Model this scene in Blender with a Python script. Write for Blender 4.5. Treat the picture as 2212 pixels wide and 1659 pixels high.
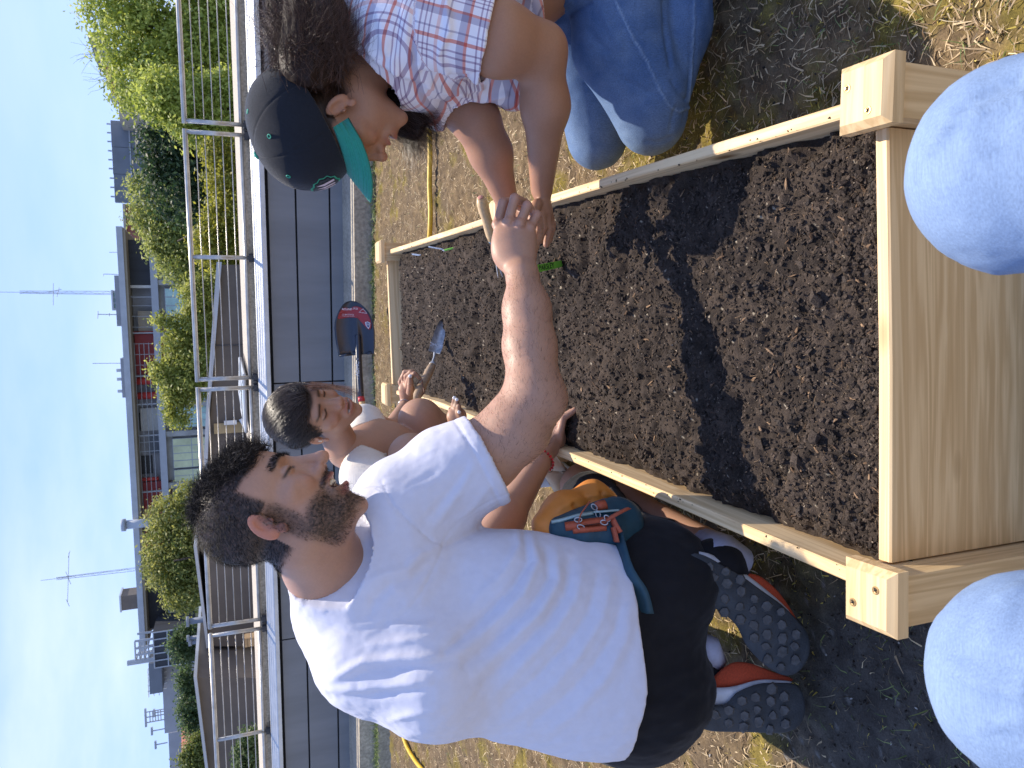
import bpy, math, random
import numpy as np
from mathutils import Matrix, Vector

scene = bpy.context.scene
for o in list(bpy.data.objects): bpy.data.objects.remove(o, do_unlink=True)
COL = scene.collection
rng = np.random.default_rng(7)

# ---------------------------------------------------------------- camera
FPX = 1661.0; PITCH = math.radians(21.1); ROLL = math.radians(2.66); HC = 1.08
F = np.array([0, math.cos(PITCH), -math.sin(PITCH)])
R0 = np.array([1., 0, 0]); U0 = np.cross(R0, F)
R = math.cos(ROLL)*R0 - math.sin(ROLL)*U0          # right of the upright scene
U = math.cos(ROLL)*U0 + math.sin(ROLL)*R0          # up of the upright scene
CAM = np.array([0, 0, HC])
cam_data = bpy.data.cameras.new('camera'); cam = bpy.data.objects.new('camera', cam_data)
COL.objects.link(cam); scene.camera = cam
# the phone is held on its side: picture x runs down the scene, picture y runs right
cx, cy, cz = -U, R, -F
cam.matrix_world = Matrix(((cx[0], cy[0], cz[0], 0), (cx[1], cy[1], cz[1], 0), (cx[2], cy[2], cz[2], HC), (0, 0, 0, 1)))
cam_data.sensor_fit = 'HORIZONTAL'; cam_data.sensor_width = 36.0
cam_data.lens = 36.0*FPX/2212.0
cam_data.clip_start = 0.05; cam_data.clip_end = 1500
cam_data.dof.use_dof = True; cam_data.dof.focus_distance = 1.55; cam_data.dof.aperture_fstop = 20

# ---------------------------------------------------------------- sun, sky, exposure
SUN_AZ = math.radians(27); SUN_EL = math.radians(60)
sv = Vector((math.sin(SUN_AZ)*math.cos(SUN_EL), math.cos(SUN_AZ)*math.cos(SUN_EL), math.sin(SUN_EL)))
sd = bpy.data.lights.new('sun', 'SUN'); sd.energy = 5.0; sd.angle = math.radians(0.53); sd.color = (1.0, 0.90, 0.76)
sun = bpy.data.objects.new('sun', sd); COL.objects.link(sun)
sun.rotation_euler = sv.to_track_quat('Z', 'Y').to_euler()
world = bpy.data.worlds.new("World"); scene.world = world; world.use_nodes = True
wn = world.node_tree.nodes; wl = world.node_tree.links
wn.clear()
wo = wn.new('ShaderNodeOutputWorld'); bg = wn.new('ShaderNodeBackground'); bg.inputs['Strength'].default_value = 0.15
sky = wn.new('ShaderNodeTexSky'); sky.sky_type = 'NISHITA'; sky.sun_disc = False
sky.sun_elevation = SUN_EL; sky.sun_rotation = SUN_AZ; sky.air_density = 1.0; sky.dust_density = 0.3; sky.ozone_density = 2.0
tc = wn.new('ShaderNodeTexCoord'); mp = wn.new('ShaderNodeMapping'); mp.inputs['Scale'].default_value = (1.0, 1.0, 3.2)
mp.inputs['Location'].default_value = (0.35, 0.2, 0.1)
nz = wn.new('ShaderNodeTexNoise'); nz.inputs['Scale'].default_value = 2.3; nz.inputs['Detail'].default_value = 7; nz.inputs['Roughness'].default_value = 0.55
rp = wn.new('ShaderNodeValToRGB'); rp.color_ramp.elements[0].position = 0.38; rp.color_ramp.elements[1].position = 0.68
sx = wn.new('ShaderNodeSeparateXYZ')
# clouds thin out upwards and to the right
mr = wn.new('ShaderNodeMapRange'); mr.inputs['From Min'].default_value = 0.42; mr.inputs['From Max'].default_value = 0.05; mr.inputs['To Min'].default_value = 0.12; mr.inputs['To Max'].default_value = 0.95
mr2 = wn.new('ShaderNodeMapRange'); mr2.inputs['From Min'].default_value = 0.3; mr2.inputs['From Max'].default_value = -0.3; mr2.inputs['To Min'].default_value = 0.32; mr2.inputs['To Max'].default_value = 1.0
mm = wn.new('ShaderNodeMath'); mm.operation = 'MULTIPLY'; mm2 = wn.new('ShaderNodeMath'); mm2.operation = 'MULTIPLY'
mx = wn.new('ShaderNodeMix'); mx.data_type = 'RGBA'
mx.inputs['B'].default_value = (4.6, 5.2, 5.9, 1)
wl.new(tc.outputs['Generated'], mp.inputs['Vector']); wl.new(mp.outputs[0], nz.inputs['Vector']); wl.new(nz.outputs['Fac'], rp.inputs[0])
wl.new(tc.outputs['Generated'], sx.inputs[0]); wl.new(sx.outputs['Z'], mr.inputs['Value']); wl.new(sx.outputs['X'], mr2.inputs['Value'])
wl.new(rp.outputs[0], mm.inputs[0]); wl.new(mr.outputs[0], mm.inputs[1])
wl.new(mm.outputs[0], mm2.inputs[0]); wl.new(mr2.outputs[0], mm2.inputs[1])
wl.new(mm2.outputs[0], mx.inputs['Factor']); 
gm = wn.new('ShaderNodeGamma'); gm.inputs['Gamma'].default_value = 0.32
tn = wn.new('ShaderNodeMix'); tn.data_type = 'RGBA'; tn.blend_type = 'MULTIPLY'; tn.inputs['Factor'].default_value = 1; tn.inputs['B'].default_value = (1.60, 2.08, 3.45, 1)
wl.new(sky.outputs[0], gm.inputs['Color']); wl.new(gm.outputs[0], tn.inputs['A']); wl.new(tn.outputs['Result'], mx.inputs['A'])
wl.new(mx.outputs['Result'], bg.inputs['Color']); wl.new(bg.outputs[0], wo.inputs[0])
scene.view_settings.view_transform = 'Standard'; scene.view_settings.look = 'None'
scene.view_settings.exposure = 0.56; scene.view_settings.gamma = 1.0; scene.view_settings.use_curve_mapping = False

# ---------------------------------------------------------------- sight lines: picture point + distance -> place in the world
def ray(X, Y): return F + R*((829.5-Y)/FPX) - U*((X-1106)/FPX)
def P(X, Y, d): return CAM + ray(X, Y)*d
def Zp(X, Y, z): r = ray(X, Y); return CAM + r*((z-HC)/r[2])
def Yp(X, Y, y): r = ray(X, Y); return CAM + r*(y/r[1])

# ---------------------------------------------------------------- helpers
def tag(o, label=None, cat=None, group=None, kind=None):
    if label: o['label'] = label
    if cat: o['category'] = cat
    if group: o['group'] = group
    if kind: o['kind'] = kind
    return o
def empty(name, loc, label, cat, group=None, rz=0):
    o = bpy.data.objects.new(name, None); COL.objects.link(o); o.location = [float(v) for v in loc]; o.rotation_euler = (0, 0, rz)
    o.empty_display_size = 0.05
    return tag(o, label, cat, group)
def link(name, me, parent=None):
    o = bpy.data.objects.new(name, me); COL.objects.link(o)
    if parent is not None:
        o.parent = parent
        o.matrix_parent_inverse = parent_world(parent).inverted()
    return o
def parent_world(p):
    m = p.matrix_basis.copy()
    while p.parent:
        m = p.parent.matrix_basis @ p.matrix_parent_inverse @ m if False else parent_world(p.parent) @ p.matrix_parent_inverse @ p.matrix_basis
        return m
    return m
def npmesh(name, V, faces, mat, parent=None, smooth=True, col=None, attrs=None, crease=None):
    """faces: list of (n,k) int arrays"""
    me = bpy.data.meshes.new(name)
    V = np.asarray(V, np.float32)
    if not isinstance(faces, (list, tuple)): faces = [faces]
    faces = [np.asarray(f, np.int32) for f in faces if len(f)]
    me.vertices.add(len(V)); me.vertices.foreach_set('co', V.ravel())
    nl = sum(f.size for f in faces); npo = sum(len(f) for f in faces)
    me.loops.add(nl); me.polygons.add(npo)
    me.loops.foreach_set('vertex_index', np.concatenate([f.ravel() for f in faces]))
    st = []; c = 0
    for f in faces:
        k = f.shape[1]; st.append(c + np.arange(len(f))*k); c += f.size
    me.polygons.foreach_set('loop_start', np.concatenate(st).astype(np.int32))
    me.polygons.foreach_set('use_smooth', np.full(npo, smooth))
    me.update(calc_edges=True)
    if col is not None:
        a = me.color_attributes.new('col', 'FLOAT_COLOR', 'POINT')
        c4 = np.ones((len(V), 4), np.float32); c4[:, :3] = col; a.data.foreach_set('color', c4.ravel())
    for k, v in (attrs or {}).items():
        v = np.asarray(v, np.float32)
        if v.ndim == 1:
            a = me.attributes.new(k, 'FLOAT', 'POINT'); a.data.foreach_set('value', v)
        else:
            a = me.attributes.new(k, 'FLOAT_VECTOR', 'POINT'); a.data.foreach_set('vector', v.ravel())
    me.materials.append(mat)
    return link(name, me, parent)

class MB:
    """collects simple shapes into ONE mesh"""
    def __init__(s): s.v = []; s.f = {}; s.n = 0; s.c = []
    def add(s, V, Fs, col=None):
        V = np.asarray(V, float)
        for f in (Fs if isinstance(Fs, list) else [Fs]):
            f = np.asarray(f, int); s.f.setdefault(f.shape[1], []).append(f + s.n)
        s.v.append(V); s.n += len(V)
        s.c.append(np.tile(np.asarray(col if col is not None else (1, 1, 1), float), (len(V), 1)) if col is None or np.ndim(col) == 1 else np.asarray(col))
    def hexa(s, c8, col=None):
        s.add(c8, np.array([[0, 3, 2, 1], [4, 5, 6, 7], [0, 1, 5, 4], [1, 2, 6, 5], [2, 3, 7, 6], [3, 0, 4, 7]]), col)
    def box(s, x0, x1, y0, y1, z0, z1, M=None, col=None, o=None):
        c = np.array([[x0, y0, z0], [x1, y0, z0], [x1, y1, z0], [x0, y1, z0], [x0, y0, z1], [x1, y0, z1], [x1, y1, z1], [x0, y1, z1]], float)
        if M is not None: c = c @ np.asarray(M).T
        if o is not None: c = c + np.asarray(o)
        s.hexa(c, col)
    def bevbox(s, x0, x1, y0, y1, z0, z1, b, M=None, o=None, col=None):
        """box with chamfered upper edges and small chamfer on sides"""
        def ring(i, z): return [[x0+i, y0+i, z], [x1-i, y0+i, z], [x1-i, y1-i, z], [x0+i, y1-i, z]]
        c = np.array(ring(0, z0) + ring(0, z1-b) + ring(b, z1), float)
        if M is not None: c = c @ np.asarray(M).T
        if o is not None: c = c + np.asarray(o)
        q = [[3, 2, 1, 0], [8, 9, 10, 11]]
        for k in (0, 4):
            for i in range(4): j = (i+1) % 4; q.append([k+i, k+j, k+4+j, k+4+i])
        s.add(c, np.array(q), col)
    def tube(s, pts, r, n=8, caps=True, col=None, flat=None):
        pts = np.asarray(pts, float); m = len(pts)
        r = np.broadcast_to(np.asarray(r, float), (m,))
        t = np.gradient(pts, axis=0); t /= np.linalg.norm(t, axis=1)[:, None]+1e-12
        a = np.array([0, 0, 1.]) if abs(t[0][2]) < .9 else np.array([1., 0, 0])
        V = []; nrm = np.cross(t[0], a); nrm /= np.linalg.norm(nrm)
        th = np.arange(n)*2*np.pi/n
        for i in range(m):
            nrm = nrm - t[i]*np.dot(nrm, t[i]); nrm /= np.linalg.norm(nrm); b = np.cross(t[i], nrm)
            fy = 1 if flat is None else flat
            V.append(pts[i] + r[i]*(np.cos(th)[:, None]*nrm + fy*np.sin(th)[:, None]*b))
        V = np.concatenate(V)
        i = np.arange(m-1)[:, None]*n; k = np.arange(n)[None]; k2 = (k+1) % n
        q = np.stack([i+k, i+k2, i+n+k2, i+n+k], -1).reshape(-1, 4)
        fs = [q]
        if caps:
            V = np.concatenate([V, pts[:1], pts[-1:]]); a0 = m*n; a1 = m*n+1
            fs.append(np.array([[a0, (j+1) % n, j] for j in range(n)] + [[a1, (m-1)*n+j, (m-1)*n+(j+1) % n] for j in range(n)]))
        s.add(V, fs, col)
    def build(s, name, mat, parent=None, smooth=False, usecol=False, attrs=None):
        V = np.concatenate(s.v)
        return npmesh(name, V, [np.concatenate(f) for f in s.f.values()], mat, parent, smooth, np.concatenate(s.c) if usecol else None, attrs)

def _h(ix, iy, iz, seed):
    with np.errstate(over='ignore'):
        h = (ix.astype(np.uint32)*np.uint32(374761393)) ^ (iy.astype(np.uint32)*np.uint32(668265263)) ^ (iz.astype(np.uint32)*np.uint32(2246822519)) ^ np.uint32(seed*3266489917 & 0xffffffff)
        h = (h ^ (h >> np.uint32(15)))*np.uint32(2246822519); h = (h ^ (h >> np.uint32(13)))*np.uint32(3266489917); h ^= h >> np.uint32(16)
    return h.astype(np.float64)/4294967295.0
def vnoise(p, seed=0):
    """value noise, about -1..1"""
    p = np.asarray(p, float); i = np.floor(p).astype(np.int64); f = p-i; u = f*f*(3-2*f); r = 0
    for dx in (0, 1):
        wx = u[..., 0] if dx else 1-u[..., 0]
        for dy in (0, 1):
            wy = u[..., 1] if dy else 1-u[..., 1]
            for dz in (0, 1):
                wz = u[..., 2] if dz else 1-u[..., 2]
                r = r + wx*wy*wz*_h(i[..., 0]+dx, i[..., 1]+dy, i[..., 2]+dz, seed)
    return r*2-1
def fbm(p, oct=4, seed=0, lac=2.1, g=0.5):
    a = 1; s = 0; t = 0; p = np.asarray(p, float)
    for k in range(oct):
        s = s + a*vnoise(p, seed+k*17); t += a; a *= g; p = p*lac + 3.1
    return s/t
def sstep(a, b, x): t = np.clip((x-a)/(b-a), 0, 1); return t*t*(3-2*t)
def mixc(a, b, t): t = np.asarray(t)[..., None]; return np.asarray(a)*(1-t)+np.asarray(b)*t

# ---------------------------------------------------------------- materials
def newmat(name):
    m = bpy.data.materials.new(name); m.use_nodes = True
    return m, m.node_tree.nodes, m.node_tree.links, m.node_tree.nodes['Principled BSDF']
def mat(name, base, rough=0.6, var=0.12, scale=20, bump=0.0, bscale=None, metal=0.0, attr=False, stretch=None, spec=0.5, sss=0.0, var2=None, obj=True, sheen=0.0, trans=0.0, detail=5):
    m, n, l, b = newmat(name)
    b.inputs['Roughness'].default_value = rough; b.inputs['Metallic'].default_value = metal
    b.inputs['Specular IOR Level'].default_value = spec
    if sheen: b.inputs['Sheen Weight'].default_value = sheen; b.inputs['Sheen Roughness'].default_value = 0.4
    if sss:
        b.inputs['Subsurface Weight'].default_value = sss; b.inputs['Subsurface Radius'].default_value = (1.0, 0.35, 0.2); b.inputs['Subsurface Scale'].default_value = 0.008
    tcn = n.new('ShaderNodeTexCoord'); mpn = n.new('ShaderNodeMapping'); l.new(tcn.outputs['Object'], mpn.inputs['Vector'])
    if stretch: mpn.inputs['Scale'].default_value = stretch
    no = n.new('ShaderNodeTexNoise'); no.inputs['Scale'].default_value = scale; no.inputs['Detail'].default_value = detail; no.inputs['Roughness'].default_value = 0.6
    l.new(mpn.outputs[0], no.inputs['Vector'])
    mrn = n.new('ShaderNodeMapRange'); mrn.inputs['From Min'].default_value = 0.3; mrn.inputs['From Max'].default_value = 0.7
    mrn.inputs['To Min'].default_value = 1-var; mrn.inputs['To Max'].default_value = 1+var
    l.new(no.outputs['Fac'], mrn.inputs['Value'])
    mul = n.new('ShaderNodeMix'); mul.data_type = 'RGBA'; mul.blend_type = 'MULTIPLY'; mul.inputs['Factor'].default_value = 1
    if attr:
        at = n.new('ShaderNodeAttribute'); at.attribute_name = 'col'; l.new(at.outputs['Color'], mul.inputs['A'])
    else: mul.inputs['A'].default_value = (*base, 1)
    if var2 is not None:
        # second broad patchy colour
        no2 = n.new('ShaderNodeTexNoise'); no2.inputs['Scale'].default_value = scale*0.13; no2.inputs['Detail'].default_value = 4; l.new(mpn.outputs[0], no2.inputs['Vector'])
        r2 = n.new('ShaderNodeValToRGB'); r2.color_ramp.elements[0].position = 0.42; r2.color_ramp.elements[1].position = 0.62
        l.new(no2.outputs['Fac'], r2.inputs[0])
        m2 = n.new('ShaderNodeMix'); m2.data_type = 'RGBA'; l.new(r2.outputs[0], m2.inputs['Factor'])
        m2.inputs['A'].default_value = (*base, 1); m2.inputs['B'].default_value = (*var2, 1); l.new(m2.outputs['Result'], mul.inputs['A'])
    l.new(mrn.outputs[0], mul.inputs['B']); l.new(mul.outputs['Result'], b.inputs['Base Color'])
    if bump:
        nb = n.new('ShaderNodeTexNoise'); nb.inputs['Scale'].default_value = bscale or scale*3; nb.inputs['Detail'].default_value = 6
        l.new(mpn.outputs[0], nb.inputs['Vector'])
        bu = n.new('ShaderNodeBump'); bu.inputs['Strength'].default_value = bump; bu.inputs['Distance'].default_value = 0.002
        l.new(nb.outputs['Fac'], bu.inputs['Height']); l.new(bu.outputs[0], b.inputs['Normal'])
    if trans: b.inputs['Transmission Weight'].default_value = trans
    return m
def leafmat(name, attr=True, base=(0.1, 0.14, 0.03), tr=0.35):
    m, n, l, b = newmat(name)
    b.inputs['Roughness'].default_value = 0.55
    tb = n.new('ShaderNodeBsdfTranslucent'); ms = n.new('ShaderNodeMixShader'); ms.inputs[0].default_value = tr
    out = n['Material Output']
    at = n.new('ShaderNodeAttribute'); at.attribute_name = 'col'
    l.new(at.outputs['Color'], b.inputs['Base Color']); l.new(at.outputs['Color'], tb.inputs['Color'])
    l.new(b.outputs[0], ms.inputs[1]); l.new(tb.outputs[0], ms.inputs[2]); l.new(ms.outputs[0], out.inputs['Surface'])
    return m

# ---------------------------------------------------------------- signed distance modelling -> one continuous surface
def cone(p, a, b, ra, rb):
    a = np.asarray(a); ab = np.asarray(b)-a; t = np.clip(((p-a)@ab)/(ab@ab), 0, 1)
    return np.linalg.norm(p-a-t[..., None]*ab, axis=-1) - (ra+(rb-ra)*t)
def fcone(p, a, b, ra, rb, ax, sc):
    """tapered limb flattened by sc along axis ax"""
    a = np.asarray(a, float); ab = np.asarray(b)-a; t = np.clip(((p-a)@ab)/(ab@ab), 0, 1)
    q = p-a-t[..., None]*ab; ax = np.asarray(ax, float); ax = ax/np.linalg.norm(ax)
    c = q@ax; q = q + (c*(1/sc-1))[..., None]*ax
    return (np.linalg.norm(q, axis=-1)-(ra+(rb-ra)*t))*min(1, sc)
def ell(p, c, r, B=None):
    q = p-np.asarray(c)
    if B is not None: q = q@np.asarray(B).T     # rows of B: axes
    r = np.asarray(r, float); k0 = np.linalg.norm(q/r, axis=-1); k1 = np.linalg.norm(q/(r*r), axis=-1)
    return k0*(k0-1)/np.maximum(k1, 1e-9)
def su(a, b, k):
    h = np.clip(0.5+0.5*(b-a)/k, 0, 1); return b*(1-h)+a*h-k*h*(1-h)
def ss(a, b, k): return -su(-a, b, k)       # a minus b
def U_(ds, k):
    r = ds[0]
    for d in ds[1:]: r = su(r, d, k)
    return r
def sdfmesh(fn, lo, hi, h, sub=4):
    lo = np.asarray(lo, float); hi = np.asarray(hi, float)
    nc = np.ceil((hi-lo)/(h*sub)).astype(int)+1
    H = h*sub
    g = [lo[i]+np.arange(nc[i])*H for i in range(3)]
    G = np.stack(np.meshgrid(*g, indexing='ij'), -1).reshape(-1, 3)
    D = fn(G).reshape(nc)
    n = (nc-1)*sub+1
    fine = np.repeat(np.repeat(np.repeat(D[:-1, :-1, :-1], sub, 0), sub, 1), sub, 2)
    full = np.full(n, 1.0); full[:n[0]-1, :n[1]-1, :n[2]-1] = fine
    # corners of coarse cells near the surface
    m = np.abs(D) < H*1.9
    near = np.zeros(nc-1, bool)
    for a in (0, 1):
        for b in (0, 1):
            for c in (0, 1): near |= m[a:nc[0]-1+a, b:nc[1]-1+b, c:nc[2]-1+c]
    nf = np.repeat(np.repeat(np.repeat(near, sub, 0), sub, 1), sub, 2)
    mask = np.zeros(n, bool); mask[:n[0]-1, :n[1]-1, :n[2]-1] = nf
    mask[1:] |= mask[:-1].copy(); mask[:, 1:] |= mask[:, :-1].copy(); mask[:, :, 1:] |= mask[:, :, :-1].copy()
    idx = np.argwhere(mask)
    vals = np.empty(len(idx))
    for s in range(0, len(idx), 400000): vals[s:s+400000] = fn(lo+idx[s:s+400000]*h)
    full[mask] = vals
    return nets(full, lo, h)
def nets(D, lo, h):
    n = D.shape; s = D < 0
    cnt = np.zeros(tuple(k-1 for k in n), np.int8)
    for a in (0, 1):
        for b in (0, 1):
            for c in (0, 1): cnt += s[a:n[0]-1+a, b:n[1]-1+b, c:n[2]-1+c]
    act = (cnt > 0) & (cnt < 8); idx = np.argwhere(act)
    vid = np.full(act.shape, -1, np.int64); vid[act] = np.arange(len(idx))
    acc = np.zeros((len(idx), 3)); num = np.zeros(len(idx))
    for ax in range(3):
        for u in (0, 1):
            for v in (0, 1):
                o = [0, 0, 0]; o[(ax+1) % 3] = u; o[(ax+2) % 3] = v
                e = list(o); e[ax] = 1
                d0 = D[idx[:, 0]+o[0], idx[:, 1]+o[1], idx[:, 2]+o[2]]; d1 = D[idx[:, 0]+e[0], idx[:, 1]+e[1], idx[:, 2]+e[2]]
                c = (d0 < 0) != (d1 < 0)
                t = np.where(c, d0/np.where(c, d0-d1, 1), 0)
                pt = np.tile(np.array(o, float), (len(idx), 1)); pt[:, ax] = t
                acc[c] += pt[c]; num[c] += 1
    V = lo + (idx + acc/np.maximum(num, 1)[:, None])*h
    Q = []
    for ax in range(3):
        a1, a2 = (ax+1) % 3, (ax+2) % 3
        sl0 = [slice(None)]*3; sl1 = [slice(None)]*3
        sl0[ax] = slice(0, n[ax]-1); sl1[ax] = slice(1, n[ax])
        c = s[tuple(sl0)] != s[tuple(sl1)]
        e = np.argwhere(c); e = e[(e[:, a1] > 0) & (e[:, a2] > 0) & (e[:, a1] < n[a1]-1) & (e[:, a2] < n[a2]-1)]
        if not len(e): continue
        flip = s[e[:, 0], e[:, 1], e[:, 2]]
        def g(d1, d2):
            q = e.copy(); q[:, a1] -= d1; q[:, a2] -= d2; return vid[q[:, 0], q[:, 1], q[:, 2]]
        q = np.stack([g(1, 1), g(0, 1), g(0, 0), g(1, 0)], 1)
        q[~flip] = q[~flip][:, ::-1]
        Q.append(q)
    Q = np.concatenate(Q); Q = Q[(Q >= 0).all(1)]
    return V, Q
def grad(fn, V, e=0.002):
    g = np.stack([fn(V+np.array(d)*e)-fn(V-np.array(d)*e) for d in ((1, 0, 0), (0, 1, 0), (0, 0, 1))], 1)
    return g/(np.linalg.norm(g, axis=1)[:, None]+1e-9)
def march(fn, X, Y, d0=0.8, d1=4):
    """where the sight line through a picture point meets a surface"""
    r = ray(X, Y); d = d0
    for _ in range(80):
        v = float(fn((CAM+r*d)[None])[0])
        if v < 0.0008: break
        d += v*0.7
        if d > d1: break
    return CAM+r*d
def strands(pts, width, mat, name, parent, col=None, nside=3):
    """pts (N,K,3): many thin tapered hairs in one mesh"""
    N, K, _ = pts.shape
    t = np.gradient(pts, axis=1); t /= np.linalg.norm(t, axis=2)[..., None]+1e-9
    a = np.cross(t, np.array([.3, .5, .8])); a /= np.linalg.norm(a, axis=2)[..., None]+1e-9; b = np.cross(t, a)
    w = np.broadcast_to(np.asarray(width, float), (N,))[:, None]*np.linspace(1, .25, K)[None]
    V = np.stack([pts + w[..., None]*(math.cos(k*2*math.pi/nside)*a+math.sin(k*2*math.pi/nside)*b) for k in range(nside)], 2)  # N,K,ns,3
    base = (np.arange(N)*K*nside)[:, None, None]; i = (np.arange(K-1)*nside)[None, :, None]; k = np.arange(nside)[None, None]; k2 = (k+1) % nside
    q = np.stack([base+i+k, base+i+k2, base+i+nside+k2, base+i+nside+k], -1).reshape(-1, 4)
    c = None if col is None else np.repeat(col, K*nside, axis=0)
    return npmesh(name, V.reshape(-1, 3), q, mat, parent, True, c)
# ================================================================ THE SETTING
class Plane:
    """a vertical plane: s runs left, n runs away from the camera, z up"""
    def __init__(s, O, e): s.O = np.array(O, float); s.e = np.array(e, float)/np.linalg.norm(e); s.n = np.array([-s.e[1], s.e[0], 0]); s.n = s.n*np.sign(s.n[1])
    def hit(s, X, Y, n=0):
        r = ray(X, Y); p = CAM+r*((n-(CAM-s.O)@s.n)/(r@s.n)); return (p-s.O)@s.e, p[2]
    def w(s, a, n, z): return s.O+s.e*a+s.n*n+np.array([0, 0, z])
    def box(s, mb, s0, s1, n0, n1, z0, z1, col=None):
        mb.hexa(np.array([s.w(s0, n0, z0), s.w(s1, n0, z0), s.w(s1, n1, z0), s.w(s0, n1, z0), s.w(s0, n0, z1), s.w(s1, n0, z1), s.w(s1, n1, z1), s.w(s0, n1, z1)])[:, :], col)
    def boxpx(s, mb, Xt, Xb, Ya, Yb, n0, n1, col=None):
        xm, ym = (Xt+Xb)/2, (Ya+Yb)/2
        s0 = s.hit(xm, Ya, n0)[0]; s1 = s.hit(xm, Yb, n0)[0]; z1 = s.hit(Xt, ym, n0)[1]; z0 = s.hit(Xb, ym, n0)[1]
        s.box(mb, s0, s1, n0, n1, z0, z1, col)
WL = Plane((0.8, 5.44, 0), (-3.53, .74, 0))

# --- materials
M_conc = mat('concrete', (0.42, 0.36, 0.27), 0.9, 0.35, 45, 0.6, 160, var2=(0.33, 0.285, 0.22))
M_clad = mat('grey_cladding', (0.195, 0.200, 0.208), 0.5, 0.18, 3.5, 0.0, stretch=(1, 1, 0.15))
M_black = mat('dark_gap', (0.006, 0.006, 0.007), 0.8, 0)
M_alu = mat('aluminium', (0.55, 0.56, 0.57), 0.42, 0.1, 12, metal=0.6)
M_steel = mat('railing_steel', (0.50, 0.48, 0.44), 0.38, 0.22, 14, metal=0.7)
M_gravel = mat('gravel_roof', (0.40, 0.35, 0.28), 0.95, 0.4, 60, 0.7, 90)
M_street = mat('street_ground', (0.10, 0.10, 0.09), 0.9, 0.3, 0.3)

# roof deck / lawn base is a displaced sheet (made with the grass below)
# city ground far below
m = MB(); m.box(-400, 400, 8.2, 700, -12.6, -12)
tag(m.build('street_ground', M_street), kind='structure')

# --- concrete kerb in lengths
kerb = empty('concrete_kerb', WL.w(0, 0.25, 0), 'low speckled concrete kerb along the foot of the grey panel wall', 'kerb')
k0 = -3.2
for i in range(10):
    mb = MB(); a = k0+i*1.22; WL.box(mb, a+.004, a+1.216, 0, 0.50, -0.15, 0.13+0.002*(i % 2)); mb.build('kerb_block', M_conc, kerb)
# --- grey clad parapet with ribbed metal cap
par = empty('parapet_wall', WL.w(0, 0.6, 0), 'low wall of dark grey panels with a ribbed pale metal cap', 'wall')
zf = WL.hit(583.8, 800, .5)[1]; zt = WL.hit(575.6, 800, .47)[1]; zj = [WL.hit(718, 800, .5)[1], WL.hit(647.7, 800, .5)[1]]
mb = MB(); WL.box(mb, -3.4, 9, .53, .62, -0.2, zf-0.004); mb.build('wall_core', M_black, par)
sj = [WL.hit(660, 826, .5)[0], WL.hit(660, 1375, .5)[0]]; sp = sj[1]-sj[0]
zr = [0.0, zj[0], zj[1], zf-0.018]
for r in range(3):
    for c in range(-2, 4):
        mb = MB(); WL.box(mb, sj[0]+c*sp+.006, sj[0]+(c+1)*sp-.006, .50, .526, zr[r]+.007, zr[r+1]-.007); mb.build('cladding_panel', M_clad, par)
zr2 = WL.hit(557.7, 800, .62)[1]
def prism(mb, prof, s0, s1):
    k = len(prof); V = [WL.w(s_, n_, z_) for s_ in (s0, s1) for n_, z_ in prof]
    mb.add(V, np.array([[i, (i+1) % k, k+(i+1) % k, k+i] for i in range(k)]))
mb = MB(); nr_ = 8; pr = [(.46, zf), (.46, zt)]
for i in range(nr_):
    for f_, h_ in ((.12, .004), (.60, .004), (.72, 0), (1.0, 0)):
        t_ = (i+f_)/nr_; pr.append((.462+t_*.158, zt+t_*(zr2-zt)+h_))
pr += [(.64, zr2), (.64, zf)]
prism(mb, pr, -3.4, 9); mb.build('wall_cap', M_alu, par)
zg = WL.hit(541, 800, .72)[1]
ng = min(np.linspace(.8, 4, 200), key=lambda n_: abs(WL.hit(527, 800, n_)[1]-zg))
mb = MB(); WL.box(mb, -3.4, 9, .70, ng, -0.6, zg); tag(mb.build('gravel_ledge', M_gravel), kind='structure')
# --- railing frames standing on the back of the cap
NR = .66
def rail_s(X, Y): return WL.hit(X, Y, NR)[0]
ztop = np.mean([WL.hit(400, 290, NR)[1], WL.hit(417, 555, NR)[1], WL.hit(427, 820, NR)[1], WL.hit(450, 1354, NR)[1]])
zbot = WL.hit(519.6, 259, NR)[1]; zft = WL.hit(549, 558, NR)[1]
zw = [WL.hit(x, 259, NR)[1] for x in (421.5, 440.6, 459.7, 478.8, 497.9)]
def rail_panel(sa, sb, mids, label):
    c = WL.w((sa+sb)/2, NR, zft); o = empty('railing_panel', c, label, 'railing', 'steel railing panels on the parapet')
    tr = 0.0175
    mb = MB(); mb.tube([WL.w(sa-tr, NR, ztop), WL.w(sb+tr, NR, ztop)], tr, 12); mb.build('top_rail', M_steel, o, True)
    mb = MB(); mb.tube([WL.w(sa, NR, zbot), WL.w(sb, NR, zbot)], 0.0135, 10); mb.build('bottom_rail', M_steel, o, True)
    for z in zw:
        mb = MB(); mb.tube([WL.w(sa, NR, z), WL.w(sb, NR, z)], 0.004, 6); mb.build('rail_wire', M_steel, o, True)
    for s in [sa, sb]+mids:
        mb = MB(); mb.tube([WL.w(s, NR, ztop), WL.w(s, NR, zft+0.03)], 0.0155, 12); 
        mb.tube([WL.w(s, NR, zft+0.055), WL.w(s, NR, zft)], 0.012, 10)
        p = mb.build('railing_post', M_steel, o, True)
        mb = MB(); mb.box(-.06, .06, -.035, .035, -.006, .008, o=WL.w(s, NR, zft)); mb.tube([WL.w(s, NR, zft), WL.w(s, NR, zft+.04)], .032, 10); mb.build('base_flange', M_bolt, p)
M_bolt = mat('dark_iron', (0.03, 0.03, 0.035), 0.5, 0.2, 60)
s_ = [rail_s(398, 260.5), rail_s(400, 283.7), rail_s(416, 555), rail_s(424, 820), rail_s(426, 842), rail_s(449, 1354), rail_s(452, 1374), rail_s(463, 1600)]
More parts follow.
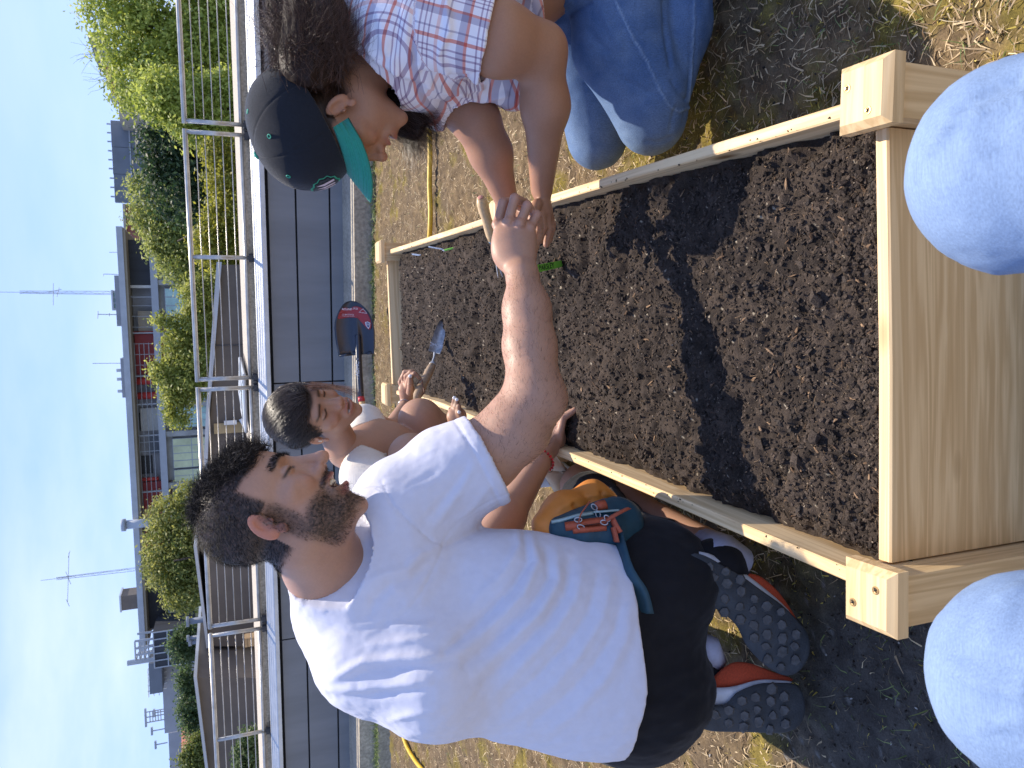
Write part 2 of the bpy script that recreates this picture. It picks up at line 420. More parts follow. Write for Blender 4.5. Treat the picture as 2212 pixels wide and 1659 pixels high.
rail_panel(s_[0]-2.6, s_[0], [s_[0]-1.3], 'steel railing panel in front of the pale green trees, right end of the row')
rail_panel(s_[1], s_[3], [s_[2]], 'steel railing panel with one middle post, between two gaps, dark trees behind')
rail_panel(s_[4], s_[5], [(s_[4]+s_[5])/2], "steel railing panel partly hidden by the man's head")
rail_panel(s_[6], 2*s_[7]-s_[6], [s_[7]], 'steel railing panel in front of the louvred grille, left end of the row')

# --- far things -------------------------------------------------------------
def label_tree(): pass
M_leaf = leafmat('leaves', tr=.5)
M_bark = mat('bark', (0.07, 0.05, 0.035), 0.9, 0.3, 12, 0.5)
def tree(name, label, lobes, trunk, cols, n, leaf, seed, cat='tree', group='trees beyond the railing', shape=None, limbs=6):
    """lobes: (centre, radii) in the world; leaves in clumps spread through each lobe"""
    r = np.random.default_rng(seed)
    o = empty(name, trunk[0], label, cat, group)
    n = int(n*1.5); leaf = leaf*.78
    L = np.array([l[1][0]*l[1][1]*l[1][2] for l in lobes])**(0.72); L /= L.sum()
    V = []; C = []
    for (c, rad), w in zip(lobes, L):
        c = np.array(c, float); rad = np.array(rad, float)
        nc = max(8, int(n*w/28))
        d = r.normal(size=(nc, 3)); d /= np.linalg.norm(d, axis=1)[:, None]
        rr = r.uniform(.35, 1.0, nc)**0.5*(1+0.22*vnoise(d*2.3+seed, seed))
        cc = c + d*rr[:, None]*rad
        hue = r.uniform(0, 1, nc)
        k = 28
        off = r.normal(size=(nc, k, 3))*leaf*1.75
        pts = (cc[:, None]+off).reshape(-1, 3)
        hh = np.repeat(hue, k)+r.normal(size=nc*k)*.18
        # leaves turn outward and a little up
        nrm = np.repeat(d, k, 0)*.6+r.normal(size=(nc*k, 3))*.75+np.array([0, 0, .5]); nrm /= np.linalg.norm(nrm, axis=1)[:, None]
        a = np.cross(nrm, r.normal(size=nrm.shape)); a /= np.linalg.norm(a, axis=1)[:, None]; b = np.cross(nrm, a)
        s = leaf*r.uniform(.55, 1.15, (nc*k, 1))
        q = np.stack([pts-a*s, pts-b*s*.45+a*s*.1, pts+a*s, pts+b*s*.45-a*s*.1], 1)
        V.append(q.reshape(-1, 3))
        col = mixc(cols[0], cols[1], np.clip(hh, 0, 1)); C.append(np.repeat(col, 4, 0))
    V = np.concatenate(V); C = np.concatenate(C)
    npmesh('crown', V, np.arange(len(V)).reshape(-1, 4), M_leaf, o, False, C)
    mb = MB(); b0 = np.array(trunk[0], float); t0 = np.array(trunk[1], float); rt = trunk[2]
    mb.tube([b0, b0*.5+t0*.5+np.array([.2, 0, 0]), t0], [rt, rt*.8, rt*.6], 9)
    for i in range(limbs):
        c, rad = lobes[i % len(lobes)]; e = np.array(c)+r.normal(size=3)*np.array(rad)*.45; m_ = t0*.4+e*.6+np.array([0, 0, -.1*rad[2]])
        mb.tube([t0, m_, e], [rt*.5, rt*.3, rt*.1], 6)
    mb.build('trunk', M_bark, o, True)
    return o
def lob(X, Y, D, rx, rz=None, ry=None): rz = rz or rx; return (Yp(X, Y, D), (rx*D/FPX, (ry or rx)*D/FPX, rz*D/FPX))
LG = ((.20, .26, .03), (.58, .62, .14)); MG = ((.13, .17, .03), (.50, .52, .15)); DG = ((.02, .045, .015), (.10, .16, .06)); YG = ((.14, .16, .015), (.48, .44, .06)); BG = ((.04, .075, .025), (.17, .24, .09))
def tr(Y, D, zt, r=.25): a = Yp(500, Y, D); return ((a[0], D, -12.0), (a[0]+.3, D, zt), r)
tree('leafy_tree', 'tall light green airy tree filling the right edge of the view', [lob(255, 60, 24, 88, 70), lob(330, 130, 24, 100), lob(350, 20, 24, 110), lob(430, 40, 23.6, 110), lob(420, 160, 23.6, 100), lob(500, 100, 23.6, 100), lob(300, 190, 24, 62), lob(520, -20, 23.6, 100), lob(250, -30, 24, 75)], tr(60, 24, -2, .35), LG, 30000, .10, 1)
tree('leafy_tree', 'light green tree beside the gap between two railing panels', [lob(375, 215, 21, 60), lob(440, 240, 21, 75), lob(500, 225, 21, 70), lob(330, 210, 21, 38)], tr(230, 21, -3, .2), LG, 11000, .09, 2)
tree('dark_tree', 'dark glossy evergreen tree below the grey screens', [lob(385, 330, 30, 70), lob(420, 400, 30, 88), lob(460, 300, 29.6, 92), lob(352, 290, 30, 40), lob(490, 420, 29.6, 85), lob(350, 375, 30, 34)], tr(370, 30, -3), DG, 17000, .13, 3)
tree('leafy_tree', 'mid green tree with uneven top beside the dark charcoal siding', [lob(318, 408, 40, 32), lob(358, 460, 39.6, 62), lob(312, 470, 40, 24), lob(352, 530, 39.6, 34), lob(388, 500, 39.2, 62), lob(392, 585, 39, 38), lob(430, 470, 39, 62), lob(450, 570, 39, 60), lob(365, 568, 40, 20)], tr(490, 40, -2, .3), MG, 21000, .14, 4)
tree('leafy_tree', 'yellowish green low tree behind the wires beside the dark tree', [lob(490, 390, 19, 40), lob(500, 470, 19, 50), lob(470, 530, 19, 48), lob(505, 560, 19, 42), lob(475, 330, 19, 34)], tr(470, 19, -3, .18), YG, 10000, .075, 5)
tree('leafy_tree', 'yellow green tree in front of the red panels and columns', [lob(336, 792, 36, 12), lob(362, 805, 36, 26), lob(385, 745, 36, 32), lob(360, 697, 36, 14), lob(342, 690, 36, 8), lob(405, 830, 36, 44), lob(375, 862, 36, 24), lob(430, 780, 36, 55), lob(385, 900, 36, 22), lob(425, 700, 36, 42), lob(440, 640, 36, 40), lob(425, 620, 36, 22)], tr(790, 36, -2, .25), ((.16, .20, .025), (.56, .56, .14)), 19000, .115, 6)
tree('round_tree', 'dense rounded green tree with pale tips left of the red columns', [lob(385, 1180, 33, 62), lob(375, 1120, 33, 48), lob(370, 1230, 33, 48), lob(400, 1280, 33, 42), lob(430, 1150, 32.6, 60), lob(420, 1240, 32.6, 55), lob(350, 1170, 33, 30), lob(415, 1085, 33, 40)], tr(1190, 33, -2, .3), ((.09, .13, .02), (.50, .48, .13)), 22000, .105, 7)
tree('small_tree', 'small dark bushy tree below the steel stair tower', [lob(390, 1390, 36, 20), lob(410, 1375, 36, 24), lob(400, 1415, 36, 18)], tr(1390, 36, -1, .12), BG, 3500, .10, 8)
tree('small_tree', 'dark bushy tree between the vents and the sloping brown wall', [lob(405, 1475, 37, 20), lob(415, 1510, 37, 26), lob(420, 1560, 37, 26), lob(395, 1455, 37, 14), lob(408, 1530, 37, 22), lob(440, 1590, 37, 20)], tr(1510, 37, -1, .15), BG, 5500, .10, 9)
tree('small_tree', 'pale green bush in the lower left corner beside the red tiled roof', [lob(415, 1640, 30, 24), lob(430, 1610, 30, 20), lob(430, 1668, 30, 26)], tr(1640, 30, -1, .12), ((.09, .13, .02), (.28, .30, .08)), 4500, .09, 10)
tree('hedge_shrub', 'dark green shrub behind the lowest wires under the left railing panel', [lob(535, 1625, 12, 22), lob(533, 1660, 12, 22), lob(538, 1590, 12, 14)], (Yp(560, 1630, 12)+np.array([0, 0, -2]), Yp(545, 1630, 12), .05), BG, 3500, .04, 12, 'shrub')
def bare(name, label, pts, D, seed):
    o = None; r = np.random.default_rng(seed); mb = MB()
    for X, Y in pts:
        b = Yp(X, Y, D)
        for k in range(4):
            d = np.array([r.normal()*.5, 0, 1.0]); p = [b]; 
            for j in range(5): d = d+np.array([r.normal()*.45, r.normal()*.2, .05]); p.append(p[-1]+d/np.linalg.norm(d)*.26)
            mb.tube(p, np.linspace(.010, .003, 6), 4)
    ob = mb.build(name, M_bark); tag(ob, label, 'tree', None); return ob
bare('bare_treetop', 'thin bare branches above the red brick block at the skyline', [(215, 100), (212, 120), (240, 165), (242, 182)], 42, 5)

# --- buildings beyond
M_char = mat('charcoal_siding', (0.035, 0.04, 0.05), 0.7, 0.3, 2.0, stretch=(1, 1, .12))
M_white = mat('white_paint', (0.62, 0.62, 0.60), 0.6, 0.08, 4)
M_fasc = mat('roof_fascia', (0.42, 0.44, 0.46), 0.5, 0.1, 2)
M_soff = mat('soffit', (0.32, 0.27, 0.19), 0.8, 0.1, 2)
M_red = mat('red_panel', (0.32, 0.035, 0.035), 0.55, 0.12, 2)
M_redc = mat('red_column', (0.55, 0.06, 0.05), 0.5, 0.1, 2)
M_bcon = mat('building_concrete', (0.34, 0.34, 0.32), 0.9, 0.25, 1.5)
M_bgrey = mat('grey_render', (0.36, 0.36, 0.38), 0.9, 0.12, 1.2)
M_bbrown = mat('brown_render', (0.125, 0.105, 0.088), 0.9, 0.13, 3.0, 0.3, 40)
M_brick = mat('orange_brick', (0.30, 0.11, 0.07), 0.9, 0.2, 6)
M_tan = mat('tan_render', (0.42, 0.36, 0.28), 0.9, 0.12, 2)
M_screen = mat('grey_screen', (0.16, 0.18, 0.21), 0.6, 0.12, 1.5)
M_glass = mat('window_glass', (0.32, 0.50, 0.47), 0.25, 0.3, 0.8, spec=0.8)  # pale green base stands in for sky reflected in the panes
M_glassy = mat('sky_pale_glass', (0.56, 0.60, 0.36), 0.3, 0.2, 1.2)  # yellower panes, bright sky reflection likewise put into the base colour
M_dark = mat('dark_opening', (0.035, 0.035, 0.04), 0.5, 0.3, 2)
M_frame = mat('window_frame', (0.38, 0.41, 0.45), 0.5, 0.05, 3)
M_tile = mat('red_tiles', (0.33, 0.10, 0.05), 0.8, 0.3, 6, stretch=(6, 1, 1))

a = Yp(257, 494, 52); b = Yp(307, 1387, 54.6)
BP = Plane((a[0], a[1], 0), (b-a)*[1, 1, 0])
bld = empty('flat_roof_building', (a[0]*.5+b[0]*.5, 54, -12), 'long flat roofed building with red columns, charcoal siding and greenish windows', 'building')
def bpart(name, M, rects, n0=0, n1=.3, par=None):
    mb = MB()
    for r in rects: BP.boxpx(mb, *r[:4], *(r[4:6] if len(r) > 4 else (n0, n1)))
    return mb.build(name, M, par or bld)
# roof: fascia following its line; soffit under it
zr_ = np.mean([BP.hit(257, 494)[1], BP.hit(282, 878)[1], BP.hit(307, 1387)[1]])
S0 = BP.hit(260, 494)[0]; S1 = BP.hit(305, 1392)[0]
mb = MB(); BP.box(mb, S0, S1, -1.4, 9, zr_-.28, zr_+.05); rf = mb.build('roof', M_fasc, bld)
mb = MB(); BP.box(mb, S0+.2, S1-.2, -1.3, 8.8, zr_-.42, zr_-.285); mb.build('soffit', M_soff, rf)
zfl = np.mean([BP.hit(327, 600)[1], BP.hit(345, 1000)[1]])
mb = MB(); BP.box(mb, S0+1, S1-.5, 0.9, 8, zfl, zr_-.43); mb.build('wall', M_bgrey, bld)
mb = MB(); BP.box(mb, S0+1, S1-.3, 0.3, 8, zfl-8.5, zfl-.4); mb.build('lower_wall', M_bcon, bld)
mb = MB(); BP.box(mb, S0+1, S1-.3, -.3, 8, zfl-.4, zfl-.003); mb.build('floor_slab', M_frame, bld)
def sY(X, Y): return BP.hit(X, Y, 0)[0]
def bsz(name, M, Ya, Yb, z0, z1, n0, n1, X=300): mb = MB(); BP.box(mb, sY(X, Ya), sY(X, Yb), n0, n1, z0, z1); return mb.build(name, M, bld)
zc = zr_-.425
bsz('charcoal_siding', M_char, 518, 616, zfl, zc, .1, .9)
bsz('white_post', M_white, 616, 622, zfl, zc, .05, .35)
bsz('charcoal_siding', M_char, 1266, 1362, zfl-.2, zc, .1, .9)
bsz('white_post', M_white, 1260, 1266, zfl, zc, .0, .4)
bsz('red_panel', M_red, 722, 722+88, zc-1.75, zc-.05, .3, .6)
bsz('red_panel', M_red, 1045, 1122, zc-1.75, zc-.05, .3, .6)
bsz('stone_panel', M_tan, 672, 716, zc-1.9, zc-.3, .3, .6)
for Ya, Yb, h in ((815, 832, 2.0), (848, 864, 2.5), (716, 721, 1.9), (1034, 1042, 1.0), (1148, 1158, 2.2), (1172, 1184, 2.2)):
    mb = MB(); s0 = sY(300, Ya); s1 = sY(300, Yb); r_ = abs(s1-s0)/2; c = BP.w((s0+s1)/2, .2, 0)
    mb.tube([c+[0, 0, zc], c+[0, 0, zc-h]], r_, 14); mb.build('red_column', M_redc, bld, True)
for Y in (811, 718, 872, 940, 1062, 1133, 590+50): bsz('steel_post', M_frame, Y, Y+2.6, zfl, zc, -.15, .05)
for Y in (640, 660, 683, 706, 742, 765, 788, 955, 975): bsz('mullion', M_frame, Y, Y+1.1, zfl, zc, -.15, -.05)
# balcony rail bars
mb = MB()
for k in range(4):
    z = zfl+.3+.27*k; mb.tube([BP.w(sY(340, 740), -.2, z), BP.w(sY(340, 1250), -.2, z)], .022, 5)
mb.build('balcony_rail', M_frame, bld)
# recessed openings on the upper floor
for Ya, Yb, za, zb in ((832, 848, 1.5, 2.9), (895, 935, .9, 2.6), (990, 1030, .6, 2.2), (1185, 1225, .3, 1.6), (1232, 1258, .2, 1.7), (722, 800, .1, 1.0), (1065, 1130, .1, .9)):
    bsz('opening', M_dark, Ya, Yb, zfl+za-.1, min(zfl+zb, zc), .85, .95)
bsz('louvre_panel', M_white, 885, 935, zc-1.3, zc-.1, .7, .82); bsz('louvre_panel', M_screen, 945, 985, zc-2.1, zc-.5, .7, .82)
# lower storey windows: columns at intervals, each window with panes and frame
def bwin(Ya, Yb, z1, z0, M, dark=True):
    f = bsz('window', M_frame, Ya, Yb, z0, z1, .0, .28, X=370)
    n = max(2, int(round((Yb-Ya)/17))); sa, sb = sY(370, Ya), sY(370, Yb); w = (sb-sa)/n; g = w*.06; zs = [z1, z1-(z1-z0)*.36, z1-(z1-z0)*.68, z0]
    mb = MB(); mk = MB()
    for i in range(n):
        for j in range(3):
            t = (mk if (j == 2 and dark) else mb)
            BP.box(t, sa+i*w+g, sa+(i+1)*w-g, -.02, .02, zs[j+1]+abs(g), zs[j]-abs(g))
    p = mb.build('pane', M, f); 
    if dark: mk.build('lower_pane', M_dark, f)
zw1 = zfl-.75
for Ya, Yb, M in ((556, 606, M_glass), (623, 716, M_glass), (728, 800, M_glass), (880, 925, M_glass), (948, 1012, M_glassy), (1016, 1042, M_glassy), (1056, 1100, M_glassy), (1288, 1340, M_glassy), (812, 868, M_glass), (1120, 1200, M_glassy)):
    bwin(Ya, Yb, zw1, zw1-3.1, M); bwin(Ya, Yb, zw1-3.7, zw1-6.0, M, False)
for Y in (611, 722, 806, 874, 937, 1048, 1110): bsz('concrete_pier', M_bcon, Y-6, Y+5, zfl-8, zfl-.405, -.2, .29, X=370)

# things on the roof
def rb(name, label, M, Xt, Xb, Ya, Yb, n0=1.5, n1=4, cat='roof box'):
    mb = MB(); BP.boxpx(mb, Xt, Xb, Ya, Yb, n0, n1); o = mb.build(name, M); 
    return tag(o, label, cat)
def zroof(): return zr_+.055
ch = empty('chimney', BP.w(sY(280, 1300), 2.5, zroof()), 'square brown roof chimney with a thin pale cap', 'chimney')
s0, s1 = BP.hit(280, 1286, 1.5)[0], BP.hit(280, 1317, 1.5)[0]; zq = BP.hit(262, 1300, 1.5)[1]
mb = MB(); BP.box(mb, s0, s1, 1.5, 3, zroof(), zq); mb.build('shaft', M_bbrown, ch)
mb = MB(); BP.box(mb, s0-.08, s1+.08, 1.42, 3.08, zq, zq+.1); mb.build('cap', M_fasc, ch)
pl = empty('roof_plant_box', BP.w(sY(270, 815), 2.5, zroof()), 'low grey roof plant box with small vents on top', 'roof unit')
s0, s1 = BP.hit(270, 774, 1.5)[0], BP.hit(270, 859, 1.5)[0]; zq = BP.hit(262, 815, 1.5)[1]
mb = MB(); BP.box(mb, s0, s1, 1.5, 4, zroof(), zq); mb.build('housing', M_screen, pl)
for Y in (800, 819, 845): mb = MB(); c = BP.w(BP.hit(260, Y, 2)[0], 2, zq); mb.tube([c, c+[0, 0, .3]], .1, 8); mb.build('vent', M_fasc, pl)
lo = empty('roof_lookout', BP.w(sY(255, 645), 2.5, zroof()), 'small glazed roof lookout beside the tall mast', 'roof unit')
s0, s1 = BP.hit(255, 630, 1.5)[0], BP.hit(255, 667, 1.5)[0]; zq = BP.hit(245, 648, 1.5)[1]
mb = MB()
for a_ in np.linspace(s0, s1, 4): BP.box(mb, a_-.05, a_+.05, 1.5, 1.6, zroof(), zq); BP.box(mb, a_-.05, a_+.05, 2.9, 3, zroof(), zq)
BP.box(mb, s0-.1, s1+.1, 1.4, 3.1, zq, zq+.1); mb.build('frame', M_frame, lo)
mb = MB(); BP.box(mb, s0+.06, s1-.06, 1.62, 2.88, zroof(), zq-.01); mb.build('glazing', M_glass, lo)
mb = MB(); BP.box(mb, sY(262, 593), sY(262, 705), 1.2, 1.5, zroof(), zroof()+.5); tag(mb.build('roof_screen', M_screen), 'long low grey screen at the roof edge under the tall mast', 'roof screen')
mb = MB(); cp = BP.w(sY(262, 1067), .3, 0)
# pale flue on the roof edge
fl = empty('flue_pipe', BP.w(BP.hit(290, 1133, -.6)[0], -.6, zfl), 'pale steel flue rising past the roof edge between red panels', 'flue')
c = BP.w(BP.hit(290, 1132, -1.7)[0], -1.7, 0); zq = BP.hit(272, 1132, -1.7)[1]
mb = MB(); mb.tube([c+[0, 0, zfl], c+[0, 0, zq]], .27, 12); mb.build('pipe', M_fasc, fl, True)
mb = MB(); mb.tube([c+[0, 0, zq+.002], c+[0, 0, zq+.25]], .38, 12); mb.build('cowl', M_frame, fl, True)

M_ant = mat('antenna_metal', (0.34, 0.35, 0.37), 0.5, 0.1, 10, metal=.2)
def mast(name, label, Xt, Yt, Xb, Yb, n, lattice, arms, r=.022):
    b_ = BP.w(BP.hit(Xb, Yb, n)[0], n, 0); t_ = BP.w(BP.hit(Xt, Yt, n)[0], n, BP.hit(Xt, Yt, n)[1]); b_ = b_+[0, 0, zroof()]
    mb = MB()
    if lattice:
        k = int((t_[2]-b_[2])/.5)
        for i, off in enumerate(((-.11, 0), (.11, 0), (0, .2))):
            mb.tube([b_+[off[0], off[1], 0], t_+[off[0]*.6, off[1]*.6, -(t_[2]-b_[2])*.15]], r*.8, 5)
        for i in range(k):
            f0, f1 = i/k, (i+1)/k
            if f1 > .85: break
            p0, p1 = b_+(t_-b_)*f0, b_+(t_-b_)*f1; sg = (-1)**i
            mb.tube([p0+[.1*sg, 0, 0], p1+[-.1*sg, 0, 0]], r*.3, 4)
        mb.tube([b_+(t_-b_)*.7, t_], r*.7, 5)
    else: mb.tube([b_, t_], r, 6)
    ob_root = empty(name, b_, label, 'antenna', 'antennas on the far roof')
    mb.build('mast', M_ant, ob_root)
    if arms:
        mb = MB()
        for (X0, Y0, X1, Y1) in arms:
            q0 = BP.w(BP.hit(X0, Y0, n)[0], n, BP.hit(X0, Y0, n)[1]); q1 = BP.w(BP.hit(X1, Y1, n)[0], n, BP.hit(X1, Y1, n)[1])
            mb.tube([q0, q1], r*.8, 5)
        mb.build('crossbar', M_ant, ob_root)
mast('lattice_antenna', 'tallest lattice antenna mast with a crossbar near its top, beside the lookout', 0, 631, 262, 633, 2, True, [(115, 612, 115, 660), (128, 621, 123, 641), (105, 631, 133, 625)])
mast('yagi_antenna', 'tall leaning lattice antenna with long crossed beam, between the round tree and chimney', 88, 1254, 297, 1229, 2, True, [(149, 1194, 146, 1300), (151, 1190, 147, 1205), (143, 1295, 150, 1310), (142, 1235, 153, 1262)])
mast('whip_antenna', 'thin antenna with a short tee head left of the tall mast', 212, 679, 262, 680, 2, False, [(212, 672, 211, 688), (236, 676, 236, 683)], .03)
mast('whip_antenna', 'thin tall plain antenna on the roof plant box', 200, 785, 265, 785, 2, False, None, .022)
mast('whip_antenna', 'thin antenna with a bent tip right of the lookout', 224, 592, 260, 593, 2, False, [(224, 592, 223, 597)], .022)
mast('whip_antenna', 'short thin antenna on the charcoal end of the roof', 236, 545, 258, 545, 2, False, None, .02)

# grey screens, tan roof house, brick block (right)
def solid(name, label, cat, M, Xt, Xb, Ya, Yb, D, depth=4, parent=None, tagit=True):
    xm, ym = (Xt+Xb)/2, (Ya+Yb)/2
    xa, xb = Yp(xm, Ya, D)[0], Yp(xm, Yb, D)[0]; zt_, zb_ = Yp(Xt, ym, D)[2], Yp(Xb, ym, D)[2]
    mb = MB(); mb.box(min(xa, xb), max(xa, xb), D, D+depth, zb_, zt_); o = mb.build(name, M, parent)
    if tagit: tag(o, label, cat)
    return o, (min(xa, xb), max(xa, xb), zb_, zt_)
gs = empty('roof_screen', Yp(300, 350, 50), 'row of three tall grey screens with scalloped tops on a roof', 'roof screen')
for Ya, Yb, Xt in ((263, 319, 240), (320, 377, 243), (378, 437, 247)):
    o, bx_ = solid('screen_panel', None, None, M_screen, Xt, 330, Ya, Yb, 50, .3, gs, False)
    mb = MB()
    for k in range(3): x_ = bx_[0]+(k+.5)*(bx_[1]-bx_[0])/3; mb.tube([[x_, 49.9, bx_[3]], [x_, 49.9, bx_[3]+.2]], .05, 5)
    for k in range(2): mb.box(bx_[0], bx_[1], 49.93, 49.97, bx_[3]-1.0-1.0*k, bx_[3]-.93-1.0*k)
    mb.build('screen_trim', M_frame, gs)
mb = MB()
for Ya, Yb in ((212, 230), (234, 285), (288, 342)):
    A = Yp(293, Ya, 46); B = Yp(295, Yb, 46); mb.tube([A-[0, 0, 1.1], A, B, B-[0, 0, 1.1]], .03, 5)
tag(mb.build('roof_guardrail', M_tan), 'pale looped guardrail on the roof below the grey screens', 'railing')
o, _ = solid('tan_roof_house', 'tan rooftop block left of the light green tree', 'building', M_tan, 256, 420, 191, 262, 48, 6)
solid('roof_vent_cabinet', 'pale grey tapered vent on the tan rooftop block', 'vent', M_fasc, 238, 262, 207, 213, 47.5, .6)
o = solid('brick_block', 'orange brick building with cream roof edge behind the trees', 'building', M_brick, 272, 420, 443, 503, 60, 6)[0]
solid('cornice', None, None, M_tan, 266, 272, 440, 506, 59.8, 6, o, False)
solid('window', None, None, M_dark, 285, 300, 452, 462, 59.9, .3, o, False); solid('window', None, None, M_dark, 283, 300, 470, 482, 59.9, .3, o, False)
solid('brick_block', 'small red brick block poking above the light green tree', 'building', M_brick, 224, 262, 142, 157, 58, 6)
solid('brick_block', 'small grey and red block at the skyline of the light green tree', 'building', M_screen, 190, 230, 70, 84, 60, 6)
# left group
st = empty('stair_tower', Yp(360, 1400, 50), 'dark glazed stair tower with white pipework frame on top', 'building')
o, b1 = solid('tower_wall', None, None, M_char, 331, 420, 1360, 1436, 50, 4, st, False)
mb = MB()
for k in range(6): x_ = b1[0]+k*(b1[1]-b1[0])/5; mb.box(x_-.03, x_+.03, 49.93, 49.99, b1[2], b1[3])
for k in range(5): z_ = b1[3]-k*.75; mb.box(b1[0], b1[1], 49.9, 49.928, z_-.06, z_)
mb.build('tower_frame', M_frame, st)
mb = MB(); xs = [Yp(300, y_, 50.5)[0] for y_ in (1384, 1400, 1414, 1427)]; zt_ = Yp(292, 1405, 50.5)[2]; zb_ = b1[3]
for x_ in xs: mb.tube([[x_, 50.5, zb_], [x_, 50.5, zt_]], .07, 6); mb.tube([[x_, 52, zb_], [x_, 52, zt_]], .07, 6)
for z_ in np.linspace(zb_+.3, zt_, 4): mb.tube([[xs[0], 50.5, z_], [xs[-1], 50.5, z_]], .05, 6); mb.tube([[xs[-1], 50.5, z_], [xs[-1], 52, z_]], .05, 6)
mb.tube([[xs[-1]-.2, 51, zb_], [xs[-1]-.2, 51, zt_+.5]], .16, 8); mb.build('pipe_frame', M_fasc, st)
solid('rooftop_unit', 'dark grey rooftop plant room left of the stair tower', 'roof unit', M_screen, 322, 350, 1432, 1498, 52, 4)
gb = solid('grey_building', 'plain blue grey building left of the stair tower', 'building', M_bgrey, 352, 470, 1428, 1574, 54, 8)[0]
mb = MB()
for y_ in range(1440, 1500, 12): A = Yp(353, y_, 53.8); mb.tube([A-[0, 0, .2], A+[0, 0, .9]], .035, 5)
for k in (0.3, .6, .9): A = Yp(353, 1440, 53.8); B = Yp(355, 1500, 53.8); mb.tube([A+[0, 0, k], B+[0, 0, k]], .03, 5)
mb.build('roof_rail', M_white, gb)
solid('low_building', 'long low grey building at the lower left skyline', 'building', M_bgrey, 366, 470, 1574, 1700, 58, 8)
rt = empty('tiled_house', Yp(410, 1600, 44), 'house with red tiled roof and white eaves in the lower left', 'house')
A, B = Yp(392, 1569, 46), Yp(392, 1625, 46); C_, D_ = Yp(428, 1575, 42), Yp(428, 1632, 42)
mb = MB(); mb.hexa([C_-[0, 0, .1], D_-[0, 0, .1], B-[0, 0, .1], A-[0, 0, .1], C_, D_, B, A]); mb.build('tiled_roof', M_tile, rt)
mb = MB(); mb.box(min(C_[0], D_[0]), max(C_[0], D_[0]), 42.2, 46, C_[2]-4, C_[2]-.15); mb.build('wall', M_white, rt)
for i, (Y_, X_, w_) in enumerate(((1535, 335, 1), (1553, 317, 3), (1573, 330, 1), (1604, 338, 1))):
    A = Yp(362, Y_, 57); Bz = Yp(X_, Y_, 57)[2]; mb = MB()
    for k in range(w_): mb.tube([A+[k*.35, 0, 0], [A[0]+k*.35, 57, Bz]], .04, 5)
    mb.box(A[0]-.25, A[0]+.25+(w_-1)*.35, 56.9, 57.1, Bz, Bz+.12)
    if w_ > 1:
        for z_ in np.linspace(A[2]+.4, Bz-.2, 5): mb.tube([[A[0], 57, z_], [A[0]+.7, 57, z_]], .03, 5)
    tag(mb.build('roof_aerial', M_ant), ['short aerial nearest the grey building on the low lower left roof', 'ladder shaped aerial with double head on the low lower left roof', 'slim tee aerial just below the ladder shaped one', 'slim tee aerial nearest the picture edge, lower left'][i], 'antenna')

# nearer brown rendered roofs right behind the railing
def slab(name, pts, D, depth, M, parent, n=0):
    """flat wall traced corner by corner at distance D, with thickness"""
    f = [Yp(X, Y, D) for X, Y in pts]; k = len(f)
    V = np.array(f+[q+np.array([0, depth, 0]) for q in f]); mb = MB()
    q = np.array([[i, (i+1) % k, (i+1) % k+k, i+k] for i in range(k)]); mb.add(V, q)
    for i in range(1, k-1): mb.f.setdefault(3, []).append(np.array([[0, i, i+1], [k, k+i+1, k+i]]))
    return mb.build(name, M, parent)
bw = empty('brown_roof_wall', Yp(560, 900, 15), 'brown rendered wall with pale sloping metal coping behind the railing', 'building')
slab('wall', [(478, 572), (452, 890), (441, 1100), (433, 1180), (452, 1300), (620, 1300), (600, 572)], 15, 4, M_bbrown, bw)
slab('coping', [(468, 566), (445, 890), (432, 1180), (441, 1180), (453, 890), (479, 566)], 14.85, 4.3, M_fasc, bw)
slab('wall', [(440, 1195), (449, 1300), (449, 1396), (620, 1396), (600, 1195)], 14.4, 4, M_bbrown, bw)
slab('coping', [(418, 1180), (446, 1400), (452, 1400), (425, 1180)], 14.3, 4.3, M_fasc, bw)
mb = MB(); 
for Y in (745, 1010): 
    A = Yp(500, Y, 14.97); mb.box(A[0]-.008, A[0]+.008, 14.97, 15.0, A[2]-1, A[2]+.3)
mb.build('wall_joint', M_dark, bw)
# paler service patch, meter box and pipes
mb = MB(); A, B = Yp(500, 913, 14.98), Yp(500, 935, 14.98); mb.box(min(A[0], B[0]), max(A[0], B[0]), 14.93, 15, Yp(545, 920, 15)[2], Yp(462, 920, 15)[2]); mb.build('service_panel', mat('ochre_panel', (.36, .27, .14), .8, .15, 6), bw)
mb = MB(); A, B = Yp(500, 908, 14.9), Yp(500, 917, 14.9); mb.box(min(A[0], B[0]), max(A[0], B[0]), 14.8, 14.92, Yp(511, 912, 14.9)[2], Yp(484, 912, 14.9)[2]); mb.build('meter_box', M_white, bw)
mb = MB(); mb.tube([Yp(520, 905, 14.8), Yp(530, 922, 14.8), Yp(540, 930, 14.6), Yp(545, 945, 14.4)], .04, 6); mb.build('service_pipe', M_white, bw, True)
# louvre bay and second wall
lb = empty('louvre_bay', Yp(510, 1425, 15), 'recessed bay with blue grey louvred grille in the brown roof walls', 'building')
slab('wall', [(452, 1396), (452, 1462), (620, 1462), (600, 1396)], 16, 3, M_bbrown, lb)
mb = MB(); x0_, x1_ = sorted([Yp(505, 1404, 15.9)[0], Yp(505, 1449, 15.9)[0]]); z0_, z1_ = Yp(545, 1425, 15.9)[2], Yp(476, 1425, 15.9)[2]
mb.box(x0_, x1_, 15.9, 15.99, z0_, z1_); g = mb.build('grille_back', M_dark, lb)
mb = MB(); 
for k in range(13): x_ = x0_+(k+.5)*(x1_-x0_)/13; mb.box(x_-.012, x_+.012, 15.8, 15.88, z0_, z1_)
for k in range(3): z_ = z0_+k*(z1_-z0_)/2; mb.box(x0_, x1_, 15.77, 15.795, z_-.015, z_+.015)
mb.build('grille_bars', M_screen, lb)
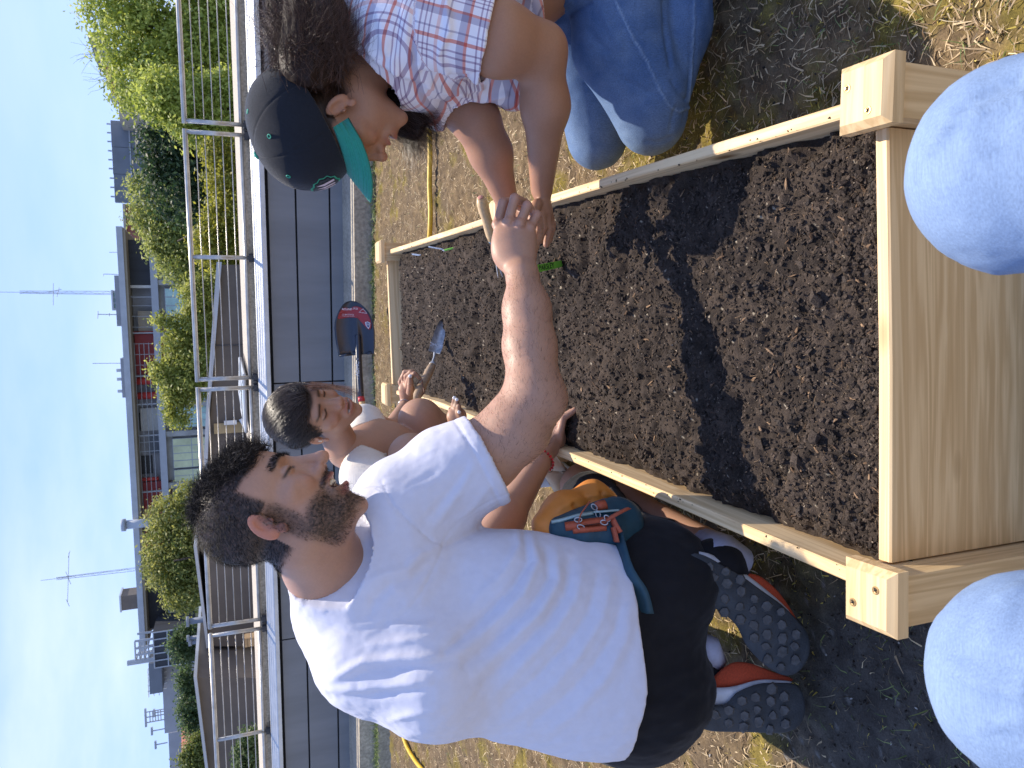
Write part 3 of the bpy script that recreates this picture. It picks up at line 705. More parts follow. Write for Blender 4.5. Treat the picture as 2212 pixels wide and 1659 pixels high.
slab('coping', [(440, 1396), (448, 1462), (456, 1462), (449, 1396)], 15.7, 2, M_fasc, lb)
sw = empty('sloped_roof_wall', Yp(560, 1560, 13), 'brown rendered wall with sloping coping at the lower left behind the railing', 'building')
slab('wall', [(424, 1464), (452, 1700), (640, 1700), (620, 1464)], 13, 4, M_bbrown, sw)
slab('coping', [(418, 1462), (449, 1705), (455, 1705), (425, 1462)], 12.9, 4.3, M_fasc, sw)
for i, (Y, Xt) in enumerate(((1338, 402), (1374, 403), (1384, 407))):
    A = Yp(440, Y, 15.4); zt_ = Yp(Xt, Y, 15.4)[2]; v = empty('vent_pipe', A-[0, 0, .6], ['stubby roof vent pipe with round hood below the chimney', 'slim roof vent pipe, nearer one of the close pair', 'slim roof vent pipe at the far side of the close pair'][i], 'vent')
    r_ = .055 if i == 0 else .035
    mb = MB(); mb.tube([A-[0, 0, .6], [A[0], 15.4, zt_-.05]], r_, 10); mb.build('pipe', M_screen, v, True)
    mb = MB(); mb.tube([[A[0], 15.4, zt_-.048], [A[0], 15.4, zt_]], r_*1.7, 10); mb.build('hood', M_screen, v, True)
cr = empty('wooden_crate', Yp(553, 1388, 12.5), 'small slatted wooden crate on the roof below the grille', 'crate')
A, B = Yp(540, 1378, 12.5), Yp(540, 1397, 12.5); z0_, z1_ = Yp(556, 1388, 12.5)[2], Yp(528, 1388, 12.5)[2]; x0_, x1_ = sorted((A[0], B[0])); 
for k in range(4):
    mb = MB(); zz = z0_+k*(z1_-z0_)/4; mb.box(x0_, x1_, 12.5, 12.52, zz+.004, zz+(z1_-z0_)/4-.004); mb.build('slat', mat('crate_wood', (.36, .24, .12), .8, .2, 20) if k == 0 else bpy.data.materials['crate_wood'], cr)
mb = MB(); mb.box(x0_+.01, x1_-.01, 12.523, 12.8, z0_, z1_-.01); mb.build('crate_core', bpy.data.materials['crate_wood'], cr)
# lower roof deck beyond the ledge with clear pyramid skylight
zd = Yp(600, 800, 12)[2]
m = MB(); m.box(-6, 1.8, 8.0, 15, zd-.3, zd); tag(m.build('lower_roof_deck', M_gravel), kind='structure')
M_dome = mat('milky_skylight', (0.55, 0.62, 0.58), 0.25, 0.08, 6, trans=.25)
nA = min(ng-.55, 1.6); sA, zA = WL.hit(517, 849, nA); apex = WL.w(sA, nA, zA); sL, sR = WL.hit(543, 905, nA)[0], WL.hit(543, 790, nA)[0]
sk = empty('pyramid_skylight', WL.w(sA, nA, zg), 'milky glass pyramid skylight behind the railing gap', 'skylight')
z_ = zg+.035; base = np.array([WL.w(sL, nA-.45, z_), WL.w(sR, nA-.45, z_), WL.w(sR, nA+.45, z_), WL.w(sL, nA+.45, z_)])
V = np.vstack([base, apex[None]]); mb = MB(); mb.add(V, [np.array([[0, 1, 4], [1, 2, 4], [2, 3, 4], [3, 0, 4]])]); mb.build('glazing', M_dome, sk)
mb = MB()
for i in range(4):
    mb.tube([base[i], apex], .009, 5); mb.tube([base[i], base[(i+1) % 4]], .014, 5)
    for t_ in (.33, .66):
        q = base[i]*(1-t_)+base[(i+1) % 4]*t_; mb.tube([q, apex], .006, 4)
mb.build('skylight_frame', M_fasc, sk)
mb = MB(); WL.box(mb, sR-.04, sL+.04, nA-.49, nA+.49, zg+.002, z_-.032); mb.build('skylight_kerb', M_bbrown, sk)
# ================================================================ RAISED BED, SOIL, LAWN
BL = np.array([(-0.291, .765), (-.219, 1.396), (-.185, 1.70), (-.160, 1.95), (-.111, 2.469), (-.078, 2.75), (-.048, 3.1), (-.012, 3.66)])
BR = np.array([(.338, .735), (.376, 1.057), (.404, 1.288), (.469, 1.848), (.505, 2.21), (.565, 2.77), (.60, 3.1), (.662, 3.66)])
ZB = 0.28
def xl(y): return np.interp(y, BL[:, 1], BL[:, 0])
def xr(y): return np.interp(y, BR[:, 1], BR[:, 0])
def bump2(p, s, seed=0): return fbm(p*s, 4, seed)

def woodmat(name, base, dark, rough=0.55, gain=1.0):
    m, n, l, b = newmat(name); b.inputs['Roughness'].default_value = rough; b.inputs['Specular IOR Level'].default_value = .3
    at = n.new('ShaderNodeAttribute'); at.attribute_name = 'gr'
    mp = n.new('ShaderNodeMapping'); mp.inputs['Scale'].default_value = (1.3, 26, 26); l.new(at.outputs['Vector'], mp.inputs['Vector'])
    no = n.new('ShaderNodeTexNoise'); no.inputs['Scale'].default_value = 1.0; no.inputs['Detail'].default_value = 5; no.inputs['Distortion'].default_value = .6; l.new(mp.outputs[0], no.inputs['Vector'])
    mp3 = n.new('ShaderNodeMapping'); mp3.inputs['Scale'].default_value = (3.0, 220, 220); l.new(at.outputs['Vector'], mp3.inputs['Vector'])
    nf = n.new('ShaderNodeTexNoise'); nf.inputs['Scale'].default_value = 1.0; nf.inputs['Detail'].default_value = 3; l.new(mp3.outputs[0], nf.inputs['Vector'])
    ws = n.new('ShaderNodeMath'); ws.operation = 'MULTIPLY'; ws.inputs[1].default_value = 34; l.new(no.outputs['Fac'], ws.inputs[0])
    si = n.new('ShaderNodeMath'); si.operation = 'SINE'; l.new(ws.outputs[0], si.inputs[0])
    a1 = n.new('ShaderNodeMath'); a1.operation = 'MULTIPLY_ADD'; a1.inputs[1].default_value = .26*gain; a1.inputs[2].default_value = .28; l.new(si.outputs[0], a1.inputs[0])
    a2 = n.new('ShaderNodeMath'); a2.operation = 'MULTIPLY_ADD'; a2.inputs[1].default_value = .55*gain; l.new(nf.outputs['Fac'], a2.inputs[0]); l.new(a1.outputs[0], a2.inputs[2])
    a3 = n.new('ShaderNodeMath'); a3.operation = 'SUBTRACT'; a3.inputs[1].default_value = .22; l.new(a2.outputs[0], a3.inputs[0])
    # knots
    mk = n.new('ShaderNodeMapping'); mk.inputs['Scale'].default_value = (3.6, 9, 9); l.new(at.outputs['Vector'], mk.inputs['Vector'])
    vo = n.new('ShaderNodeTexVoronoi'); vo.inputs['Scale'].default_value = 1.0; l.new(mk.outputs[0], vo.inputs['Vector'])
    kr = n.new('ShaderNodeMapRange'); kr.inputs['From Min'].default_value = .07; kr.inputs['From Max'].default_value = .17; kr.inputs['To Min'].default_value = 1; kr.inputs['To Max'].default_value = 0; l.new(vo.outputs['Distance'], kr.inputs['Value'])
    mx = n.new('ShaderNodeMix'); mx.data_type = 'RGBA'; mx.inputs['A'].default_value = (*base, 1); mx.inputs['B'].default_value = (*dark, 1); l.new(a3.outputs[0], mx.inputs['Factor'])
    mk2 = n.new('ShaderNodeMix'); mk2.data_type = 'RGBA'; mk2.inputs['B'].default_value = (dark[0]*.45, dark[1]*.35, dark[2]*.25, 1); l.new(kr.outputs[0], mk2.inputs['Factor']); l.new(mx.outputs['Result'], mk2.inputs['A'])
    l.new(mk2.outputs['Result'], b.inputs['Base Color'])
    bu = n.new('ShaderNodeBump'); bu.inputs['Strength'].default_value = .25; bu.inputs['Distance'].default_value = .001; l.new(nf.outputs['Fac'], bu.inputs['Height']); l.new(bu.outputs[0], b.inputs['Normal'])
    return m
M_wood = woodmat('pine_wood', (.88, .64, .35), (.54, .33, .14))
M_wood2 = woodmat('pine_post_wood', (.78, .56, .30), (.48, .30, .13))
M_screw = mat('brass_screw', (.42, .27, .12), .35, .2, 400, metal=.8)
bed = empty('raised_garden_bed', (.18, 2.2, 0), 'long raised garden bed of pale pine boards filled with dark soil', 'raised bed')
rngb = np.random.default_rng(3)
def gr_for(V, o, d, off):
    d = np.array([d[0], d[1], 0.]); d /= np.linalg.norm(d); q = V-np.array([o[0], o[1], 0]); nrm = np.array([-d[1], d[0], 0])
    return np.stack([q@d+off, q@nrm+off*.37, q[:, 2]+off*.71], 1)
def board(line, z0, z1, th, name='side_board', off=0, M=None):
    """plank following a slightly bowed line, rounded long edges"""
    line = np.array(line); n = len(line); d = np.gradient(line, axis=0); d /= np.linalg.norm(d, axis=1)[:, None]; nn = np.stack([-d[:, 1], d[:, 0]], 1)
    b = .0025; prof = [(-th/2, z0), (-th/2, z1-b), (-th/2+b, z1), (th/2-b, z1), (th/2, z1-b), (th/2, z0)]
    V = np.array([[*(line[i]+nn[i]*a), z] for i in range(n) for a, z in prof]); k = len(prof)
    q = [[i*k+j, (i+1)*k+j, (i+1)*k+(j+1) % k, i*k+(j+1) % k] for i in range(n-1) for j in range(k)]
    mb = MB(); mb.add(V, np.array(q)); e0 = [list(range(k))[::-1], [(n-1)*k+j for j in range(k)]]; mb.f[6] = [np.array(e0)]
    return npmesh(name, V, [np.concatenate(f) for f in mb.f.values()], M or M_wood, bed, False, attrs={'gr': gr_for(V, line[0], line[-1]-line[0], off)})
def dens(a, b, n): return np.array(a)+(np.array(b)-np.array(a))*np.linspace(0, 1, n)[:, None]
def seg(L, y0, y1, n=9): ys = np.linspace(y0, y1, n); return np.stack([np.interp(ys, L[:, 1], L[:, 0]), ys], 1)
board(seg(BL, .80, 1.935), .002, ZB, .02, off=1.3); board(seg(BL, 1.945, 3.62), .002, ZB-.003, .02, off=5.1)
board(seg(BR, .78, 2.195), .002, ZB, .02, off=8.7); board(seg(BR, 2.205, 3.62), .002, ZB-.003, .02, off=12.2)
board([(.300, .735), (0, .747), (-.252, .762)], .002, ZB, .021, 'end_board', 3.3)
board([(.625, 3.675), (.33, 3.68), (.022, 3.685)], .002, ZB, .021, 'end_board', 6.6)
def post(x, y, ang, w=.064, zt=.306, cw=.082, screws=True, name='corner_post', ch=.026, sc=((-.021, .017), (.02, -.02))):
    c, s = math.cos(ang), math.sin(ang); Mx = np.array([[c, -s, 0], [s, c, 0], [0, 0, 1]]); off = rngb.uniform(0, 20)
    mb = MB(); mb.box(-w/2, w/2, -w/2, w/2, 0.002, zt-.0005, Mx, o=(x, y, 0)); V = np.concatenate(mb.v)
    p = npmesh(name, V, [np.concatenate(f) for f in mb.f.values()], M_wood2, bed, False, attrs={'gr': np.stack([V[:, 2]+off, V[:, 0]+off, V[:, 1]], 1)})
    mb = MB(); mb.bevbox(-cw/2, cw/2, -cw/2, cw/2, zt, zt+ch, .009, Mx, (x, y, 0)); V = np.concatenate(mb.v)
    cp = npmesh('post_cap', V, [np.concatenate(f) for f in mb.f.values()], M_wood2, p, False, attrs={'gr': gr_for(V, (x, y), (c, s), off+3)})
    if screws:
        for sx_, sy_ in sc:
            q = np.array([x, y, 0])+Mx@np.array([sx_, sy_, 0]); mb = MB()
            th = np.arange(20)*2*np.pi/20; R1, R2 = .0052, .0038
            ring = lambda r, z: np.stack([q[0]+r*np.cos(th), q[1]+r*np.sin(th), np.full(20, z)], 1)
            V = np.vstack([ring(R1, zt+ch+.0002), ring(R1, zt+ch+.0009), ring(R2, zt+ch+.0010), [[q[0], q[1], zt+ch+.0004]]])
            f = [[k*20+i, k*20+(i+1) % 20, (k+1)*20+(i+1) % 20, (k+1)*20+i] for k in range(2) for i in range(20)]
            mb.add(V, [np.array(f), np.array([[40+i, 40+(i+1) % 20, 60] for i in range(20)])])
            so = mb.build('screw', M_screw, cp)
            mb = MB()
            for a_ in (.5, .5+math.pi/2):
                cc_, s_2 = math.cos(a_), math.sin(a_); mb.box(-.003, .003, -.0006, .0006, .0011, .0014, np.array([[cc_, -s_2, 0], [s_2, cc_, 0], [0, 0, 1]]), o=(q[0], q[1], zt+ch))
            mb.build('screw_slot', M_black, so)
post(.333, .715, -.11, sc=((.012, .022), (-.022, -.012))); post(-.288, .744, -.06, sc=((-.012, .02), (.014, -.016)))
post(.664, 3.672, -.1, .085, .300, .105, False); post(-.020, 3.685, -.1, .085, .300, .105, False)
post(.500, 2.085, -.12, .05, .292, .068, False, 'middle_post', .02); post(-.196, 1.94, .1, .05, .258, .05, False, 'middle_post', .005)

# --- soil inside the bed
M_soil = mat('potting_soil', (1, 1, 1), .92, .5, 420, .9, 700, attr=True, spec=.25)
ys = [.752]
while ys[-1] < 3.67: ys.append(ys[-1]+max(.0036, .0036+.0022*(ys[-1]-1.2)))
ys = np.minimum(np.array(ys), 3.668); nx = 176
T = np.linspace(0, 1, nx)
YY = np.repeat(ys[:, None], nx, 1); XX = (xl(ys)+.0105)[:, None]*(1-T)+(xr(ys)-.0105)[:, None]*T
Pq = np.stack([XX, YY, np.zeros_like(XX)], -1)
def soil_h(Pq):
    x, y = Pq[..., 0], Pq[..., 1]
    z = .238+.010*fbm(Pq*3.0, 3, 5)+.013*fbm(Pq*10, 3, 6)-.012*np.maximum(vnoise(Pq*19, 7)-.25, 0)
    c1 = vnoise(Pq*36, 8)+.25; c2 = vnoise(Pq*78, 9); c3 = vnoise(Pq*170, 10)
    z = z+.0075*np.maximum(c1, -.35)+.0050*np.abs(c2)**.8*np.sign(c2)+.0026*c3
    # finger holes and hand-drawn rows across the bed
    for sx_, sy_, w, dpt, L in ((.34, 1.78, .018, .022, .10), (.32, 1.66, .020, .020, .07), (.20, 1.47, .016, .012, .10), (.30, 2.02, .02, .016, .07), (.12, 1.93, .02, .012, .10), (.15, 2.5, .03, .022, .15), (.28, 2.75, .03, .020, .15), (.1, 2.95, .025, .02, .15), (.3, 3.2, .03, .018, .16), (.35, 3.4, .025, .014, .14), (.2, 2.3, .02, .016, .10), (.38, 2.35, .02, .016, .08)):
        z = z-dpt*np.exp(-((y-sy_+.1*(x-sx_))/w)**2)*sstep(L*1.25, L*.7, np.abs(x-sx_))
    r = np.random.default_rng(11)
    for k in range(75):
        hx, hy = r.uniform(-.2, .55), r.uniform(.8, 3.5); w = r.uniform(.006, .016); z = z-r.uniform(.006, .016)*np.exp(-(((x-hx)**2+(y-hy)**2)/w**2))
    # lower along the boards at the near left, gap along the far board
    z = z-.022*np.exp(-((x-xl(y))/.035)**2)*sstep(2.2, 1.0, y)-.010*np.exp(-((x-xr(y))/.03)**2)
    z = z-.035*np.exp(-((y-3.66)/.035)**2)+.012*np.exp(-((y-.75)/.05)**2)
    return z
ZZ = soil_h(Pq)
lm = fbm(Pq*30, 3, 21); dk = fbm(Pq*5, 2, 22)
scol = mixc((.016, .0115, .009), (.066, .048, .036), np.clip(.5+.55*lm+.2*dk, 0, 1))
spk = _h((XX*330).astype(int), (YY*330).astype(int), np.zeros_like(XX, int), 3)
scol = np.where((spk > .9965)[..., None], np.array([.42, .36, .27]), scol)
V = np.stack([XX, YY, ZZ], -1).reshape(-1, 3); Nn, Mm = XX.shape
ii = (np.arange(Nn-1)[:, None]*Mm+np.arange(Mm-1)[None]).ravel(); Qs = np.stack([ii, ii+1, ii+Mm+1, ii+Mm], 1)
# crumbs: small angular lumps, wood bits and fibres lying on the soil
ico_v = np.array([[0, 0, 1], [.894, 0, .447], [.276, .851, .447], [-.724, .526, .447], [-.724, -.526, .447], [.276, -.851, .447], [.724, .526, -.447], [-.276, .851, -.447], [-.894, 0, -.447], [-.276, -.851, -.447], [.724, -.526, -.447], [0, 0, -1]])
ico_f = np.array([[0, 1, 2], [0, 2, 3], [0, 3, 4], [0, 4, 5], [0, 5, 1], [1, 6, 2], [2, 7, 3], [3, 8, 4], [4, 9, 5], [5, 10, 1], [1, 10, 6], [2, 6, 7], [3, 7, 8], [4, 8, 9], [5, 9, 10], [6, 11, 7], [7, 11, 8], [8, 11, 9], [9, 11, 10], [10, 11, 6]])
def scatter_bed(n, r, bias=.6):
    y = .765+(3.62-.765)*r.uniform(0, 1, n)**(1/bias if bias < 1 else 1)
    t = r.uniform(.015, .985, n); x = (xl(y)+.012)*(1-t)+(xr(y)-.012)*t
    return x, y
def lumps(c, size, r, cols, elong=1.0):
    n = len(c); th = r.uniform(0, 2*np.pi, n); v = ico_v[None]*(1+.28*r.normal(size=(n, 12, 1)))*size[:, None, None]
    v = v*np.stack([np.full(n, elong)*r.uniform(.8, 1.3, n), r.uniform(.6, 1, n), r.uniform(.5, .9, n)], 1)[:, None]
    ca, sa = np.cos(th)[:, None], np.sin(th)[:, None]; tl = r.normal(size=(n, 1))*.4
    x = v[..., 0]*ca-v[..., 1]*sa; y = v[..., 0]*sa+v[..., 1]*ca; z = v[..., 2]+x*tl
    V = np.stack([x, y, z], -1)+c[:, None]
    Fc = (ico_f[None]+(np.arange(n)*12)[:, None, None]).reshape(-1, 3)
    return V.reshape(-1, 3), Fc, np.repeat(cols, 12, 0)
r = np.random.default_rng(44); VS, FS, CS = [V], [Qs], [scol.reshape(-1, 3)]; off = len(V); tri = []
def addl(v, f, c):
    global off
    VS.append(v); tri.append(f+off); CS.append(c); off += len(v)
def onsoil(x, y, dz=0): q = np.stack([x, y, np.zeros_like(x)], 1); return np.stack([x, y, soil_h(q)+dz], 1)
n = 21000; x, y = scatter_bed(n, r); s = r.uniform(.0012, .0042, n)*(1+.6*(r.uniform(0, 1, n) > .97)); addl(*lumps(onsoil(x, y, .0008), s, r, mixc((.016, .0115, .009), (.084, .062, .047), r.uniform(0, 1, n))))
n = 1300; x, y = scatter_bed(n, r); addl(*lumps(onsoil(x, y, .001), r.uniform(.003, .0062, n), r, mixc((.016, .012, .010), (.066, .052, .042), r.uniform(0, 1, n))))
n = 2600; x, y = scatter_bed(n, r); addl(*lumps(onsoil(x, y, .001), r.uniform(.0007, .0016, n), r, mixc((.10, .07, .05), (.42, .34, .25), r.uniform(0, 1, n)**2.5), 1.2))
n = 420; x, y = scatter_bed(n, r); addl(*lumps(onsoil(x, y, .002), r.uniform(.0014, .003, n), r, mixc((.10, .06, .035), (.34, .22, .13), r.uniform(0, 1, n)**2), 3.2))
for bx_, by_, sz in ((.13, .86, .009), (.10, .885, .012), (.16, .93, .008), (-.02, 1.02, .007), (.2, 1.0, .006), (.26, .83, .007), (-.1, .9, .011), (-.14, .95, .012), (-.12, 1.04, .010), (-.05, .84, .009)):
    addl(*lumps(onsoil(np.array([bx_]), np.array([by_]), .004), np.array([sz]), r, np.array([[.06, .045, .035]])))
def ribbons(base, d, length, width, curl, r, K=4, drop=.6):
    n = len(base); t = np.linspace(0, 1, K)
    P_ = np.empty((n, K, 3)); P_[:, 0] = base; dd = d.copy()
    side = np.cross(d, [0, 0, 1.]); side /= np.linalg.norm(side, axis=1)[:, None]+1e-9
    for k in range(1, K):
        dd = dd+np.array([0, 0, -drop/K])*1.0+side*(curl/K)[:, None]; dd /= np.linalg.norm(dd, axis=1)[:, None]
        P_[:, k] = P_[:, k-1]+dd*(length/(K-1))[:, None]
    w = width[:, None]*np.linspace(1, .2, K)[None]
    tw = side+np.array([0, 0, .35])*r.normal(size=(n, 1)); tw /= np.linalg.norm(tw, axis=1)[:, None]
    A = P_-tw[:, None]*w[..., None]; B = P_+tw[:, None]*w[..., None]
    V = np.stack([A, B], 2).reshape(-1, 3)
    b0 = (np.arange(n)*K*2)[:, None]; k = (np.arange(K-1)*2)[None]
    q = np.stack([b0+k, b0+k+1, b0+k+3, b0+k+2], -1).reshape(-1, 4)
    return V, q, K*2
n = 150; y = r.uniform(.78, 3.4, n); sd_ = r.integers(0, 2, n); x = np.where(sd_ == 0, xl(y)+.0105-np.abs(r.normal(size=n))*.0045, xr(y)-.0105+np.abs(r.normal(size=n))*.004); addl(*lumps(np.stack([x, y, np.full(n, ZB+.0006)], 1), r.uniform(.0006, .002, n), r, mixc((.02, .014, .01), (.07, .05, .035), r.uniform(0, 1, n))))
# fine root fibres in the soil
n = 5200; x, y = scatter_bed(n, r); th = r.uniform(0, 2*np.pi, n); dd = np.stack([np.cos(th), np.sin(th), r.uniform(-.05, .35, n)], 1)
v, q, k2 = ribbons(onsoil(x, y, .001), dd, r.uniform(.006, .022, n), r.uniform(.0003, .0008, n), r.normal(size=n)*1.2, r)
VS.append(v); FS.append(q+off); CS.append(np.repeat(mixc((.05, .034, .022), (.19, .13, .08), r.uniform(0, 1, n)**2), k2, 0)); off += len(v)
so = npmesh('planting_soil', np.concatenate(VS), [np.concatenate(FS), np.concatenate(tri)], M_soil, None, False, np.concatenate(CS))
so.data.polygons.foreach_set('use_smooth', np.concatenate([np.ones(len(Qs), bool), np.zeros(len(so.data.polygons)-len(Qs), bool)]))
tag(so, 'dark crumbly potting soil filling the raised bed', 'soil', kind='stuff')

# --- lawn: ground sheet, moss, dry grass
def lawn_h(p): return .012*fbm(p*2.1, 3, 31)+.009*fbm(p*9, 3, 32)-.002
def moss_amt(p): return sstep(-.10, .34, fbm(p*6.5, 4, 41, 2.3, .75)-.06+.22*sstep(2.6, 1.2, p[..., 1])-.12*sstep(3.2, 4.2, p[..., 1]))
def bare_amt(p):
    x, y = p[..., 0], p[..., 1]
    # worn dark soil beside the near left of the bed and behind the kneeling man
    a = np.exp(-(((x+.62)/.33)**2+((y-.95)/.42)**2)**2)
    return np.clip(a*1.1+.15*sstep(.12, .4, fbm(p*3.3, 3, 43)), 0, 1)
M_lawn = mat('lawn_soil', (1, 1, 1), .95, .35, 260, .8, 500, attr=True, spec=.2)
gx = np.arange(-2.9, 2.6, .011); gy = [.15]
while gy[-1] < 5.6: gy.append(gy[-1]+.009+.0035*max(gy[-1]-1.5, 0))
gy = np.array(gy); GX, GY = np.meshgrid(gx, gy); Pg = np.stack([GX, GY, GX*0], -1); GZ = lawn_h(Pg)+.006*vnoise(Pg*45, 33)+.0035*vnoise(Pg*110, 34)
ms = moss_amt(Pg)[..., None]; bm = bare_amt(Pg)[..., None]; nn_ = (fbm(Pg*38, 3, 35)*.5+.5)[..., None]
gc = (1-ms)*((.045, .03, .018)+nn_*np.array([.17, .12, .062]))+ms*((.045, .036, .01)+nn_*np.array([.20, .15, .03]))
gc = gc+.16*sstep(.62, .35, GY)[..., None]*np.array([1, .85, .55])  # lawn nearest the camera paled, out of view, to bounce light onto the end board
gc = gc*(1-bm)+bm*((.035, .030, .026)+nn_*np.array([.07, .062, .052]))
sp2 = _h((GX*160).astype(int), (GY*160).astype(int), np.zeros_like(GX, int), 5); gc = np.where(((sp2 > .985) & (bm[..., 0] > .3))[..., None], np.array([.17, .16, .145]), gc)
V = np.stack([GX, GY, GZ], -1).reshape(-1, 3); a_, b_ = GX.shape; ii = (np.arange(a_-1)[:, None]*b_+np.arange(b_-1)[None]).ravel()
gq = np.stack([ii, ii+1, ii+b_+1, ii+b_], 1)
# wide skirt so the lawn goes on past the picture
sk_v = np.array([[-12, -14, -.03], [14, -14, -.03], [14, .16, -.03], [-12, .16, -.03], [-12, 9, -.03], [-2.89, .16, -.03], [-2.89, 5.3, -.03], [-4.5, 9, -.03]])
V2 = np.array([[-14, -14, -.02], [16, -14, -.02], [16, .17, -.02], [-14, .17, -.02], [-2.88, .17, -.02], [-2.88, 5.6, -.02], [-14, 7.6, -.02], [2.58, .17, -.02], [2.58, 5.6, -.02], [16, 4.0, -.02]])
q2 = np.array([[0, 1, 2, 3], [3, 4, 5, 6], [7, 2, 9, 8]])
g = npmesh('lawn_ground', np.vstack([V, V2]), [gq, q2+len(V)], M_lawn, None, True, np.vstack([gc.reshape(-1, 3), np.tile([.34, .28, .17], (10, 1))]))  # skirt colour lifted so the unseen lawn reflects light at the bed
tag(g, kind='structure')
M_grass = leafmat('grass_blades', tr=.25)
def inbed(x, y, m=.012): return (y > .70) & (y < 3.70) & (x > xl(y)-m) & (x < xr(y)+m)
def kerbclear(x, y): return ((np.stack([x, y, x*0], 1)-WL.O)@WL.n) < .01
def sample(n, r, x0=-2.7, x1=2.3, y0=.25, y1=5.5, pw=1.25):
    m = n*5; x = r.uniform(x0, x1, m); y = r.uniform(y0, y1, m); d = np.hypot(np.hypot(x, y), 1.0)
    # only the wedge the picture could show, plus a margin
    u = x/np.maximum(y*.93+.36, .3); keep = (np.abs(u) < .75) & ~inbed(x, y) & kerbclear(x, y) & (r.uniform(0, 1, m) < (1.15/d)**pw)
    x, y = x[keep][:n], y[keep][:n]; return x, y
def blades(n, r, colf, lf, wf, up, curl=1.5, pw=1.25, K=3, drop=.6, keepf=None, **kw):
    x, y = sample(n, r, pw=pw, **kw); p = np.stack([x, y, x*0], 1)
    if keepf is not None: k = keepf(p, r); p = p[k]
    n = len(p); th = r.uniform(0, 2*np.pi, n); el = r.uniform(*up, n); dd = np.stack([np.cos(th)*np.cos(el), np.sin(th)*np.cos(el), np.sin(el)], 1)
    base = p.copy(); base[:, 2] = lawn_h(p)+r.uniform(-.002, .006, n)
    v, q, k2 = ribbons(base, dd, lf(r, n), wf(r, n), r.normal(size=n)*curl, r, K, drop)
    return v, q, np.repeat(colf(r, n, p), k2, 0)
straw = lambda r, n, p: mixc((.24, .155, .08), (.85, .66, .38), r.uniform(0, 1, n)**1.3)
def mossc(r, n, p): return mixc((.22, .17, .025), (.78, .60, .12), r.uniform(0, 1, n))
def greenc(r, n, p): return mixc((.07, .11, .02), (.27, .32, .10), r.uniform(0, 1, n))
r = np.random.default_rng(91); parts_ = []
parts_.append(blades(62000, r, straw, lambda r, n: r.uniform(.010, .040, n), lambda r, n: r.uniform(.0007, .0020, n), (.05, .9), 1.8, keepf=lambda p, r: r.uniform(0, 1, len(p)) > bare_amt(p)*.93+.35*moss_amt(p)))
parts_.append(blades(70000, r, mossc, lambda r, n: r.uniform(.005, .015, n), lambda r, n: r.uniform(.0007, .0018, n), (.3, 1.4), 2.2, keepf=lambda p, r: r.uniform(0, 1, len(p)) < moss_amt(p)*(1-bare_amt(p)*.9)))
parts_.append(blades(9000, r, greenc, lambda r, n: r.uniform(.012, .035, n), lambda r, n: r.uniform(.0007, .0015, n), (.4, 1.3), 1.2, keepf=lambda p, r: r.uniform(0, 1, len(p)) < .25+sstep(0, .4, fbm(p*2, 2, 77))))
parts_.append(blades(420, r, lambda r, n, p: mixc((.30, .22, .12), (.55, .46, .30), r.uniform(0, 1, n)), lambda r, n: r.uniform(.05, .14, n), lambda r, n: r.uniform(.0004, .0008, n), (.1, .5), .8, K=6, drop=.5, pw=2.4))
# green fringe along the kerb
n = 5200; s_r = r.uniform(-2.2, 4.2, n); nn2 = -.01-np.abs(r.normal(size=n))*.06; cl = r.uniform(0, 1, n) < (.35+.65*sstep(-.1, .5, vnoise(np.stack([s_r*5, s_r*0, s_r*0], 1), 61)))
p = WL.O+WL.e*s_r[:, None]+WL.n*nn2[:, None]; p = p[cl]; n = len(p); th = r.uniform(0, 2*np.pi, n); el = r.uniform(.6, 1.4, n)
v, q, k2 = ribbons(p+[0, 0, 0], np.stack([np.cos(th)*np.cos(el), np.sin(th)*np.cos(el), np.sin(el)], 1), r.uniform(.03, .085, n), r.uniform(.0014, .003, n), r.normal(size=n), r, 4, 1.4)
parts_.append((v, q, np.repeat(mixc((.07, .12, .02), (.30, .36, .10), r.uniform(0, 1, n)), k2, 0)))
VV, QQ, CC = [], [], []; o_ = 0
for v, q, c in parts_: VV.append(v); QQ.append(q+o_); CC.append(c); o_ += len(v)
go = npmesh('dry_grass', np.concatenate(VV), np.concatenate(QQ), M_grass, None, False, np.concatenate(CC)); tag(go, 'short dry straw coloured grass and yellow moss around the bed', 'grass', kind='stuff')
# --- loose gravel and crumbs on the worn earth
r = np.random.default_rng(55); x, y = sample(26000, r, pw=1.6); p = np.stack([x, y, x*0], 1); k = r.uniform(0, 1, len(p)) < bare_amt(p)*.95+.10; p = p[k]; n = len(p); p[:, 2] = lawn_h(p)+.002
v, f, c = lumps(p, r.uniform(.0010, .0036, n), r, mixc((.028, .023, .019), (.13, .11, .09), r.uniform(0, 1, n)**1.6))
w_ = np.repeat(r.uniform(0, 1, n) > .965, 12); c[w_] = (.36, .34, .31)
lg = npmesh('loose_gravel', v, f, M_soil, None, False, c); tag(lg, 'dark earth crumbs and pale grit on the worn ground beside the bed', 'gravel', kind='stuff')
x, y = sample(30000, r, pw=1.6); p = np.stack([x, y, x*0], 1); k = r.uniform(0, 1, len(p)) < bare_amt(p)*.8; p = p[k]; n = len(p); p[:, 2] = lawn_h(p)+.002; th = r.uniform(0, 6.28, n); el = r.uniform(.0, .5, n)
v, q, k2 = ribbons(p, np.stack([np.cos(th)*np.cos(el), np.sin(th)*np.cos(el), np.sin(el)], 1), r.uniform(.006, .028, n), r.uniform(.0004, .001, n), r.normal(size=n)*1.5, r, 4)
rf_ = npmesh('dry_roots', v, q, M_grass, None, False, np.repeat(mixc((.05, .035, .02), (.26, .19, .11), r.uniform(0, 1, n)**1.5), k2, 0)); tag(rf_, 'fine dry roots and stalks on the worn dark earth', 'dry roots', kind='stuff')
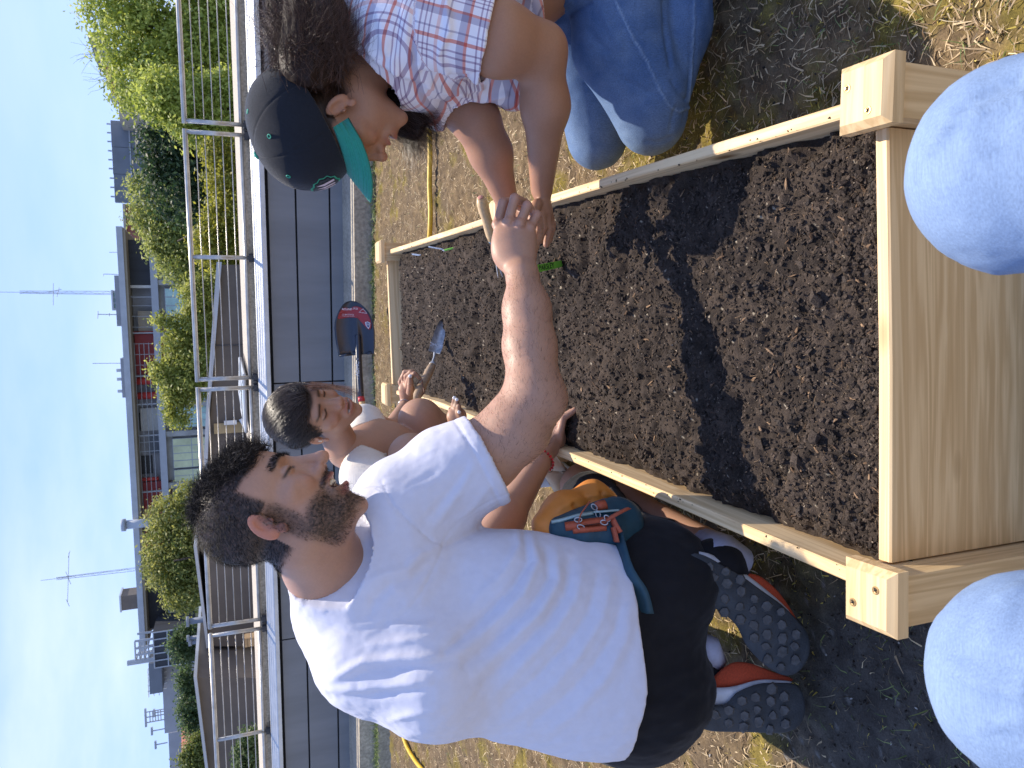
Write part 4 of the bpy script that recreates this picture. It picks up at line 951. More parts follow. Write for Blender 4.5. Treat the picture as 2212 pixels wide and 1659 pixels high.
# --- yellow hose
M_hose = mat('yellow_hose', (.62, .40, .03), .5, .25, 60, .3, 200)
pts = [Zp(X, Y, .03) for X, Y in ((928, 180), (927, 260), (929, 330), (928, 400), (930, 460), (928, 512))]
pts = pts+[np.array([.62, 3.02, .03])] if False else pts
p2 = [Zp(X, Y, .022) for X, Y in ((862, 1545), (868, 1580), (880, 1615), (898, 1645), (920, 1675), (930, 1720))]
hs = empty('garden_hose', pts[-1], 'yellow garden hose snaking across the dry grass behind the bed', 'hose')
def smoothpts(p, n):
    p = np.array(p); t = np.arange(len(p)); tt = np.linspace(0, len(p)-1, n); out = []
    for x in tt:
        i = min(int(x), len(p)-2); f = x-i; p0 = p[max(i-1, 0)]; p1 = p[i]; p2_ = p[i+1]; p3 = p[min(i+2, len(p)-1)]
        out.append(.5*((2*p1)+(-p0+p2_)*f+(2*p0-5*p1+4*p2_-p3)*f*f+(-p0+3*p1-3*p2_+p3)*f**3))
    return np.array(out)
mid = [np.array([.40, 3.95, .022]), np.array([.1, 4.1, .022]), np.array([-.6, 4.25, .022]), np.array([-1.3, 4.35, .022])]
mb = MB(); mb.tube(smoothpts(pts+[np.array([.70, 3.86, .022]), np.array([.56, 3.93, .022])]+mid+p2, 180), .0125, 10); ho = mb.build('hose_tube', M_hose, hs, True)
# ================================================================ PEOPLE
def D(dx, dy, dz):     # direction given as picture-right, picture-down, away
    v = -U*dx - R*dy + F*dz; return v/np.linalg.norm(v)
def frame(f, up):
    f = f/np.linalg.norm(f); up = up-f*np.dot(up, f); up /= np.linalg.norm(up); r_ = np.cross(f, up)
    return np.array([r_, f, up])     # rows: local x (right), y (forward), z (up)
def proj(V):
    q = V-CAM; d = q@F; return 1106-(q@U)/d*FPX, 829.5-(q@R)/d*FPX, d
def pdist(X, Y, line):
    """distance in picture units to a polyline, and how far along"""
    best = np.full(X.shape, 1e9); par = np.zeros(X.shape); L = len(line)-1
    for i in range(L):
        a = np.array(line[i], float); b = np.array(line[i+1], float); ab = b-a
        t = np.clip(((X-a[0])*ab[0]+(Y-a[1])*ab[1])/(ab@ab), 0, 1)
        d = np.hypot(X-a[0]-t*ab[0], Y-a[1]-t*ab[1]); m = d < best
        best = np.where(m, d, best); par = np.where(m, (i+t)/L, par)
    return best, par
def vnormals(V, Q):
    n = np.zeros_like(V); 
    for f in (Q if isinstance(Q, list) else [Q]):
        a, b, c = V[f[:, 0]], V[f[:, 1]], V[f[:, 2]]; fn = np.cross(b-a, c-a)
        for k in range(f.shape[1]): np.add.at(n, f[:, k], fn)
    return n/(np.linalg.norm(n, axis=1)[:, None]+1e-12)
def box_of(pts, m): pts = np.array(pts); return pts.min(0)-m, pts.max(0)+m
def joinV(parts):
    V, Q, o = [], [], 0
    for v, q in parts: V.append(v); Q.append(q+o); o += len(v)
    return np.concatenate(V), np.concatenate(Q)

def head_sdf(q, open_=0.0, nose=1.0, female=False, jaw=1.0):
    """q: local metres; origin between the ears, y forward, z up"""
    ax = np.abs(q[..., 0]); qa = np.stack([ax, q[..., 1], q[..., 2]], -1)
    d = ell(q, (0, -.006, .052), (.0745, .097, .082))
    d = su(d, ell(q, (0, .030, .030), (.066, .062, .062)), .02)
    d = su(d, ell(q, (0, .036, -.030), (.056, .056, .062)), .025)
    d = su(d, ell(qa, (.030, .012, -.055), (.026, .040, .034)), .022)
    d = su(d, ell(q, (0, .052, -.078-open_*.02), (.034*jaw, .036, .026)), .022)
    d = su(d, ell(q, (0, .074, -.098-open_*.022), (.018*jaw, .014, .013)), .016)
    d = su(d, ell(qa, (.044, .056, -.010), (.020, .022, .016)), .018)
    if open_: d = su(d, ell(qa, (.036, .072, -.022), (.017, .015, .014)), .010)
    d = su(d, ell(qa, (.022, .086, .036), (.024, .010, .007)), .012 if not female else .02)
    d = ss(d, ell(qa, (.034, .099, .017), (.017, .015, .012)), .010)
    d = su(d, ell(qa, (.033, .078, .015), (.0145, .0125, .0105)), .003)
    d = ss(d, fcone(qa, (.020, .0925, .0125), (.044, .084, .0118), .0016, .0012, (0, 0, 1), .8), .002)
    # nose
    b = cone(q, (0, .090, .026), (0, .112*nose**.3, -.016), .0075, .0105); t = ell(q, (0, .1165*nose**.3, -.022), (.0105, .012, .0105))
    b = su(b, t, .008); b = su(b, ell(qa, (.0125, .102, -.027), (.0075, .011, .0085)), .006)
    b = su(b, fcone(q, (0, .074, .022), (0, .094, -.026), .010, .0165, (0, 1, 0), 1.0), .006)
    b = ss(b, ell(qa, (.0068, .1095, -.0375), (.0032, .005, .004)), .002)
    d = su(d, b, .012)
    # mouth
    zu = -.050+open_*.004; zl = -.064-open_*.016
    d = su(d, ell(q, (0, .083, -.058-open_*.006), (.030, .019, .022)), .012)
    up = fcone(qa, (.0, .1015, zu), (.025+open_*.006, .086, zu-.003+open_*.006), .0052, .0022, (0, 1, 0), 1.1)
    lo = fcone(qa, (.0, .0985-open_*.003, zl), (.022+open_*.006, .085, zl+.005+open_*.006), .0062, .0025, (0, 1, 0), 1.1)
    d = su(d, su(up, lo, .002), .004)
    if open_:
        d = ss(d, ell(q, (0, .096, (zu+zl)/2), (.0235+.010*open_, .020, .0115*open_+.002)), .003)
    else: d = ss(d, fcone(qa, (0, .108, -.0565), (.026, .088, -.0560), .0013, .001, (0, 0, 1), 1), .003)
    # ear
    e = ell(qa, (.0765, -.008, .002), (.0065, .0165, .029), frame(np.array([-.32, 1, -.15]), np.array([0, .2, 1.]))[[0, 1, 2]])
    e = ss(e, ell(qa, (.0845, -.0035, .003), (.0078, .0098, .0185)), .003)
    e = su(e, ell(qa, (.080, .007, -.004), (.004, .004, .006)), .003)
    e = su(e, ell(qa, (.0765, .004, -.026), (.0045, .008, .010)), .005)
    e = ss(e, ell(qa, (.083, .002, -.004), (.006, .005, .007)), .003)
    return su(d, e, .005)
def head_color(q, skin, lip, brow, beard=None, browth=1.0, seed=0, blush=.25):
    ax = np.abs(q[:, 0]); y, z = q[:, 1], q[:, 2]
    c = np.tile(np.array(skin, float), (len(q), 1))*(1+.05*fbm(q*60, 3, seed)[:, None])
    red = np.array([1.18, .86, .80])*np.array(skin)
    bl = np.exp(-(((ax-.042)/.022)**2+((z+.02)/.02)**2))*(y > .03)+np.exp(-((ax/.016)**2+((z+.022)/.014)**2))*(y > .09)+.9*(ax > .0765)*(np.abs(z) < .04)
    c = mixc(c, red, 0) if False else c*(1-(bl*blush)[:, None])+red*(bl*blush)[:, None]
    return c
# ---------------- materials
def skinmat(name, rough=.48): return mat(name, (.5, .3, .2), rough, .05, 250, .12, 900, attr=True, spec=.35, sss=.12)
M_skin = skinmat('skin')
M_hair = mat('hair_strands', (.02, .02, .02), .6, .1, 20, attr=True, spec=.22)
M_hairg = mat('glossy_hair', (.02, .02, .02), .36, .1, 20, attr=True, spec=.55)
M_tee = mat('white_cotton', (.64, .64, .725), .9, .03, 60, .35, 1100, sheen=.15, spec=.15)
M_blackc = mat('black_cloth', (.013, .013, .016), .9, .15, 40, .4, 700, sheen=.1, spec=.2)
M_nail = mat('nail', (.62, .42, .36), .25, 0)
M_wnail = mat('white_nail_varnish', (.80, .80, .80), .15, 0)
M_teeth = mat('teeth', (.78, .72, .58), .25, .05, 100)

def capsules(p, L, k):
    d = None
    for a, b, ra, rb in L:
        e = cone(p, a, b, ra, rb); d = e if d is None else su(d, e, k)
    return d
def finger(p, pts, rs): 
    d = None
    for i in range(len(pts)-1):
        e = cone(p, pts[i], pts[i+1], rs[i], rs[i+1]); d = e if d is None else su(d, e, .003)
    return d

# ---------------------------------------------------------------- the man in the white T-shirt
HM = P(603, 1118, 1.26); fm = D(.42, -.90, .08); um = D(-.90, -.42, -.02); BM = frame(fm, um); SM = 0.975
m_neck = P(700, 1226, 1.33); m_ls = P(790, 1425, 1.33); m_rs = P(885, 1085, 1.40)
m_elb = P(1154, 850, 1.40); m_wr = P(1128, 592, 1.475); m_hand = P(1112, 500, 1.50)
m_lelb = P(1030, 1215, 1.62); m_lwr = P(1168, 995, 1.90); m_lh = P(1205, 948, 1.97)
m_hipR = P(1370, 1270, 1.50); m_hipL = P(1370, 1490, 1.48)
m_kneeR = P(1262, 1052, 2.06); m_kneeL = P(1230, 1330, 2.15)
m_ankR = P(1560, 1195, 1.50); m_ankL = P(1500, 1440, 1.50)
# right fist
hn = D(0.0, 0.0, -1)                                   # back of the hand faces the camera
KN = [P(1074, 486, 1.515), P(1098, 480, 1.498), P(1123, 484, 1.492), P(1145, 494, 1.505)]
PP = [P(1087, 438, 1.520), P(1112, 428, 1.500), P(1139, 444, 1.498), P(1159, 464, 1.512)]
DD_ = [P(1106, 434, 1.550), P(1134, 438, 1.536), P(1153, 462, 1.530), P(1165, 486, 1.540)]
TT_ = [P(1122, 448, 1.562), P(1146, 452, 1.556), P(1158, 474, 1.55), P(1164, 494, 1.55)]
def man_hand(p):
    d = fcone(p, m_wr, P(1108, 528, 1.50), .0295, .034, hn, .60)
    d = su(d, fcone(p, P(1104, 545, 1.50), P(1094, 498, 1.508), .030, .022, hn, .55), .02)
    d = su(d, fcone(p, P(1116, 545, 1.50), P(1130, 500, 1.506), .029, .021, hn, .6), .02)
    for i in range(4): d = su(d, finger(p, [KN[i], PP[i], DD_[i], TT_[i]], [.0102, .0094, .0084, .0074]), .002)
    for i in range(4): d = su(d, ell(p, KN[i]+hn*.005, (.0105, .0105, .0105)), .004)
    d = su(d, finger(p, [P(1146, 540, 1.525), P(1160, 512, 1.545), P(1164, 490, 1.56)], [.015, .011, .0085]), .008)
    return d
def man_arm(p):
    d = U_([cone(p, m_rs, P(1045, 985, 1.415), .066, .065), cone(p, P(1045, 985, 1.415), P(1115, 924, 1.405), .065, .061), cone(p, P(1115, 924, 1.405), m_elb, .061, .052)], .02)
    d = su(d, cone(p, m_elb, P(1144, 745, 1.43), .050, .0475), .02)
    d = su(d, cone(p, P(1144, 745, 1.43), P(1138, 668, 1.45), .0475, .0405), .02)
    d = su(d, cone(p, P(1138, 668, 1.45), m_wr, .0405, .0285), .03)
    d = su(d, ell(p, P(1185, 868, 1.40), (.028, .028, .028)), .03)
    return d
def man_leftarm(p):
    d = capsules(p, [(m_ls, m_lelb, .055, .043), (m_lelb, (m_lelb*.6+m_lwr*.4), .045, .043), ((m_lelb*.6+m_lwr*.4), m_lwr, .043, .028)], .025)
    d = su(d, fcone(p, m_lwr, m_lh, .030, .034, U, .6), .015)
    for i in range(4):
        b = m_lh+D(0, 1, 0)*(-.03+.02*i)*.9; b = m_lh+R*(.0)+F*(.030-.019*i)*1.0-U*.0
        t = b+R*.055-U*.012; t2 = t+R*.02-U*.03
        d = su(d, finger(p, [b, t, t2], [.011, .0095, .008]), .006)
    return d
neck0 = HM+(np.array([0, -.018, -.05])*SM)@BM
def man_headneck(p):
    q = ((p-HM)@BM.T)/SM
    d = head_sdf(q, .75, 1.15, jaw=1.1)*SM
    n = su(cone(p, neck0, m_neck, .056, .063), cone(p, HM+(np.array([0, .03, -.075])*SM)@BM, m_neck+D(.1, -1, 0)*.02, .040, .058), .02)
    d = su(d, n, .02)
    # nape muscle to shoulders
    return su(d, cone(p, m_neck, (m_ls+m_rs)/2, .058, .045), .03)
def man_core(p):
    return U_([cone(p, (m_ls+m_rs)/2+F*.03, P(1050, 1345, 1.42), .075, .10), cone(p, P(1050, 1345, 1.40), P(1350, 1390, 1.46), .10, .12), cone(p, m_ls+F*.03, m_rs+F*.02, .05, .055)], .05)
def man_legs(p):
    d = U_([cone(p, m_hipR, m_kneeR, .085, .064), cone(p, m_hipL, m_kneeL, .085, .060), cone(p, m_kneeR, m_ankR, .055, .034), cone(p, m_kneeL, m_ankL, .055, .034)], .02)
    d = su(d, ell(p, m_kneeR*.6+m_ankR*.4+U*.0, (.055, .055, .055)), .03)
    return d
parts_ = []
lo, hi = box_of([HM, m_neck], .155); parts_.append(sdfmesh(man_headneck, lo, hi, .0021))
nhead = len(parts_[0][0])
fr = lambda p: su(man_arm(p), man_hand(p), .012)
lo, hi = box_of([P(1020, 985, 1.41), m_elb, m_wr]+PP+TT_, .075); parts_.append(sdfmesh(fr, lo, hi, .0024))
lo, hi = box_of([m_ls, m_lelb, m_lwr, m_lh], .085); parts_.append(sdfmesh(man_leftarm, lo, hi, .0038))
lo, hi = box_of([m_hipR, m_hipL, m_kneeR, m_kneeL, m_ankR, m_ankL], .10); parts_.append(sdfmesh(man_legs, lo, hi, .005))
lo, hi = box_of([m_ls, m_rs, P(1350, 1390, 1.46)], .14); parts_.append(sdfmesh(man_core, lo, hi, .009))
V, Q = joinV(parts_); q = ((V-HM)@BM.T)/SM
ax, y, z = np.abs(q[:, 0]), q[:, 1], q[:, 2]; ishead = (np.arange(len(V)) < nhead) & (z > -.135)
SK = np.array([.43, .245, .165]); HAIRC = np.array([.018, .015, .015])
col = head_color(q, SK, None, None, seed=3)
nz_ = fbm(q*420, 3, 9); nz2 = fbm(q*np.array([60, 60, 60]), 3, 19)
# beard: jaw, chin, moustache, sideburns; scalp region
jl = sstep(-.012, -.040, z+.42*(y-.02))*sstep(-.125, -.10, z)*sstep(-.008, .018, y)
side = sstep(.045, .062, ax)*sstep(.038, .020, y)*sstep(-.012, .006, y)*sstep(-.085, -.055, z)*sstep(.03, .0, z)
chk = sstep(-.030, -.052, z-.30*(y-.055))*(1-np.exp(-((ax/.030)**4+((z+.060)/.020)**4))*(y > .07))
must = np.exp(-(((z+.0385+.25*ax)/.0055)**2))*sstep(.040, .030, ax)*(y > .07)
beard = np.clip(np.maximum(np.maximum(jl*chk, side*.8), must*1.2), 0, 1)
beard *= 1-np.exp(-((ax/.02)**2+((z+.083)/.008)**2))*.7*(y > .07)
hair_line = .068+.030*sstep(.045, .0, ax)*0
scalp = np.maximum(sstep(.060, .072, z-.55*np.maximum(y-.055, 0)*0-.10*np.maximum(ax-.05, 0)+.9*np.minimum(.070-y, 0)), 0)
scalp = np.maximum(scalp, sstep(.035, .022, y+.10*z)*sstep(-.062, -.045, z+.15*y)*1.0*((z > .018) | (y < -.022)))
scalp = np.clip(scalp*(1-1.0*(ax > .0775)), 0, 1)
dark = np.clip(np.maximum(beard*(.82+.4*nz_), scalp*(.92+.2*nz_)), 0, .97)*ishead
lipm = ishead*np.clip(np.exp(-(((z+.046)/.004)**2+(ax/.026)**4))+np.exp(-(((z+.080)/.0065)**2+(ax/.026)**4)), 0, 1)*(y > .082)
col = mixc(col, (.46, .15, .13), lipm*.9)
browm = ishead*np.exp(-(((z-.0375-.10*np.maximum(.03-np.abs(ax-.03), 0)+.15*np.maximum(ax-.036, 0))/.0052)**2))*sstep(.006, .013, ax)*sstep(.058, .046, ax)*(y > .05)
dark = np.maximum(dark, browm*(.92+.3*nz_)); 
slit = ishead*np.exp(-(((z-.0125)/.0030)**2))*sstep(.014, .020, ax)*sstep(.056, .048, ax)*(y > .06); dark = np.maximum(dark, slit*.92)
mouthin = ishead*(np.abs(z+.0585) < .0165)*(ax < .026)*(y < .084)*(y > .05); col = mixc(col, (.10, .02, .02), mouthin*1.0)
col = mixc(col, HAIRC, np.clip(dark, 0, 1))
# reddish ear, knuckles
col = np.where((ishead & (ax > .077))[:, None], col*np.array([1.10, .86, .84]), col)
for k in KN+PP: w = np.exp(-(np.linalg.norm(V-k, axis=1)/.013)**2); col = col*(1-w[:, None]*.35)+np.array([.62, .30, .24])*w[:, None]*.35
man = npmesh('person', V, Q, M_skin, None, True, col)
tag(man, 'bearded man in a white T-shirt kneeling left of the bed, seen from behind, laughing', 'person')
Nv = vnormals(V, Q)
# teeth
mb = MB()
for i in range(-4, 5):
    c = HM+(np.array([i*.0054, .0935-.0012*i*i*.5, -.0530-.0012*abs(i)*.3])*SM)@BM
    v = ico_v*np.array([.0033, .003, .0060 if abs(i) < 3 else .005]); mb.add((v@BM)+c, ico_f)
tm = mb.build('teeth', M_teeth, man, True)
# hair: clipped sides + curly top + beard
r = np.random.default_rng(12)
def pick(mask, n):
    i = np.where(mask)[0]; return r.choice(i, n)
def grow(idx, n, length, comb, lift, curl, K, jitter=.002, Vv=V, Nn=None, freq=1.5):
    Nn = Nv if Nn is None else Nn
    p0 = Vv[idx]+r.normal(size=(len(idx), 3))*jitter*.5-Nn[idx]*.0008; n_ = Nn[idx]
    cmb = comb-n_*(comb*n_).sum(1)[:, None]; d = n_*lift+cmb*(1-lift)+r.normal(size=(len(idx), 3))*curl*.5; d /= np.linalg.norm(d, axis=1)[:, None]
    ph = r.uniform(0, 6.28, len(idx)); a = np.cross(d, n_+.01); a /= np.linalg.norm(a, axis=1)[:, None]+1e-9; b = np.cross(d, a)
    pts = np.empty((len(idx), K, 3)); pts[:, 0] = p0; st = (length/(K-1))[:, None] if np.ndim(length) else length/(K-1)
    fq = freq*r.uniform(.7, 1.3, len(idx))
    for k in range(1, K):
        w = (np.cos(ph+k*fq)[:, None]*a+np.sin(ph+k*fq)[:, None]*b)*curl*1.6
        dd = d+w; dd /= np.linalg.norm(dd, axis=1)[:, None]; pts[:, k] = pts[:, k-1]+dd*st
    return pts
def L2W(v): return (np.asarray(v, float))@BM
hv = np.array([1 if k else 0 for k in ishead])
topm = ishead & (scalp > .5) & (z > .096-.32*np.clip(y, -.06, .05)+.012*vnoise(q*40, 8)); sidem = ishead & (scalp > .35) & ~topm; bm_ = ishead & (beard > .25) & (y > -.03)
def hcol(n, lo=.4, hi=1.6, grey=.12): 
    c = HAIRC*r.uniform(lo, hi, n)[:, None]; g_ = r.uniform(0, 1, n) < grey; c[g_] = np.array([.10, .09, .088]); return c
S = []; C_ = []
i = pick(sidem, 7000); pts1 = grow(i, 0, r.uniform(.004, .008, len(i))*(1+1.1*np.clip(z[i]/.09, 0, 1.3)), L2W((0, -.5, -1)), .45, .25, 4)
strands(pts1, .00028, M_hair, 'clipped_hair', man, hcol(len(i), .2, .8, .04))
i = pick(topm, 5200); pts2 = grow(i, 0, r.uniform(.014, .040, len(i)), L2W((0, .8, .4)), .50, .60, 8, freq=.9)
strands(pts2, .00042, M_hair, 'curly_hair', man, hcol(len(i), grey=.16))
frm = ishead & (scalp > .5) & (y > .045) & (z > .07); i = pick(frm, 1100) if frm.any() else []
if len(i):
    pts3 = grow(i, 0, r.uniform(.03, .062, len(i)), L2W((0, 1, .35)), .35, .60, 9, freq=1.0); strands(pts3, .00042, M_hair, 'fringe_curls', man, hcol(len(i), grey=.2))
i = pick(bm_, 6500); pts4 = grow(i, 0, r.uniform(.003, .0075, len(i)), L2W((0, .3, -1)), .35, .4, 4); strands(pts4, .00022, M_hair, 'beard', man, hcol(len(i), .25, .85, .08))
bi = ishead & (browm > .45); i = pick(bi, 700); pts5 = grow(i, 0, r.uniform(.005, .009, len(i)), L2W((0, -.8, .35)), .25, .15, 4); strands(pts5, .00028, M_hair, 'eyebrow', man, hcol(len(i), grey=0))
# arm hair
am = (np.arange(len(V)) >= nhead) & (np.arange(len(V)) < nhead+len(parts_[1][0]))
Xp, Yp_, dp = proj(V); fa = am & (Yp_ > 590) & (Yp_ < 1010); w = r.uniform(0, 1, len(V)) < .8
i = pick(fa & w, 5000); pts6 = grow(i, 0, r.uniform(.008, .016, len(i)), (m_wr-m_elb)/.3+r.normal(size=(len(i), 3))*.2, .13, .26, 5, freq=.6)
strands(pts6, .00015, M_hair, 'arm_hair', man, np.tile([.05, .03, .02], (len(i), 1))*r.uniform(.6, 2, (len(i), 1)))

# --- T-shirt
sp_ = D(.97, .24, .05)
def tee_body(p):
    a, b = P(810, 1305, 1.385), P(1265, 1390, 1.40)
    d = fcone(p, a, b, .150, .186, F, .66)
    d = su(d, fcone(p, P(1120, 1380, 1.37), P(1310, 1420, 1.39), .165, .165, F, .75), .05)
    d = su(d, fcone(p, P(792, 1425, 1.30), P(868, 1105, 1.385), .078, .084, F, .95), .07)
    d = su(d, ell(p, P(930, 1440, 1.315), (.12, .12, .10)), .06)
    d = su(d, cone(p, (m_ls+m_rs)/2, P(715, 1238, 1.325), .10, .071), .05)
    return d
def tee_sleeve(p):
    a, b = P(880, 1085, 1.392), P(1056, 990, 1.415)
    return su(cone(p, a, b, .088, .083), cone(p, P(960, 1010, 1.41), b, .078, .083), .02)
def tee_lsleeve(p): return cone(p, P(800, 1430, 1.35), P(930, 1370, 1.50), .085, .085)
cb0, cb1 = P(880, 1085, 1.392), P(1056, 990, 1.415); sa = (cb1-cb0)/np.linalg.norm(cb1-cb0)
hemn = (P(1350, 1400, 1.4)-P(900, 1320, 1.4)); hemn /= np.linalg.norm(hemn)
colc = P(668, 1222, 1.318); coln = (m_neck-neck0); coln /= np.linalg.norm(coln)
def tee(p):
    d = su(su(tee_body(p), tee_sleeve(p), .035), tee_lsleeve(p), .03)
    # cuff, hem and neck openings
    d = np.maximum(d, np.where(((p-cb0)@sa > .06) & (cone(p, cb0, cb1+sa*.05, .12, .12) < 0), (p-(cb1-sa*.002))@sa, -1))
    hem = (p-P(1378, 1430, 1.36))@hemn - .055*np.clip(((p-P(1378, 1430, 1.36))@(-R))/.2, -1.3, .1)*-1*-1
    d = np.maximum(d, hem)
    d = np.maximum(d, np.where(cone(p, neck0, m_neck+coln*.1, .105, .105) < 0, -(p-colc)@coln, -1))
    # hollow at the openings
    arm_in = np.minimum(man_arm(p)-.005, 1); d = np.maximum(d, -np.maximum(arm_in, -((p-(cb1-sa*.03))@sa)))
    nk = cone(p, neck0, m_neck, .061, .066); d = np.maximum(d, -np.maximum(nk, (p-colc)@coln-.015))
    return d
lo, hi = box_of([P(640, 1300, 1.2), P(700, 1560, 1.25), P(1390, 1600, 1.3), P(1060, 905, 1.45), P(1100, 1300, 1.6)], .06)
Vt, Qt = sdfmesh(tee, lo, hi, .0036)
Nt = vnormals(Vt, Qt); Xt, Yt, dt = proj(Vt); fc = np.clip(-(Nt@F)*2.0+.5, 0, 1)
def T(l): return [(603.5+.4047*x, 987.5+.4047*y) for x, y in l]
ridges = [([(300, 1180), (450, 1095), (620, 1078), (760, 1075), (900, 1062)], 11, .008), ([(250, 1240), (420, 1240), (560, 1222), (700, 1212), (800, 1203)], 10, .006), ([(600, 1400), (700, 1375), (860, 1352)], 8, .004),
 ([(440, 690), (560, 625), (680, 600), (760, 520), (850, 480)], 11, .006), ([(600, 900), (740, 905), (810, 890)], 9, .004), ([(480, 1005), (640, 990), (800, 958)], 9, .004), ([(180, 700), (300, 600), (430, 480), (500, 380)], 14, .003),
 ([(1340, 420), (1380, 560), (1300, 740), (1100, 930), (950, 1060)], 11, .0075), ([(1480, 500), (1490, 660), (1400, 820), (1200, 1010), (1050, 1150)], 11, .007), ([(1620, 580), (1580, 760), (1460, 940), (1300, 1100), (1150, 1260)], 12, .006),
 ([(1770, 660), (1720, 860), (1600, 1060), (1440, 1240), (1250, 1380)], 12, .005), ([(1870, 800), (1850, 980), (1740, 1180), (1600, 1340), (1450, 1460)], 12, .004), ([(1250, 330), (1290, 470), (1200, 620), (1050, 760)], 10, .005),
 ([(1030, 60), (960, 180), (880, 290), (820, 380)], 9, .004), ([(1120, 150), (1040, 260), (960, 350)], 8, .003), ([(680, 180), (800, 150), (920, 60)], 12, .003), ([(90, 830), (150, 700), (230, 560), (330, 430)], 7, .003)]
valleys = [([(300, 1215), (480, 1150), (640, 1130), (800, 1118), (1000, 1060)], 12, .007), ([(330, 1290), (500, 1270), (680, 1255), (860, 1220)], 10, .004), ([(520, 760), (600, 680), (700, 650), (800, 560)], 12, .006), ([(480, 850), (500, 760), (560, 710)], 12, .004),
 ([(1310, 400), (1325, 560), (1240, 700), (1040, 900), (880, 1040)], 9, .009), ([(1425, 480), (1440, 640), (1340, 800), (1150, 980), (990, 1110)], 9, .008), ([(1555, 540), (1530, 720), (1420, 890), (1250, 1060), (1090, 1210)], 10, .007), ([(1700, 620), (1650, 830), (1530, 1010), (1370, 1180), (1200, 1320)], 10, .006),
 ([(1830, 740), (1790, 930), (1670, 1130), (1520, 1290), (1350, 1420)], 10, .0045), ([(880, 475), (1000, 415), (1120, 350), (1200, 290)], 8, .008), ([(540, 125), (600, 250), (700, 350), (820, 450), (880, 472)], 2.6, .0035), ([(1000, 60), (920, 170), (840, 270), (780, 340)], 9, .004)]
dsp = np.zeros(len(Vt))
for L_, w, h in ridges: d_, pr = pdist(Xt, Yt, T(L_)); dsp += h*.85*np.exp(-(d_/w)**2)*np.sin(np.clip(pr*.9+.05, 0, 1)*np.pi)**.5
for L_, w, h in valleys: d_, pr = pdist(Xt, Yt, T(L_)); dsp -= h*.75*np.exp(-(d_/w)**2)*np.sin(np.clip(pr*.9+.05, 0, 1)*np.pi)**.5
# sleeve hem double line
cuffd = (Vt-cb1)@sa; insl = tee_sleeve(Vt) < .006
dsp += np.where(insl, -.0016*np.exp(-((cuffd+.024)/.003)**2)+.001*sstep(-.022, -.018, cuffd), 0)
cold = (Vt-colc)@coln; dsp += np.where(cold < .05, -.0014*np.exp(-((cold-.020)/.002)**2), 0)
qs = np.stack([(Vt@sp_)*5+(Vt@U)*2, (Vt@R)*9, (Vt@F)*6], 1)
dsp += .0035*fbm(qs*1.6, 3, 51)*fc+.0022*fbm(np.stack([Vt@sp_*14, Vt@R*30+Vt@U*12, Vt@F*20], 1), 3, 53)+.0010*fbm(Vt*55, 2, 52)
Vt = Vt+Nt*(dsp*fc)[:, None]
npmesh('t_shirt', Vt, Qt, M_tee, man, True)

# --- shorts and buttocks
butR, butL = P(1405, 1262, 1.475), P(1400, 1478, 1.455)
def shorts(p):
    d = U_([ell(p, butR, (.125, .125, .125)), ell(p, butL, (.125, .125, .125)), cone(p, P(1330, 1290, 1.46), P(1330, 1480, 1.44), .13, .13)], .05)
    d = su(d, fcone(p, m_hipR, m_kneeR*.80+m_hipR*.20, .115, .080, F, .9), .05)
    d = su(d, cone(p, m_hipL, m_kneeL*.85+m_hipL*.15, .11, .085), .05)
    d = su(d, cone(p, P(1430, 1180, 1.62), P(1485, 1250, 1.53), .055, .06), .04)
    e = (m_kneeR-m_hipR); e /= np.linalg.norm(e); kp = m_kneeR-e*.085
    return np.maximum(d, np.where(np.linalg.norm(p-m_kneeR, axis=-1) < .2, (p-kp)@e, -1))
lo, hi = box_of([butR, butL, m_kneeR, m_kneeL, m_hipR], .15); Vs, Qs_ = sdfmesh(shorts, lo, hi, .005)
Ns = vnormals(Vs, Qs_); Vs = Vs+Ns*(.007*fbm(np.stack([Vs@F*12, Vs@R*20, Vs@U*9], 1), 3, 61)+.003*fbm(np.stack([Vs@F*30, Vs@R*50, Vs@U*22], 1), 2, 62)+.0035*np.sin((Vs@R)*90+(Vs@U)*60+4*fbm(Vs*6, 2, 4))*np.exp(-(np.linalg.norm(Vs-P(1330, 1100, 1.75), axis=1)/.16)**2))[:, None]
npmesh('shorts', Vs, Qs_, M_blackc, man, True)

# --- shoes: lugged sole, white midsole, orange upper
M_rub = mat('rubber_sole', (.045, .052, .062), .75, .25, 40, .5, 300); M_lug = mat('rubber_lug', (.085, .085, .088), .8, .35, 90, .4, 300)
M_mid = mat('white_midsole', (.52, .55, .62), .6, .15, 40); M_or = mat('orange_knit', (.50, .07, .025), .85, .2, 300, .8, 900); M_sock = mat('sock', (.40, .42, .55), .9, .1, 60, .5, 600)
def Q2(l): return [(1097+.4379*x, 932.6+.4379*y) for x, y in l]
def inpoly(x, y, poly):
    c = np.zeros(np.shape(x), bool); n = len(poly)
    for i in range(n):
        x1, y1 = poly[i]; x2, y2 = poly[(i+1) % n]; m = ((y1 > y) != (y2 > y)) & (x < (x2-x1)*(y-y1)/(y2-y1+1e-12)+x1); c ^= m
    return c
def resample(poly, n):
    p = np.array(poly+[poly[0]], float); s = np.r_[0, np.cumsum(np.hypot(*np.diff(p, axis=0).T))]; t = np.linspace(0, s[-1], n, endpoint=False)
    q = np.stack([np.interp(t, s, p[:, 0]), np.interp(t, s, p[:, 1])], 1)
    for _ in range(3): q = .5*q+.25*(np.roll(q, 1, 0)+np.roll(q, -1, 0))
    return q
